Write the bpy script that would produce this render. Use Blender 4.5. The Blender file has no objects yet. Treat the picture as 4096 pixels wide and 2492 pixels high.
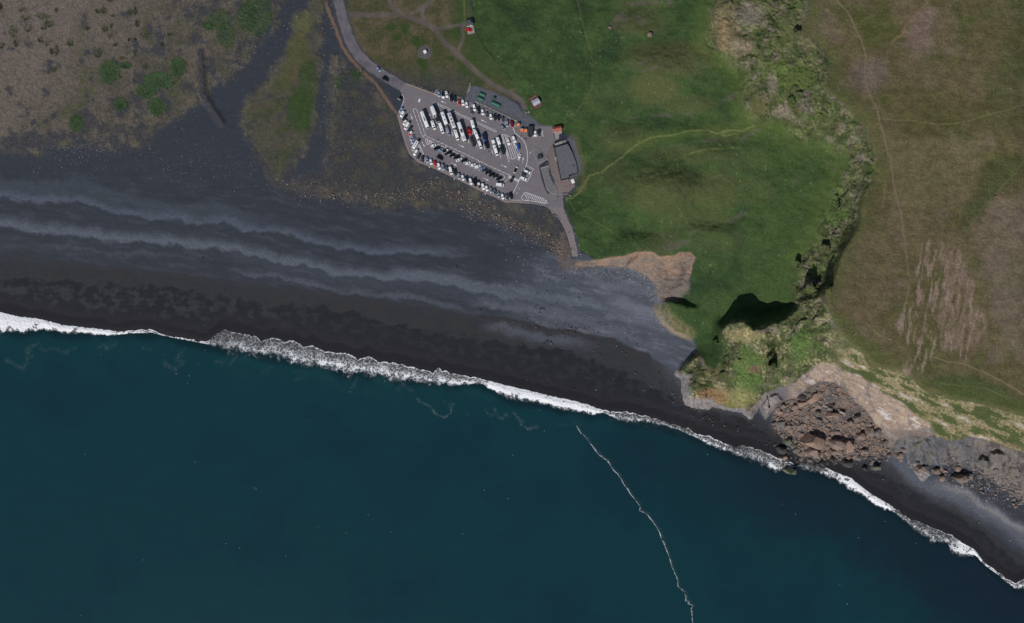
import bpy, bmesh, math, random
import numpy as np
from mathutils import Vector, Matrix

random.seed(11)
RNG = np.random.default_rng(11)
scene = bpy.context.scene
COL = scene.collection

# ------------------------------------------------------------------ camera, sky, sun, exposure
CU, CV = 2048.0, 1246.0          # centre of the photograph in photograph pixels
S = 0.175                        # metres per photograph pixel at sea level
HC = 480.0                       # flying height of the camera
cam_d = bpy.data.cameras.new('camera')
cam = bpy.data.objects.new('camera', cam_d)
COL.objects.link(cam)
cam.location = (0, 0, HC)
cam_d.sensor_width = 36.0
cam_d.lens = 18.0 * HC / (CU * S)
cam_d.clip_start = 1.0
cam_d.clip_end = 20000.0
scene.camera = cam

SUN_EL = math.radians(43.0)
SHX, SHY = 0.50, 0.866           # ground direction in which shadows fall (x right, y up in the picture)
world = bpy.data.worlds.new('World')
scene.world = world
world.use_nodes = True
wn = world.node_tree
for n in list(wn.nodes):
    wn.nodes.remove(n)
sky = wn.nodes.new('ShaderNodeTexSky')
sky.sky_type = 'NISHITA'
sky.sun_disc = False
sky.sun_elevation = SUN_EL
sky.sun_rotation = math.atan2(-SHX, -SHY)
sky.air_density = 1.0
sky.dust_density = 0.6
bg = wn.nodes.new('ShaderNodeBackground')
bg.inputs['Strength'].default_value = 0.06
wo = wn.nodes.new('ShaderNodeOutputWorld')
wn.links.new(sky.outputs[0], bg.inputs[0])
wn.links.new(bg.outputs[0], wo.inputs[0])
sun_d = bpy.data.lights.new('sun', 'SUN')
sun_d.energy = 3.2
sun_d.angle = math.radians(0.5)
sun_d.color = (1.0, 0.955, 0.89)
sun = bpy.data.objects.new('sun', sun_d)
COL.objects.link(sun)
sd_ = Vector((SHX * math.cos(SUN_EL), SHY * math.cos(SUN_EL), -math.sin(SUN_EL))).normalized()
sun.rotation_euler = sd_.to_track_quat('-Z', 'Y').to_euler()
sun.location = (-200, -300, 350)
scene.view_settings.view_transform = 'Standard'
scene.view_settings.look = 'None'
scene.view_settings.gamma = 1.0
scene.view_settings.exposure = 0.0
scene.view_settings.use_curve_mapping = False
scene.cycles.max_bounces = 6
scene.cycles.diffuse_bounces = 2
scene.cycles.glossy_bounces = 2
scene.cycles.transparent_max_bounces = 8

# ------------------------------------------------------------------ small helpers
def lin(r, g, b):
    v = np.array([r, g, b], np.float32) / 255.0
    return np.where(v <= 0.04045, v / 12.92, ((v + 0.055) / 1.055) ** 2.4).astype(np.float32)

def C(ox, oy, k, pts):
    """points read off an enlarged crop -> photograph pixels"""
    return [(ox + p[0] / k, oy + p[1] / k) + tuple(p[2:]) for p in pts]

_perm = {}
def pn(x, y, seed):
    """gradient noise, about -1..1"""
    if seed not in _perm:
        r = np.random.default_rng(seed * 7919 + 13)
        a = r.random((128, 128)).astype(np.float32) * 2 * np.pi
        _perm[seed] = (np.cos(a), np.sin(a))
    gx, gy = _perm[seed]
    xi = np.floor(x).astype(np.int32); yi = np.floor(y).astype(np.int32)
    fx = (x - xi).astype(np.float32); fy = (y - yi).astype(np.float32)
    u = fx * fx * fx * (fx * (fx * 6 - 15) + 10); v = fy * fy * fy * (fy * (fy * 6 - 15) + 10)
    x0 = xi & 127; x1 = (xi + 1) & 127; y0 = yi & 127; y1 = (yi + 1) & 127
    def g(a, b, dx, dy):
        return gx[a, b] * dx + gy[a, b] * dy
    a = g(x0, y0, fx, fy); b = g(x1, y0, fx - 1, fy)
    c = g(x0, y1, fx, fy - 1); d = g(x1, y1, fx - 1, fy - 1)
    ab = a + (b - a) * u
    return 1.5 * (ab + (c + (d - c) * u - ab) * v)

def fbm(x, y, scale, octv, seed, rough=0.55):
    s = np.zeros_like(x, dtype=np.float32); amp = 1.0; tot = 0.0; f = 1.0 / scale
    for o in range(octv):
        s += amp * pn(x * f + 17.3 * o, y * f - 9.1 * o, seed + o)
        tot += amp * 0.75; amp *= rough; f *= 2.03
    return s / tot

def sm(a, b, x):
    t = np.clip((x - a) / (b - a), 0, 1)
    return t * t * (3 - 2 * t)

def seg_dist(X, Y, pts, closed):
    d2 = np.full(X.shape, 1e12, np.float32)
    ins = np.zeros(X.shape, bool)
    n = len(pts)
    for i in range(n if closed else n - 1):
        ax, ay = pts[i][:2]; bx, by = pts[(i + 1) % n][:2]
        dx, dy = bx - ax, by - ay
        L = dx * dx + dy * dy + 1e-9
        t = np.clip(((X - ax) * dx + (Y - ay) * dy) / L, 0, 1)
        ex = X - (ax + t * dx); ey = Y - (ay + t * dy)
        np.minimum(d2, ex * ex + ey * ey, out=d2)
        if closed and ay != by:
            cond = (ay > Y) != (by > Y)
            xs = dx * (Y - ay) / dy + ax
            ins ^= cond & (X < xs)
    d = np.sqrt(d2)
    return np.where(ins, -d, d) if closed else d

def dist(X, Y, pts, closed=True, margin=80):
    p = np.array([q[:2] for q in pts], np.float32)
    out = np.full(X.shape, 9999.0, np.float32)
    m = (X > p[:, 0].min() - margin) & (X < p[:, 0].max() + margin) & (Y > p[:, 1].min() - margin) & (Y < p[:, 1].max() + margin)
    if m.any():
        out[m] = seg_dist(X[m], Y[m], [tuple(q) for q in p], closed)
    return out

# ------------------------------------------------------------------ outlines read off the photograph (pixels)
SHORE = [(-1500, 1190), (-400, 1215), (0, 1248), (83, 1267), (166, 1277), (249, 1300), (332, 1310), (416, 1319), (478, 1328), (540, 1321),
 (599, 1319), (665, 1342), (748, 1356), (823, 1369), (840, 1358), (870, 1334), (894, 1318), (956, 1333), (1022, 1346), (1049, 1364), (1095, 1350), (1136, 1366),
 (1178, 1362), (1215, 1387), (1253, 1383), (1298, 1406), (1356, 1412), (1390, 1412), (1431, 1439), (1473, 1425), (1519, 1448),
 (1581, 1452), (1627, 1464), (1689, 1479), (1731, 1491), (1755, 1475), (1793, 1491), (1855, 1504), (1926, 1516), (2048, 1547),
 (2131, 1566), (2214, 1587), (2297, 1603), (2364, 1624), (2414, 1643), (2464, 1649), (2505, 1647), (2568, 1662), (2630, 1678),
 (2692, 1699), (2755, 1716), (2792, 1741), (2838, 1745), (2879, 1766), (2933, 1790), (2975, 1782), (3025, 1797), (3070, 1811),
 (3097, 1828), (3151, 1850), (3190, 1858), (3217, 1838), (3259, 1861), (3288, 1869), (3309, 1875), (3363, 1898), (3404, 1911), (3446, 1948),
 (3488, 1977), (3530, 2003), (3575, 2030), (3629, 2073), (3695, 2095), (3745, 2118), (3812, 2145), (3857, 2177), (3895, 2197),
 (3941, 2255), (3986, 2285), (4030, 2318), (4057, 2335), (4096, 2318), (4500, 2560), (6000, 3400)]
FLOW = [(-1500, 1270), (-400, 1290), (0, 1321), (83, 1327), (179, 1315), (233, 1327), (357, 1335), (457, 1341), (520, 1333), (603, 1331), (706, 1354),
 (823, 1375), (914, 1400), (1022, 1416), (1128, 1429), (1186, 1452), (1253, 1458), (1336, 1475), (1406, 1500), (1440, 1483),
 (1481, 1502), (1523, 1491), (1564, 1520), (1627, 1512), (1668, 1527), (1731, 1533), (1814, 1541), (1918, 1533), (1959, 1554),
 (2048, 1595), (2110, 1599), (2173, 1612), (2235, 1633), (2297, 1641), (2360, 1657), (2414, 1653), (2464, 1674), (2505, 1684),
 (2588, 1687), (2671, 1706), (2721, 1724), (2796, 1755), (2838, 1782), (2892, 1797), (2962, 1828), (3045, 1853), (3100, 1880),
 (3170, 1872), (3190, 1868), (3250, 1885), (3290, 1895), (3330, 1912), (3383, 1945), (3441, 1977), (3500, 2020), (3575, 2048), (3650, 2110), (3720, 2160),
 (3790, 2168), (3800, 2200), (3840, 2222), (3900, 2220), (3941, 2263), (3986, 2296), (4057, 2352), (4096, 2352), (4500, 2590), (6000, 3430)]
SHORE_A = np.array(SHORE, np.float32); FLOW_A = np.array(FLOW, np.float32)
def shoreV(U): return np.interp(U, SHORE_A[:, 0], SHORE_A[:, 1]).astype(np.float32)
def flowV(U): return np.interp(U, FLOW_A[:, 0], FLOW_A[:, 1]).astype(np.float32)

LOT = [(1623, 334), (1680, 354), (1732, 374), (1745, 357), (1762, 360), (1792, 372), (1828, 384), (1880, 406), (1940, 432), (1980, 454), (2048, 484), (2066, 496),
 (2084, 512), (2112, 506), (2208, 504), (2214, 536), (2222, 566), (2212, 578), (2194, 606), (2184, 622), (2187, 640), (2156, 662), (2164, 710), (2178, 752),
 (2188, 774), (2220, 780), (2228, 762), (2252, 770), (2252, 800), (2256, 831), (2281, 893), (2297, 939), (2314, 1026),
 (2289, 1026), (2272, 955), (2247, 893), (2227, 860), (2189, 829), (2152, 819), (2120, 815), (2048, 811), (2020, 811), (2000, 801), (1980, 790),
 (1940, 774), (1920, 764), (1820, 714), (1720, 668), (1670, 650), (1654, 634), (1636, 616), (1624, 588), (1606, 530),
 (1596, 492), (1588, 466), (1593, 448), (1612, 412), (1617, 394), (1608, 377), (1599, 362)]
PLAZA = [(2212, 578), (2222, 566), (2246, 720), (2275, 716), (2296, 722), (2300, 745), (2280, 765), (2262, 770), (2252, 770), (2228, 762), (2218, 728), (2205, 690), (2196, 652), (2187, 640), (2184, 622), (2194, 606)]
YARD = [(1872, 348), (1900, 345), (1960, 362), (2030, 393), (2075, 422), (2090, 450), (2115, 460), (2135, 475), (2160, 500), (2208, 504), (2214, 540), (2225, 560), (2265, 556),
 (2280, 545), (2300, 570), (2315, 620), (2326, 660), (2322, 695), (2300, 710), (2246, 722), (2213, 580), (2112, 508), (2084, 512), (2066, 496), (2048, 484), (1980, 454), (1940, 432), (1880, 406), (1862, 395)]
ROAD = [(1335, -300), (1344, -60), (1352, 0), (1373, 83), (1398, 162), (1431, 220), (1481, 266), (1544, 308), (1612, 348)]
FOOT = [(1290, -300), (1298, -20), (1307, 25), (1340, 108), (1369, 187), (1406, 241), (1456, 291), (1502, 333), (1544, 395), (1575, 440), (1591, 458)]
TRACKS = [([(1380, 54), (1481, 60), (1606, 58), (1647, 71), (1697, 91), (1747, 121), (1772, 166), (1814, 200), (1855, 241), (1918, 299), (1970, 340), (2021, 366), (2060, 385), (2085, 402), (2100, 430)], 9),
 ([(1550, -200), (1556, 0), (1564, 25), (1606, 54)], 8), ([(1850, -160), (1731, 0), (1689, 33), (1643, 54)], 8),
 ([(1740, 118), (1800, 106), (1855, 97)], 6), ([(1851, 108), (1853, 145), (1834, 204)], 5), ([(1693, 30), (1690, 60), (1700, 90)], 7)]
HEATH_W = [(-1500, -1500), (1340, -1500), (1130, -40), (1120, 0), (1086, 71), (1024, 166), (998, 200), (935, 287), (873, 341), (827, 357), (838, 395), (800, 398),
 (727, 457), (657, 490), (623, 536), (561, 578), (520, 596), (416, 588), (330, 560), (249, 578), (158, 611), (60, 604), (0, 598), (-1500, 560)]
HEATH_M = [(1262, -60), (1290, -30), (1290, 0), (1282, 137), (1273, 249), (1269, 416), (1273, 520), (1232, 582), (1190, 640), (1160, 690), (1140, 718), (1107, 730), (1060, 690), (1010, 600), (968, 520), (968, 436),
 (1000, 385), (1028, 353), (1066, 316), (1107, 266), (1149, 200), (1165, 121), (1203, 54), (1248, 0)]
HEATH_I = [[(1100, 75), (1130, 72), (1112, 120), (1095, 138), (1080, 132)], [(1322, 216), (1352, 214), (1358, 260), (1340, 300), (1318, 290)]]
HEATH_E = [(1375, 250), (1400, 262), (1440, 300), (1500, 350), (1560, 450), (1585, 480), (1600, 540), (1625, 620), (1660, 655), (1760, 700), (1900, 770), (1990, 815), (2120, 835), (2200, 850), (2240, 900),
 (2280, 1000), (2260, 1010), (2180, 960), (2080, 915), (1960, 860), (1830, 830), (1700, 825), (1600, 832), (1480, 828), (1400, 800), (1360, 775), (1280, 760), (1200, 745), (1180, 735), (1305, 690), (1311, 623), (1315, 499), (1332, 395), (1340, 312)]
OLIVE = [(1375, -600), (1855, -600), (1880, 0), (1897, 125), (1938, 187), (2048, 324), (2085, 390), (2060, 400), (1960, 362), (1900, 345), (1872, 348), (1862, 395), (1830, 380), (1750, 356), (1640, 335), (1544, 290), (1470, 235), (1420, 160), (1392, 60)]
MEADOW = [(1888, -600), (1888, 0), (1897, 125), (1938, 187), (2048, 324), (2088, 390), (2100, 440), (2130, 470), (2165, 498), (2290, 545), (2312, 600), (2332, 660), (2326, 700), (2300, 760), (2262, 790), (2262, 830), (2295, 910), (2320, 1000),
 (2380, 1040), (2443, 1030), (2505, 1021), (2572, 1004), (2617, 1009), (2634, 1025), (2696, 1021), (2717, 1009), (2763, 1009), (2784, 1030), (2763, 1101), (2755, 1150), (2700, 1190), (2660, 1205), (2640, 1240), (2700, 1320), (2770, 1350), (2790, 1400), (2830, 1480), (2900, 1500), (3000, 1400), (3160, 1300),
 (3330, 1140), (3400, 940), (3450, 800), (3520, 660), (3440, 480), (3340, 400), (3330, 250), (3200, 140), (3250, -600)]
CRAG = [(2858, -600), (2858, 0), (2838, 83), (2821, 145), (2825, 183), (2863, 200), (2888, 224), (2912, 249), (2962, 291), (2966, 374), (2975, 416), (2983, 457), (3020, 490), (3105, 470),
 (3155, 528), (3201, 557), (3271, 561), (3363, 603), (3388, 640), (3359, 706), (3305, 822), (3276, 906), (3270, 976), (3192, 1039), (3188, 1097), (3163, 1143), (3172, 1205), (3188, 1232),
 (3134, 1270), (3080, 1282), (3010, 1317), (2987, 1278), (2921, 1282), (2902, 1293), (2879, 1340), (2900, 1400), (2860, 1480), (2800, 1460), (2786, 1406), (2743, 1448), (2716, 1477), (2703, 1498), (2728, 1510), (2732, 1564),
 (2743, 1615), (2774, 1626), (2832, 1634), (2848, 1620), (2909, 1636), (2967, 1645), (3002, 1673), (3029, 1630), (3064, 1576), (3126, 1554), (3190, 1540), (3292, 1448), (3371, 1483), (3434, 1500), (3471, 1529), (3529, 1570), (3612, 1612), (3666, 1666),
 (3640, 1745), (3737, 1745), (3820, 1766), (3882, 1745), (3986, 1774), (4096, 1815), (4400, 1960), (5600, 2600), (5600, 2300), (4400, 1780), (4096, 1666), (4028, 1645), (3924, 1616), (3799, 1591), (3695, 1562), (3654, 1520), (3583, 1479), (3479, 1466), (3446, 1404),
 (3396, 1367), (3363, 1321), (3317, 1246), (3288, 1159), (3321, 1138), (3342, 1064), (3371, 997), (3405, 939), (3438, 881), (3434, 822), (3459, 764), (3488, 731), (3508, 665), (3504, 623), (3471, 536), (3438, 478), (3355, 399), (3297, 345), (3330, 249), (3259, 166), (3197, 137), (3247, 0), (3247, -600)]
PLATEAU = [(3247, -1500), (3247, 0), (3197, 137), (3259, 166), (3330, 249), (3297, 345), (3355, 399), (3438, 478), (3471, 536), (3504, 623), (3508, 665), (3488, 731), (3459, 764), (3434, 822), (3438, 881), (3405, 939), (3371, 997), (3342, 1064), (3321, 1138), (3288, 1159),
 (3317, 1246), (3363, 1321), (3396, 1367), (3446, 1404), (3479, 1466), (3583, 1479), (3654, 1520), (3695, 1562), (3799, 1591), (3924, 1616), (4028, 1645), (4096, 1666), (4400, 1780), (6000, 2300), (6000, -1500)]
ORANGE = [(2300, 1050), (2318, 1047), (2380, 1041), (2443, 1030), (2505, 1022), (2534, 1010), (2572, 1005), (2617, 1010), (2634, 1026), (2696, 1022), (2717, 1010), (2763, 1010), (2784, 1030), (2771, 1055), (2763, 1101), (2750, 1128), (2713, 1143), (2688, 1163),
 (2692, 1184), (2651, 1201), (2630, 1180), (2622, 1138), (2580, 1101), (2538, 1080), (2484, 1068), (2401, 1064), (2330, 1068), (2300, 1070)]
SLIDE = [(3036, 1630), (3064, 1573), (3120, 1549), (3187, 1530), (3213, 1499), (3248, 1475), (3292, 1446), (3342, 1458), (3371, 1483), (3434, 1500), (3471, 1529), (3529, 1570), (3612, 1612), (3666, 1666), (3700, 1690), (3640, 1720), (3560, 1720), (3620, 1748),
 (3560, 1790), (3550, 1830), (3545, 1800), (3531, 1747), (3499, 1701), (3467, 1645), (3416, 1605), (3379, 1555), (3336, 1531), (3294, 1524), (3240, 1544), (3192, 1587), (3139, 1608), (3110, 1625), (3080, 1655), (3062, 1676), (3050, 1660)]
FAN = [(3093, 1637), (3139, 1608), (3192, 1587), (3240, 1544), (3294, 1524), (3336, 1531), (3379, 1555), (3416, 1605), (3467, 1645), (3499, 1701), (3531, 1747), (3556, 1800), (3534, 1826), (3400, 1838), (3267, 1838), (3187, 1816), (3123, 1740), (3090, 1705)]
LOWER = [(3552, 1800), (3570, 1785), (3600, 1756), (3633, 1745), (3737, 1745), (3820, 1766), (3882, 1745), (3986, 1774), (4096, 1815), (4400, 1960), (5600, 2600), (5600, 2750), (4400, 2150), (4096, 2010), (4020, 1960), (3960, 1920), (3900, 1880), (3800, 1860), (3720, 1860), (3690, 1925), (3660, 1880), (3632, 1866), (3625, 1810), (3590, 1830)]

# ------------------------------------------------------------------ heights: contour lines with known height, relaxed to a smooth surface
def off(line, dv): return [(u, v + dv) for u, v in line]
HL = []                                             # (points, z or list of z)
def hl(pts, z): HL.append((pts, z))
SH = [p for p in SHORE if -1500 <= p[0] <= 6000]
hl(off(SH, -16), 0.9)
hl([(u, (float(shoreV(u)) + float(flowV(u))) / 2) for u, v in SH], 0.0)
hl(off(SH, 170), -3.0)
hl(off(SH, 330), -6.0)
hl([(-1400, 1060), (0, 1118), (374, 1126), (810, 1167), (1024, 1203), (1315, 1240), (1515, 1290), (2000, 1370), (2256, 1401), (2426, 1470), (2640, 1560)], 2.2)
hl([(-1400, 840), (0, 901), (208, 926), (540, 956), (810, 997), (1128, 1051), (1398, 1088), (1731, 1130), (2048, 1197), (2400, 1260), (2700, 1400)], 3.6)
hl([(-1400, 730), (0, 785), (416, 831), (802, 910), (1024, 925), (1331, 968), (1710, 1018), (2100, 1060), (2300, 1110), (2560, 1140)], 4.2)
hl([(-1400, 560), (0, 620), (249, 600), (560, 600), (1000, 720), (1360, 790), (1700, 835), (1960, 870), (2180, 960), (2290, 1040)], 4.8)
hl([(-1400, 100), (0, 300), (600, 300), (1100, 420)], 6.5)
hl([(-1400, -1200), (0, -100), (700, -60), (1200, -200)], 8.5)
hl([(1310, 640), (1500, 680), (1620, 690), (1850, 770)], 6.0)
hl(LOT[:12] + LOT[12:20], 7.0)
hl([(1599, 362), (1612, 412), (1588, 466), (1624, 588), (1670, 650), (1820, 714), (1980, 790), (2048, 811), (2152, 819)], 7.0)
hl([(1700, 500), (1800, 560), (1950, 620), (2100, 700), (2230, 800)], 7.0)
hl([(2252, 780), (2281, 893), (2297, 939)], [7.0, 6.6, 6.2]); hl([(2297, 939), (2305, 1026), (2300, 1045)], [6.2, 5.0, 4.7])
hl(ROAD, [10.5, 9.2, 9, 8.6, 8.2, 7.8, 7.5, 7.2, 7.0])
hl(TRACKS[0][0], [8.9, 9, 9.2, 9.2, 9.2, 9.2, 9, 8.8, 8.6, 8.2, 8, 7.8, 7.8, 7.9, 8])
hl([(1860, 80), (1900, 80), (1905, 140), (1855, 140)], 10.0)
hl([(2285, 545), (2300, 590), (2326, 660), (2324, 700)], [9.5, 10.4, 10.8, 9.6])
hl([(2190, 500), (2130, 468), (2100, 430)], 7.7); hl([(2203, 492), (2256, 486), (2262, 520), (2250, 548), (2215, 548), (2203, 492)], 7.1); hl([(2225, 505), (2235, 535)], 7.1); hl([(2195, 478), (2240, 470), (2275, 478)], [9.5, 10.2, 11])
hl([(2000, -600), (2000, 100), (2100, 300), (2200, 430), (2325, 530), (2375, 650), (2350, 800), (2330, 960)], [16, 13, 12.5, 12.5, 13, 14.5, 12, 9.0])
hl([(2400, -600), (2380, 100), (2400, 300), (2480, 500), (2480, 700), (2480, 900), (2440, 1015)], [28, 24, 22, 23, 21, 17, 13])
hl([(2840, -600), (2815, 150), (2860, 215), (2950, 300), (2955, 420)], [52, 49, 50, 51, 52])
hl([(2650, 300), (2700, 550), (2700, 800)], [37, 36, 32])
hl([(3020, 505), (3155, 540), (3271, 572), (3350, 640), (3290, 822), (3262, 900), (3180, 1035)], [54, 56, 58, 59, 57, 56, 52])
hl([(2900, 700), (2950, 900), (2930, 1050)], [44, 40, 34])
hl([(2900, 20), (2880, 100), (2875, 160), (2930, 215), (3000, 280), (3040, 330), (3030, 400), (3060, 450)], [62, 60, 58, 59, 62, 63, 63, 60])
hl([(3100, 100), (3120, 200), (3170, 300), (3200, 420), (3280, 480)], [70, 69, 69, 69, 67])
hl([(3247, -600), (3247, 0), (3215, 137), (3270, 166), (3335, 249), (3312, 345), (3368, 399), (3450, 478), (3484, 536), (3516, 623), (3512, 700)], [76, 74, 73, 73, 74, 75, 76, 76, 76, 76, 76])
hl([(3500, 731), (3470, 764), (3450, 822), (3450, 881), (3420, 939), (3385, 997), (3356, 1064), (3335, 1138), (3305, 1165), (3330, 1246), (3376, 1321), (3410, 1367), (3460, 1400), (3490, 1458), (3590, 1470), (3660, 1512), (3700, 1552), (3799, 1583), (3924, 1608), (4028, 1637), (4096, 1658), (4400, 1772), (6000, 2290)], 75.0)
hl([(3430, 700), (3400, 822), (3390, 900), (3340, 985), (3300, 1080), (3270, 1150)], [66, 64, 63, 62, 60, 58])
hl([(3700, 200), (3700, 800), (3650, 1250), (3800, 1450)], [83, 82, 79, 78])
hl([(4096, -300), (4050, 300), (4060, 900), (4070, 1400)], [95, 92, 88, 82]); hl([(6000, -1500), (6000, 2000)], [110, 95])
hl([(3960, 640), (3900, 760), (3840, 900)], [83, 82, 81])
# orange cliff
hl([(2380, 1037), (2443, 1026), (2505, 1017), (2534, 1005), (2572, 1000), (2617, 1005), (2634, 1021), (2696, 1017), (2717, 1005), (2763, 1005), (2789, 1030), (2776, 1055), (2768, 1101), (2755, 1130), (2718, 1148)], [9, 12, 14, 15, 16, 16.5, 16, 17, 17.5, 18.5, 19, 18.5, 17.5, 16.5, 15])
hl([(2318, 1060), (2401, 1068), (2484, 1074), (2538, 1088), (2580, 1110), (2615, 1145), (2622, 1180), (2645, 1208), (2625, 1240), (2650, 1290), (2700, 1330), (2750, 1350), (2785, 1385)], [4.6, 4.6, 4.6, 4.7, 4.8, 5, 5, 5, 4.6, 4.6, 4.6, 4.4, 4.2])
hl([(2660, 1060), (2690, 1120), (2672, 1165)], [9, 9.5, 8.5])
# knoll with steep north side, green gully behind it
hl([(2655, 1207), (2690, 1210), (2735, 1218), (2750, 1240), (2775, 1228)], [11, 15, 17.5, 17, 18])
hl([(2652, 1199), (2690, 1200), (2738, 1206), (2786, 1216)], [6, 8, 10.5, 14])
hl([(2690, 1290), (2740, 1315), (2770, 1345)], [9, 10, 10])
hl([(2830, 1250), (2850, 1320), (2850, 1400), (2820, 1440)], [19, 19, 19, 17])
hl([(2900, 1150), (3000, 1120), (3100, 1130)], [28, 36, 46])
hl([(2890, 1280), (2935, 1262), (3000, 1255), (3060, 1262), (3130, 1245), (3175, 1222)], [24, 27, 31, 34, 40, 46])
# headland
hl([(2888, 1345), (2912, 1300), (2930, 1290)], [38, 47, 52])
hl([(2930, 1290), (2985, 1288), (3012, 1328), (3058, 1320), (3085, 1292), (3136, 1280), (3190, 1240), (3225, 1205)], [52, 57, 57, 57, 57, 57, 60, 62])
hl([(2905, 1410), (2870, 1485), (2830, 1475), (2800, 1440)], [30, 26, 19, 15])
hl([(2950, 1400), (2930, 1470), (2900, 1540)], [46, 40, 33]); hl([(3080, 1420), (3060, 1480), (3030, 1540), (2990, 1600)], [51, 44, 37, 30])
hl([(3115, 1360), (3095, 1440), (3105, 1480)], [49, 44, 42]); hl([(3170, 1330), (3180, 1420), (3160, 1500)], [62, 58, 50])
hl([(3250, 1300), (3290, 1400), (3292, 1438)], [66, 66, 62])
hl([(2790, 1420), (2752, 1460), (2728, 1490), (2745, 1515), (2760, 1560), (2790, 1590), (2850, 1600), (2910, 1620), (2970, 1632), (3002, 1655)], [13, 13, 12, 14, 19, 21, 22, 23, 21, 12])
hl([(2780, 1402), (2738, 1444), (2712, 1473), (2696, 1500), (2722, 1516), (2726, 1564), (2737, 1618), (2774, 1633), (2832, 1641), (2852, 1628), (2909, 1643), (2967, 1653), (3002, 1684), (3036, 1636)], [4, 4, 3.8, 3.6, 3.6, 3.4, 3.2, 3.2, 3.1, 3.2, 3.1, 3.1, 3, 3.2])
# landslide scar and debris fan
hl([(3064, 1570), (3126, 1548), (3190, 1528), (3213, 1495)], [29, 33, 40, 48])
hl([(3060, 1600), (3075, 1640)], [18, 12]); hl([(3045, 1655), (3062, 1685), (3090, 1650)], [3.4, 3.2, 4])
hl([(3292, 1446), (3371, 1483), (3434, 1500), (3471, 1529), (3529, 1570), (3612, 1612), (3666, 1666), (3720, 1690)], [60, 60, 58, 56, 54, 50, 42, 38])
hl([(3139, 1608), (3192, 1587), (3240, 1544), (3294, 1524), (3336, 1531), (3379, 1555), (3416, 1605), (3467, 1645), (3499, 1701), (3531, 1747), (3552, 1795)], [9, 15, 21, 24, 24, 22, 18, 15, 11, 8, 6])
hl([(3093, 1690), (3187, 1820), (3267, 1838), (3400, 1842), (3534, 1832)], [3.4, 2.2, 2, 2.2, 3.5]); hl([(3180, 1680), (3300, 1720), (3420, 1720)], [8, 10, 10])
hl([(3820, 1690), (3924, 1690), (4028, 1715), (4096, 1740), (4400, 1850)], [44, 44, 44, 43, 42])
hl([(3560, 1780), (3633, 1740), (3737, 1738), (3820, 1758), (3882, 1738), (3986, 1766), (4096, 1806), (4400, 1950), (6000, 2660)], [10, 22, 24, 20, 24, 23, 22, 22, 20])
hl([(3590, 1835), (3632, 1872), (3690, 1932), (3740, 1870), (3820, 1870), (3930, 1905), (4020, 1965), (4096, 2015), (4400, 2160), (6000, 2900)], [4.2, 4, 3.6, 4.4, 5, 5.5, 6, 6, 6, 6])
hl([(3690, 1790), (3760, 1800), (3900, 1810)], [12, 12, 13])

HS = 8.0
hu0, hv0, hu1, hv1 = -1504.0, -1504.0, 6000.0, 3400.0
HNX = int((hu1 - hu0) / HS) + 1; HNY = int((hv1 - hv0) / HS) + 1
def solve_heights():
    cz = np.zeros((HNY, HNX), np.float32); cw = np.zeros((HNY, HNX), np.float32)
    for pts, z in HL:
        zz = z if isinstance(z, (list, tuple)) else [z] * len(pts)
        for i in range(len(pts) - 1):
            (a, b), (c, d) = pts[i][:2], pts[i + 1][:2]
            n = max(2, int(math.hypot(c - a, d - b) / (HS * 0.5)) + 1)
            t = np.linspace(0, 1, n)
            ii = np.round((b + (d - b) * t - hv0) / HS).astype(int); jj = np.round((a + (c - a) * t - hu0) / HS).astype(int)
            ok = (ii >= 0) & (ii < HNY) & (jj >= 0) & (jj < HNX)
            np.add.at(cz, (ii[ok], jj[ok]), (zz[i] + (zz[i + 1] - zz[i]) * t)[ok]); np.add.at(cw, (ii[ok], jj[ok]), 1.0)
    lv = [(cz, cw)]
    while min(lv[-1][0].shape) > 24:
        a, w = lv[-1]
        ny, nx = a.shape; py, px = ny + ny % 2, nx + nx % 2
        A = np.zeros((py, px), np.float32); W = A.copy(); A[:ny, :nx] = a; W[:ny, :nx] = w
        lv.append((A.reshape(py // 2, 2, px // 2, 2).sum((1, 3)), W.reshape(py // 2, 2, px // 2, 2).sum((1, 3))))
    z = None
    for a, w in reversed(lv):
        m = w > 0
        val = np.where(m, a / np.maximum(w, 1e-6), 0)
        if z is None:
            z = np.full(a.shape, 10.0, np.float32)
        else:
            z = np.repeat(np.repeat(z, 2, 0), 2, 1)[:a.shape[0], :a.shape[1]]
        z = np.where(m, val, z)
        for it in range(70):
            p = np.pad(z, 1, mode='edge')
            q = 0.25 * (p[:-2, 1:-1] + p[2:, 1:-1] + p[1:-1, :-2] + p[1:-1, 2:])
            z = np.where(m, val, q)
    for it in range(2):
        p = np.pad(z, 1, mode='edge')
        z = 0.5 * z + 0.125 * (p[:-2, 1:-1] + p[2:, 1:-1] + p[1:-1, :-2] + p[1:-1, 2:])
    return z.astype(np.float32)
HZ = solve_heights()

def bil(A, u0, v0, st, U, V):
    x = np.clip((U - u0) / st, 0, A.shape[1] - 1.001); y = np.clip((V - v0) / st, 0, A.shape[0] - 1.001)
    i = x.astype(np.int32); j = y.astype(np.int32); fx = x - i; fy = y - j
    return (A[j, i] * (1 - fx) + A[j, i + 1] * fx) * (1 - fy) + (A[j + 1, i] * (1 - fx) + A[j + 1, i + 1] * fx) * fy
def hbase(U, V): return bil(HZ, hu0, hv0, HS, U, V)

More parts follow.
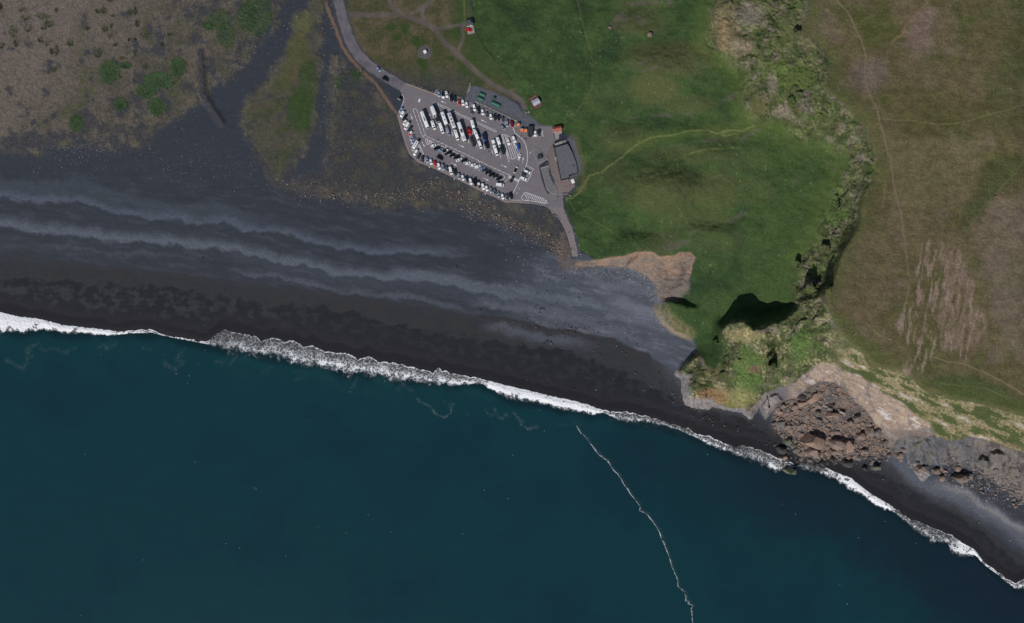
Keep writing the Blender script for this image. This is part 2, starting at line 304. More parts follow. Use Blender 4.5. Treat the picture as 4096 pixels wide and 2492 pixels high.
# ------------------------------------------------------------------ terrain sheet
GST = 3.1
uin = np.arange(-60, 4157, GST); vin = np.arange(-60, 2420, GST)
uax = np.concatenate([[-1500, -1100, -800, -560, -400, -300, -220, -160, -120, -90], uin, [4180, 4220, 4280, 4360, 4480, 4640, 4860, 5200, 5600, 5990]]).astype(np.float32)
vax = np.concatenate([[-1500, -1100, -800, -560, -400, -300, -220, -160, -120, -90], vin, [2440, 2480, 2540, 2620, 2740, 2900, 3100, 3390]]).astype(np.float32)
NU, NV = len(uax), len(vax)
U, V = np.meshgrid(uax, vax)
U = U.astype(np.float32); V = V.astype(np.float32)
SHV = shoreV(U)
land = V < np.maximum(SHV + 190, flowV(U) + 60)
# work only on the land vertices (flat arrays)
LI = np.flatnonzero(land.ravel())
u = U.ravel()[LI]; v = V.ravel()[LI]
w1 = fbm(u, v, 26, 4, 101); w2 = fbm(u, v, 26, 4, 131)
w3 = fbm(u, v, 70, 5, 161, 0.62); w4 = fbm(u, v, 70, 5, 171, 0.62); uh = u + w3 * 30 + w1 * 8; vh = v + w4 * 30 + w2 * 8
uw = u + w1 * 9; vw = v + w2 * 9                 # gently warped coordinates give natural edges
us = u + w1 * 3.5; vs = v + w2 * 3.5
nb = fbm(u, v, 220, 4, 1); nm = fbm(u, v, 60, 4, 11); nf = fbm(u, v, 14, 3, 21); ng = fbm(u, v, 6.5, 2, 31)
nx = fbm(u, v * 3.2, 90, 4, 41)                  # streaks lying along the beach
z = hbase(u, v)
dsh = shoreV(u) - v                              # photograph pixels above the water's edge

d_lot = dist(us, vs, LOT); d_plaza = dist(us, vs, PLAZA); d_yard = dist(us, vs, YARD)
d_lot_exact = dist(u, v, LOT)
d_road = dist(us, vs, ROAD, False); d_foot = dist(us, vs, FOOT, False)
d_track = np.full(u.shape, 9999., np.float32)
for ln, wd in TRACKS:
    np.minimum(d_track, dist(us, vs, ln, False) - wd, out=d_track)
m_heath = np.maximum.reduce([sm(26, -12, dist(uh, vh, HEATH_W)), sm(22, -14, dist(uh, vh, HEATH_M)), sm(34, -18, dist(uh, vh, HEATH_E))] + [sm(6, -6, dist(uw, vw, q)) for q in HEATH_I])
m_olive = sm(8, -8, dist(uw, vw, OLIVE)); d_mead = dist(us, vs, MEADOW); m_mead = sm(4, -4, d_mead)
d_crag = dist(uw, vw, CRAG); m_crag = sm(8, -8, d_crag)
d_plat = dist(us, vs, PLATEAU); m_plat = sm(5, -5, d_plat)
m_or = sm(4, -4, dist(us, vs, ORANGE)); m_slide = np.maximum(sm(5, -5, dist(us, vs, SLIDE)), sm(8, -8, dist(uw, vw, [(3530, 1690), (3660, 1660), (3720, 1690), (3750, 1752), (3640, 1756), (3590, 1778), (3556, 1815), (3520, 1740)]))); m_fan = sm(14, -14, dist(uh * 0.5 + us * 0.5, vh * 0.5 + vs * 0.5, FAN)); m_low = sm(6, -6, dist(us, vs, LOWER))
m_sand = np.clip(1 - np.maximum.reduce([m_heath, m_olive, m_mead, m_crag, m_plat, m_or, m_slide, m_low]), 0, 1)

# relief
amp = 0.10 + 0.12 * m_heath + 0.22 * m_mead + 0.18 * m_plat
z = z + amp * nm * (1 - sm(40, 0, d_lot_exact)) + 0.05 * ng * m_sand
z += m_heath * (0.10 * nf + 0.10 * ng)
z += m_mead * (0.16 * nf + 0.15 * ng) + m_plat * (0.12 * nf + 0.13 * ng)
terr = np.sin((z * 2.6 + nm * 2.2 + nf * 0.8))     # narrow sheep terraces following the slope
z += m_mead * (1 - m_crag) * 0.07 * terr * sm(14, 26, z) * sm(-0.1, 0.4, fbm(u, v, 120, 2, 177))
z += m_mead * (1 - m_crag) * 1.3 * fbm(u * 0.8 + v * 0.5, v - u * 0.35, 130, 3, 179)
crag_only = m_crag * (1 - m_plat)
rough = fbm(u, v, 34, 5, 51, 0.6); rid = 1 - np.abs(fbm(u, v, 46, 4, 61))
z += crag_only * (1.0 * rough + 2.2 * (1 - np.abs(fbm(u * 1.0 + 0.3 * v, v * 0.8, 70, 4, 63)) - 0.7) + 0.24 * nf + 0.16 * ng) * sm(-2, 22, -d_crag)
z += m_slide * (1.0 * fbm(u + v * 0.5, v * 2.0 - u * 0.4, 40, 4, 71) + 0.45 * nf + 0.22 * ng)
z += m_or * (0.8 * fbm(u, v * 1.8, 30, 4, 76) + 0.2 * nf + 0.08 * ng)
z += m_fan * (1.0 * fbm(u, v, 40, 4, 81) + 0.22 * nf + 0.12 * ng)
z += m_low * (2.0 * (0.6 - np.abs(fbm(u * 1.4, v * 0.8, 60, 4, 86))) + 0.9 * fbm(u, v, 34, 3, 88) + 0.35 * nf + 0.2 * ng)
for (a, b, rx, ry, h) in [(2640, 755, 150, 85, 9.5), (2640, 270, 170, 85, 8.0), (2520, 110, 90, 60, 3.0), (2900, 620, 90, 50, 3.5), (2480, 560, 90, 50, 2.5), (2560, 920, 120, 36, -4), (2830, 880, 120, 34, -5.0), (2720, 480, 160, 30, -2.0), (2960, 900, 70, 60, 2.5), (2380, 880, 60, 60, 1.5)]:
    z += h * np.exp(-(((uw - a) / rx) ** 2 + ((vw - b) / ry) ** 2)) * m_mead * (1 - m_crag)
led = z / 6.5 + 0.55 * fbm(u, v, 60, 3, 64); lf = led - np.floor(led)
zl = 6.5 * (sm(0.42, 0.72, lf) - lf)
face = sm(0.36, 0.48, lf) * sm(0.80, 0.68, lf) * crag_only * sm(4, 20, -d_crag)
z += zl * 0.38 * crag_only * sm(4, 20, -d_crag) * sm(-0.35, 0.15, fbm(u, v, 110, 2, 66))
for (a, b, rx, ry, h) in [(3690, 1805, 52, 40, 6), (3940, 1848, 26, 16, 6), (3990, 1822, 30, 14, 5), (3850, 1800, 30, 30, 4), (4060, 1900, 30, 40, 4)]:
    z += h * np.exp(-(((uw - a) / rx) ** 2 + ((vw - b) / ry) ** 2) ** 1.5) * m_low
# stream beds lie a little lower than the heath, the gravel bank beside the old wall stands up
z -= m_sand * sm(560, 420, v) * 0.55 * sm(1700, 1500, u)
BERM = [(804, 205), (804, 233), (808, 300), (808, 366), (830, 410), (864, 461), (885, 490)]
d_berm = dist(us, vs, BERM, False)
z += 1.1 * sm(26, 2, d_berm) * sm(190, 235, v)
WALLD = [(791, 233), (794, 300), (796, 391)]
d_wall = dist(us, vs, WALLD, False)
z -= 0.6 * sm(9, 2, d_wall)
# rock pinnacles standing on the crag
uq = u + w1 * 16 + nf * 7; vq = v + w2 * 16 + ng * 5
for (a, b, rx, h) in [(3238, 1146, 20, 10), (3264, 1140, 13, 7), (3316, 1150, 14, 8), (3199, 1054, 10, 6), (3092, 1462, 16, 9), (3080, 1428, 11, 5), (3188, 124, 10, 7), (3356, 832, 10, 4), (3168, 398, 15, 4), (2866, 1366, 11, 6), (3306, 984, 13, 4)]:
    e = ((uq - a) ** 2 + (vq - b) ** 2) / rx ** 2
    z += h * sm(1.5, 0.35, e)
SPUR = C(3000, 1480, 3.747, [(150, 540), (200, 470), (255, 370), (420, 345), (520, 470), (430, 520), (360, 580), (300, 660), (240, 735), (205, 680), (190, 670)])
d_spur = dist(us, vs, SPUR)
z += np.clip(-d_spur, 0, 12) * 0.55 + 0.5 * nf * (d_spur < 0)
z -= 6 * sm(4, 1, dist(us, vs, C(3000, 1480, 3.747, [(262, 390), (285, 440), (282, 550)]), False))
flat = sm(10, -2, np.minimum(np.minimum(d_lot_exact, dist(u, v, PLAZA)), dist(u, v, YARD)))
z = np.where((d_lot_exact < 1) & (v < 840), np.minimum(z, 6.86), z)
z = z - 0.16 * sm(2, -2, d_lot_exact)
CAFE = [(2213, 577), (2264, 560), (2290, 620), (2312, 690), (2279, 701), (2280, 712), (2246, 721)]
d_cafe = dist(u, v, CAFE)
z = np.where(d_cafe < 0, np.minimum(z, 7.0), z)
z = np.maximum(z, -7)

# ------------------------------------------------------------------ surface colours (albedo of each kind of ground)
def mix(a, b, t):
    return a + (b - a) * t[:, None]
col = np.tile(lin(50, 55, 65), (len(u), 1)).astype(np.float32)
def lay(c, t):
    global col
    t = np.clip(t, 0, 1)[:, None]
    col = col * (1 - t) + c * t
def ln_v(pts):
    p = np.array(pts, np.float32)
    return np.interp(u, p[:, 0], p[:, 1]).astype(np.float32)
# -- black sand
lay(lin(53, 56, 62), sm(-0.2, 0.6, nb) * 0.6)
lay(lin(48, 53, 64), sm(0.1, 0.7, nx) * 0.7)
R1 = [(-1500, 690), (0, 735), (166, 750), (291, 742), (416, 755), (499, 781), (603, 816), (748, 845), (873, 838), (1024, 858), (1300, 900)]
R2 = [(-1500, 720), (0, 785), (125, 806), (270, 808), (416, 829), (540, 860), (706, 877), (802, 908), (894, 887), (1024, 920), (1169, 943), (1232, 964), (1331, 968), (1440, 993), (1564, 1016), (1710, 1018), (1850, 1026)]
R3 = [(-1500, 840), (0, 901), (83, 912), (208, 926), (374, 946), (540, 957), (665, 974), (810, 995), (956, 997), (1024, 1018), (1128, 1051), (1273, 1064), (1398, 1090), (1564, 1115), (1731, 1132), (1855, 1153), (2048, 1195)]
R4 = [(900, 1075), (1024, 1103), (1086, 1105), (1211, 1130), (1398, 1159), (1606, 1192), (1747, 1226), (1855, 1250), (1980, 1275)]
grit = 0.75 + 0.5 * sm(-0.4, 0.5, ng)
wob = nm * 16 + nf * 5 + fbm(u, v * 0.3, 300, 2, 97) * 22
def band(line, up, dn, c, a, lo, hi, gr=True):
    dv = (v + wob) - ln_v(line)
    t = np.where(dv < 0, np.exp(-(dv / up) ** 2), np.exp(-(dv / dn) ** 2)) * sm(lo - 60, lo + 60, u) * sm(hi + 120, hi - 120, u)
    lay(c, t * a * (grit if gr else 1) * m_sand)
vb = v - np.interp(u, [-1500, 0, 1000, 2000, 2700, 4100], [1180, 1250, 1370, 1540, 1700, 2330]).astype(np.float32)
wisp_n = fbm(u * 0.22, vb * 1.0 + nm * 6, 26, 5, 99, 0.6)
wg = sm(600, 760, v + 0.0 * u - 0.05 * u)
lay(lin(70, 76, 88), sm(0.05, 0.5, wisp_n) * m_sand * 0.45 * sm(-150, -260, vb) * wg)
lay(lin(43, 47, 55), sm(0.05, 0.5, -wisp_n) * m_sand * (0.2 + 0.3 * wg))
band(R1, 16, 40, lin(72, 80, 91), 0.5, -3000, 1050)
band(R2, 23, 7, lin(86, 93, 108), 0.75, -3000, 1800)
band(R3, 27, 8, lin(92, 98, 111), 0.9, -3000, 2150)
band([(q[0], q[1] + 22) for q in R3], 14, 20, lin(66, 71, 83), 0.5, 900, 2150)
band(R4, 16, 5, lin(84, 90, 103), 0.65, 950, 1900)
band([(-500, 905), (0, 965), (300, 992), (600, 1015), (900, 1050), (1200, 1100)], 7, 9, lin(74, 79, 90), 0.6, 150, 700)
# pale shingle in front of the cliffs
m_pale = sm(1950, 2250, u) * sm(3000, 2700, u) * sm(960, 1120, v)
lay(lin(80, 86, 97), m_pale * 0.85 * m_sand)
lay(lin(66, 72, 82), m_pale * m_sand * sm(0.0, 0.4, -wisp_n) * 0.5)
lay(lin(104, 109, 121), m_pale * m_sand * sm(0.0, 0.45, wisp_n + nf * 0.2) * 0.7)
band([(1500, 1090), (1750, 1108), (2000, 1150), (2200, 1190), (2400, 1225), (2600, 1290)], 18, 14, lin(98, 104, 116), 0.6, 1600, 2600)
band([(1900, 1215), (2100, 1240), (2300, 1280), (2500, 1330), (2640, 1400)], 22, 10, lin(94, 99, 111), 0.65, 1900, 2640)
band([(2300, 1105), (2420, 1140), (2560, 1155)], 26, 18, lin(110, 112, 124), 0.6, 2360, 2620)
band([(2440, 1190), (2540, 1215), (2640, 1262), (2760, 1330)], 22, 34, lin(112, 114, 126), 0.75, 2440, 2720)
lay(lin(60, 66, 76), m_sand * sm(1960, 2040, u) * sm(2300, 2180, u) * sm(990, 960, v) * sm(700, 860, v) * 0.7)
# brown damp sand below the last shingle ridge, then the dark wet zone
WETTOP = [(-1500, 1010), (0, 1030), (400, 1065), (800, 1105), (1100, 1150), (1400, 1180), (1750, 1236), (2000, 1268), (2085, 1282), (2136, 1290), (2210, 1313), (2284, 1316), (2335, 1333), (2398, 1344), (2449, 1349), (2497, 1373), (2554, 1407), (2594, 1410), (2611, 1435), (2700, 1481), (2760, 1520), (2900, 1640), (3100, 1700), (3300, 1850), (3560, 1850), (3640, 1930), (3800, 2010), (3900, 2080), (4000, 2160), (4100, 2230), (4400, 2430), (6000, 3300)]
dwt = (v + nm * 7 + nf * 4) - ln_v(WETTOP)
soft = np.where(u < 1900, 30, 7)
lay(mix(lin(44, 46, 51), lin(48, 48, 50), sm(-0.4, 0.4, nm)), sm(-soft, soft, dwt) * m_sand * 0.95)
band([(1950, 1300), (2100, 1330), (2250, 1365), (2330, 1380)], 14, 24, lin(84, 89, 100), 0.75, 1950, 2330)
band([(2640, 1445), (2700, 1490), (2760, 1560)], 40, 40, lin(82, 86, 97), 0.7, 2640, 2740)
band([(2120, 1225), (2300, 1265), (2500, 1310)], 18, 10, lin(70, 75, 85), 0.5, 2100, 2560)
DARK = [(-1500, 1060), (0, 1113), (200, 1118), (374, 1126), (603, 1147), (810, 1167), (1024, 1203), (1190, 1221), (1315, 1238), (1419, 1254), (1515, 1283), (1700, 1325), (2000, 1370), (2085, 1384), (2256, 1401), (2327, 1435), (2426, 1469), (2560, 1520), (2700, 1590), (2800, 1640), (3000, 1690), (3140, 1770), (3400, 1880), (3560, 1900), (3640, 1955), (3800, 2040), (3900, 2110), (4000, 2195), (4100, 2275), (4400, 2470), (6000, 3330)]
scal = fbm(u, v * 1.6, 60, 3, 91)
ddk = (v + scal * 26 + nf * 5) - ln_v(DARK)
hole = sm(-0.12, 0.3, fbm(u * 1.1 + nf * 4, v * 1.5, 52, 5, 95, 0.62) - 0.007 * np.clip(95 - dsh, 0, 100)) * (0.55 + 0.45 * sm(1300, 900, u))
dk = sm(-6, 8, ddk)
lay(mix(lin(29, 31, 38), lin(28, 29, 35), sm(-0.3, 0.3, nb)), dk * m_sand * (1.0 - 0.85 * hole))
lay(lin(55, 56, 63), dk * m_sand * hole * 0.4 * sm(50, 110, dsh) * sm(1500, 1000, u))
# swash zone
sw = dsh + nm * 9 + scal * 7
lay(mix(lin(36, 35, 41), lin(31, 31, 37), sm(0, 0.4, nx)), sm(80, 50, sw) * m_sand * 0.85)
lay(lin(23, 23, 29), sm(42, 36, sw) * m_sand * 0.9)
lay(lin(20, 21, 27), sm(10, 0, dsh) * 0.8 * m_sand)
# eastern cove: pale shingle ridge
band([(3560, 1830), (3640, 1905), (3740, 1965), (3850, 2010), (3960, 2060), (4096, 2160), (4400, 2360)], 44, 34, lin(90, 94, 105), 0.9, 3560, 6000)
band([(3760, 1945), (3880, 1985), (3960, 2035), (4050, 2090), (4200, 2200)], 16, 18, lin(128, 126, 130), 0.85, 3760, 4300)
band([(3780, 1930), (3950, 1975), (4096, 2075)], 26, 12, lin(58, 58, 60), 0.5, 3850, 4300)

# -- heath on the left: grey brown moss with dark sand showing through
hc = mix(lin(78, 76, 66), lin(94, 87, 79), sm(-0.3, 0.4, nm + nb * 0.6))
topleft = sm(900, 300, u + v * 0.9)
hc = mix(hc, lin(108, 98, 92), topleft * 0.8)
hc = mix(hc, lin(76, 78, 54), sm(0.1, 0.7, fbm(u, v, 130, 4, 141)) * (0.75 - 0.4 * topleft))
hc = mix(hc, lin(62, 63, 68), sm(0.0, 0.36, fbm(u, v, 75, 5, 145, 0.62) + 0.25 * sm(350, 560, v) - 0.25 * topleft) * 0.9)
hc = hc * (0.84 + 0.42 * sm(-0.5, 0.5, ng + nf * 0.5))[:, None]
lay(hc, m_heath)
# tongue of heath between the two stream beds is greener
mg = sm(10, -60, dist(uw, vw, HEATH_M))
lay(mix(lin(82, 78, 66), lin(64, 74, 44), sm(-0.15, 0.4, nm + nb * 0.5)), mg * 0.8)
lay(lin(64, 64, 66), mg * sm(0.1, 0.4, fbm(u, v, 40, 4, 147)) * 0.6)
for (a, b, rx, ry, c, t) in [(1200, 440, 55, 95, (52, 74, 38), 0.75), (1235, 330, 42, 110, (56, 74, 38), 0.65), (1190, 200, 50, 70, (84, 84, 50), 0.6), (1205, 90, 40, 60, (96, 96, 62), 0.6), (1150, 300, 40, 60, (88, 84, 56), 0.5)]:
    e = ((uw - a) / rx) ** 2 + ((vw - b) / ry) ** 2
    lay(lin(*c) * (0.85 + 0.3 * sm(-0.5, 0.5, ng))[:, None], sm(1.3, 0.5, e) * t * m_heath)
LUP = [(438, 288, 36, 40), (632, 325, 52, 30), (585, 365, 34, 26), (628, 428, 30, 32), (480, 418, 24, 22), (305, 490, 26, 32), (712, 270, 28, 34), (500, 262, 22, 12), (905, 140, 38, 50), (880, 80, 50, 40), (985, 70, 40, 60), (830, 105, 24, 14), (1390, 330, 48, 36), (1395, 422, 36, 34), (1415, 300, 30, 20), (1030, 60, 60, 90)]
for i, (a, b, rx, ry) in enumerate(LUP):
    e = ((uw - a) / rx) ** 2 + ((vw - b) / ry) ** 2 + 0.25 * nf
    t = sm(1.25, 0.7, e)
    lay(mix(lin(46, 68, 40), lin(58, 78, 46), sm(-0.4, 0.4, ng + nf)), t * (0.92 if i not in (8, 9, 10, 15) else 0.6))
    z += 0.35 * t * (0.7 + 0.8 * ng)
# grey rubble ground east of the second stream bed
me = sm(0, -40, dist(uw, vw, HEATH_E))
lay(mix(lin(62, 63, 66), lin(74, 71, 60), sm(0.05, 0.55, nm + nf * 0.4)), me * 0.9)
lay(lin(62, 63, 68), me * sm(30, 5, d_lot) * 0.95)
lay(lin(72, 76, 58), sm(0.25, 0.6, fbm(u, v, 40, 4, 151)) * me * 0.5)
BELT = [(1100, 735), (1180, 750), (1300, 770), (1440, 790), (1600, 790), (1760, 740), (1850, 800), (1950, 850), (2060, 900), (2160, 940), (2260, 1000)]
d_belt = dist(uw, vw, BELT, False)
lay(mix(lin(70, 68, 66), lin(88, 78, 68), sm(0, 0.5, nf)), sm(30, 6, d_belt) * 0.5)
# worn earth beside the footpath on the beach
for (a, b, rx, ry) in [(2256, 1020, 30, 70), (2250, 940, 14, 18), (2300, 1060, 40, 20), (2235, 1000, 24, 30)]:
    e = ((uw - a) / rx) ** 2 + ((vw - b) / ry) ** 2
    lay(lin(104, 92, 84), sm(1.4, 0.4, e) * 0.6)

# -- olive rough grass between the road and the meadow
oc = mix(lin(74, 74, 52), lin(92, 84, 66), sm(-0.2, 0.5, nm + nb * 0.5))
oc = mix(oc, lin(60, 72, 42), sm(0.1, 0.5, fbm(u, v, 110, 4, 161) + (u - 1700) / 500.0) * 0.9)
oc = mix(oc, lin(68, 68, 66), sm(250, 330, v + nm * 20) * sm(1950, 1800, u) * 0.75)
oc = oc * (0.85 + 0.32 * sm(-0.5, 0.5, ng))[:, None]
lay(oc, m_olive)
lay(lin(58, 76, 42), m_olive * sm(1780, 1860, u + nm * 20) * sm(330, 240, v) * 0.7)
for (a, b, r) in [(1562, 108, 20), (1620, 115, 22), (1587, 148, 18), (1662, 165, 20), (1806, 235, 14), (1690, 250, 24)]:
    e = ((uw - a) ** 2 + (vw - b) ** 2) / r ** 2
    lay(lin(46, 70, 32), sm(1.3, 0.5, e) * 0.8)
e = ((us - 1700) ** 2 + (vs - 209) ** 2) / 28.0 ** 2
lay(lin(90, 86, 88), sm(1.15, 0.85, e) * 0.95)

# -- meadow
PATH1_ = [(3017, 503), (2920, 520), (2829, 519), (2754, 524), (2692, 540), (2609, 549), (2538, 582)]
mc = mix(lin(51, 71, 40), lin(61, 80, 45), sm(-0.4, 0.4, nm + nb * 0.4))
mc = mix(mc, lin(43, 60, 38), sm(0.05, 0.6, fbm(u, v, 150, 4, 171)) * 0.8)
lightm = np.zeros_like(u)
for (a, b, rx, ry, t) in [(2680, 235, 190, 80, 1.0), (2620, 350, 110, 75, 1.0), (2560, 90, 120, 60, 0.7), (2640, 760, 160, 110, 0.75), (2500, 560, 120, 60, 0.6), (2760, 620, 200, 40, 0.7), (2850, 760, 120, 90, 0.8), (2900, 540, 90, 60, 0.5), (2750, 420, 120, 40, 0.7), (2620, 1010, 90, 20, 0.6), (2660, 960, 90, 40, 0.6), (3020, 760, 90, 60, 0.6), (2560, 20, 120, 30, 0.6), (2450, 700, 110, 70, 0.45), (2780, 880, 160, 60, 0.55), (2980, 640, 120, 50, 0.5), (2420, 400, 90, 60, 0.3), (2870, 960, 120, 60, 0.4)]:
    e = ((uw - a) / rx) ** 2 + ((vw - b) / ry) ** 2
    lightm = np.maximum(lightm, sm(1.5, 0.2, e + nm * 0.4) * t)
mc = mix(mc, mix(lin(90, 88, 58), lin(78, 82, 52), sm(-0.3, 0.3, nf)), lightm * 0.72)
mc = mix(mc, lin(66, 84, 46), sm(2900, 3100, u) * sm(380, 600, v) * 0.5)
mc = mc * (0.86 + 0.30 * sm(-0.55, 0.55, ng * 0.8 + nf * 0.6))[:, None]
mc = mix(mc, lin(88, 102, 52), sm(90, 10, d_crag + nm * 30) * sm(1150, 1000, v) * 0.45)
mc = mix(mc, lin(84, 98, 50), sm(40, 8, dist(uw, vw, PATH1_, False)) * 0.35)
lay(mc, m_mead)
lay(lin(128, 140, 112), m_mead * sm(0.62, 0.85, fbm(u, v, 13, 2, 175)) * sm(0.1, 0.5, fbm(u, v, 160, 2, 178) + 0.25) * 0.5)
# bare scree patches in the meadow
SCR = C(2048, 0, 2.406, [(1240, 605, 60, 28, -35), (1340, 660, 130, 22, -12), (1250, 30, 190, 26, -4), (1070, 170, 40, 60, 10), (985, 220, 35, 60, 20), (1510, 20, 40, 40, 30), (1450, 1110, 110, 22, 4), (1170, 1125, 60, 14, -10), (1690, 1100, 40, 18, 0), (2100, 935, 110, 26, -24), (2370, 690, 30, 75, 25), (1900, 1355, 130, 12, -5), (2300, 1290, 130, 20, -30), (1640, 1390, 20, 12, 0), (880, 1170, 40, 12, 20), (1240, 200, 80, 40, 20)]) + \
      C(2048, 623, 2.406, [(2160, 590, 160, 22, -28), (1580, 860, 170, 40, -18), (1750, 730, 60, 18, -20)]) + C(3072, 623, 2.406, [(265, 250, 34, 20, 0), (560, 60, 60, 10, 30), (640, 120, 10, 60, 0)])
for (a, b, rx, ry, an) in SCR:
    rx /= 2.406; ry /= 2.406
    ca, sa = math.cos(math.radians(an)), math.sin(math.radians(an))
    dx = uw - a; dy = vw - b
    e = ((dx * ca + dy * sa) / rx) ** 2 + ((-dx * sa + dy * ca) / ry) ** 2 + 0.9 * nf
    lay(mix(lin(100, 92, 88), lin(80, 74, 66), sm(-0.2, 0.3, ng)), sm(1.3, 0.3, e) * 0.5)
def trail(pts, w, c, a, soft=3, gate=None):
    d = dist(us, vs, pts, False, 30)
    t = sm(w + soft, w - soft * 0.3, d) * a
    if gate is not None: t = t * gate
    lay(lin(*c) if isinstance(c, tuple) else c, t)
gate = 0.55 + 0.45 * sm(-0.3, 0.2, nf)
STREAM = C(2048, 0, 2.406, [(615, -40), (650, 110), (690, 270), (720, 420), (765, 520), (770, 650), (765, 850), (720, 950), (620, 1080), (500, 1150)])
trail(STREAM, 2.2, (94, 88, 66), 0.5, 2, gate)
z -= 0.5 * sm(7, 1, dist(us, vs, STREAM, False, 30))
PATH1 = C(2048, 0, 2.406, [(2330, 1210), (2220, 1260), (2100, 1250), (1970, 1290), (1880, 1250), (1700, 1260), (1550, 1300), (1350, 1320), (1180, 1400), (1080, 1495)]) + C(2048, 623, 2.406, [(1080, 0), (920, 110), (860, 160), (740, 190), (700, 270), (640, 360), (580, 410), (520, 410)])
trail(PATH1, 2.2, (114, 122, 74), 0.75, 2.5, gate)
trail(C(2048, 0, 2.406, [(1960, 1290), (2060, 1305), (2160, 1285), (2240, 1255)]), 2, (110, 120, 72), 0.6, 2, gate)
trail(C(2048, 0, 2.406, [(1660, 1499), (1750, 1465), (1850, 1440), (2000, 1432), (2200, 1420)]), 1.8, (108, 120, 68), 0.6, 2, gate)
trail(C(2048, 623, 2.406, [(700, 230), (690, 300), (650, 330)]), 9, (104, 88, 68), 0.45, 8)
trail(C(2048, 623, 2.406, [(560, 430), (600, 540), (760, 610), (900, 690), (1050, 790)]), 1.2, (88, 104, 58), 0.5, 1.5)
trail(C(1024, 0, 2.406, [(2120, 300), (2140, 360), (2200, 450), (2300, 580), (2460, 770)]), 1.6, (30, 48, 24), 0.65, 2)
trail(C(1024, 0, 2.406, [(2000, -30), (2004, 120), (2006, 200)]), 1.6, (104, 110, 70), 0.6, 2)

# -- crags: tussocks of tall straw grass, bright herbs, bare rock
tus = fbm(u, v, 9.5, 3, 181); herb = fbm(u, v, 48, 4, 191)
cc = mix(lin(84, 90, 58), lin(68, 80, 48), sm(-0.2, 0.4, herb))
cc = mix(cc, lin(82, 98, 52), sm(0.1, 0.5, fbm(u, v, 70, 3, 195)) * 0.7)
south = sm(1150, 1260, v + nm * 30); straw = sm(-0.05, 0.4, fbm(u, v * 1.3, 60, 4, 201) + 0.25 * tus) * (0.35 + 0.8 * south)
cc = mix(cc, lin(150, 140, 108), straw * sm(-0.35, 0.35, tus) * 0.9)
cc = mix(cc, lin(50, 64, 38), sm(0.12, 0.5, -tus - 0.1 + 0.5 * herb) * 0.8)
cc = mix(cc, lin(116, 106, 98), sm(0.22, 0.55, fbm(u, v, 55, 5, 205, 0.65)) * (0.5 + 0.5 * sm(0, 0.3, ng)) * 0.85)
cc = mix(cc, mix(lin(122, 112, 104), lin(96, 88, 78), sm(-0.3, 0.3, nf)), face * sm(-0.2, 0.25, fbm(u, v, 50, 3, 209)) * 0.8)
cc = cc * (0.85 + 0.3 * sm(-0.5, 0.5, ng))[:, None] * (0.8 + 0.4 * sm(-0.45, 0.45, fbm(u, v, 42, 4, 207)))[:, None]
m_cragc = np.clip(np.maximum(sm(26, -22, dist(uh * 0.7 + u * 0.3, vh * 0.7 + v * 0.3, CRAG)) * m_mead, crag_only), 0, 1) * (1 - m_plat)
lay(cc, np.where(v < 1150, np.minimum(m_cragc, sm(26, -22, dist(uh * 0.7 + u * 0.3, vh * 0.7 + v * 0.3, CRAG))), crag_only))
for (a, b, rx, ry, c, t) in [(2900, 100, 55, 110, (118, 108, 82), 0.7), (2895, 130, 20, 70, (140, 120, 92), 0.6), (2960, 190, 50, 40, (140, 126, 106), 0.6), (3000, 60, 60, 50, (124, 116, 106), 0.7), (3120, 300, 70, 60, (84, 98, 52), 0.9), (3200, 310, 60, 60, (80, 94, 50), 0.85), (3150, 130, 40, 60, (90, 98, 60), 0.6), (3225, 120, 40, 100, (112, 104, 84), 0.6),
     (3130, 450, 40, 30, (128, 116, 106), 0.6), (3090, 330, 22, 50, (128, 116, 110), 0.6), (3040, 420, 40, 50, (92, 92, 56), 0.6), (2990, 1490, 60, 110, (84, 106, 56), 0.8), (3200, 1390, 50, 70, (82, 106, 56), 0.75), (2860, 1400, 60, 90, (56, 74, 40), 0.85), (3330, 700, 50, 120, (78, 98, 52), 0.6), (3340, 850, 40, 70, (70, 94, 46), 0.6),
     (2980, 1340, 80, 30, (160, 146, 108), 0.5), (2850, 1590, 70, 40, (146, 112, 84), 0.65), (2960, 1590, 60, 40, (134, 130, 84), 0.6), (2850, 1480, 30, 50, (116, 106, 74), 0.6), (2940, 1620, 60, 20, (122, 120, 70), 0.6), (3020, 1478, 22, 14, (120, 92, 80), 0.8)]:
    e = ((uw - a) / rx) ** 2 + ((vw - b) / ry) ** 2
    lay(lin(*c) * (0.8 + 0.4 * sm(-0.5, 0.5, tus))[:, None], sm(1.5, 0.3, e + 0.5 * nf) * t * crag_only)
rim = sm(9, 2, np.abs(d_plat - 4)) * sm(-0.15, 0.3, fbm(u, v, 30, 3, 291)) * (m_mead + crag_only > 0.3)
lay(mix(lin(112, 102, 94), lin(70, 66, 60), sm(-0.2, 0.3, nf)), rim * 0.75)
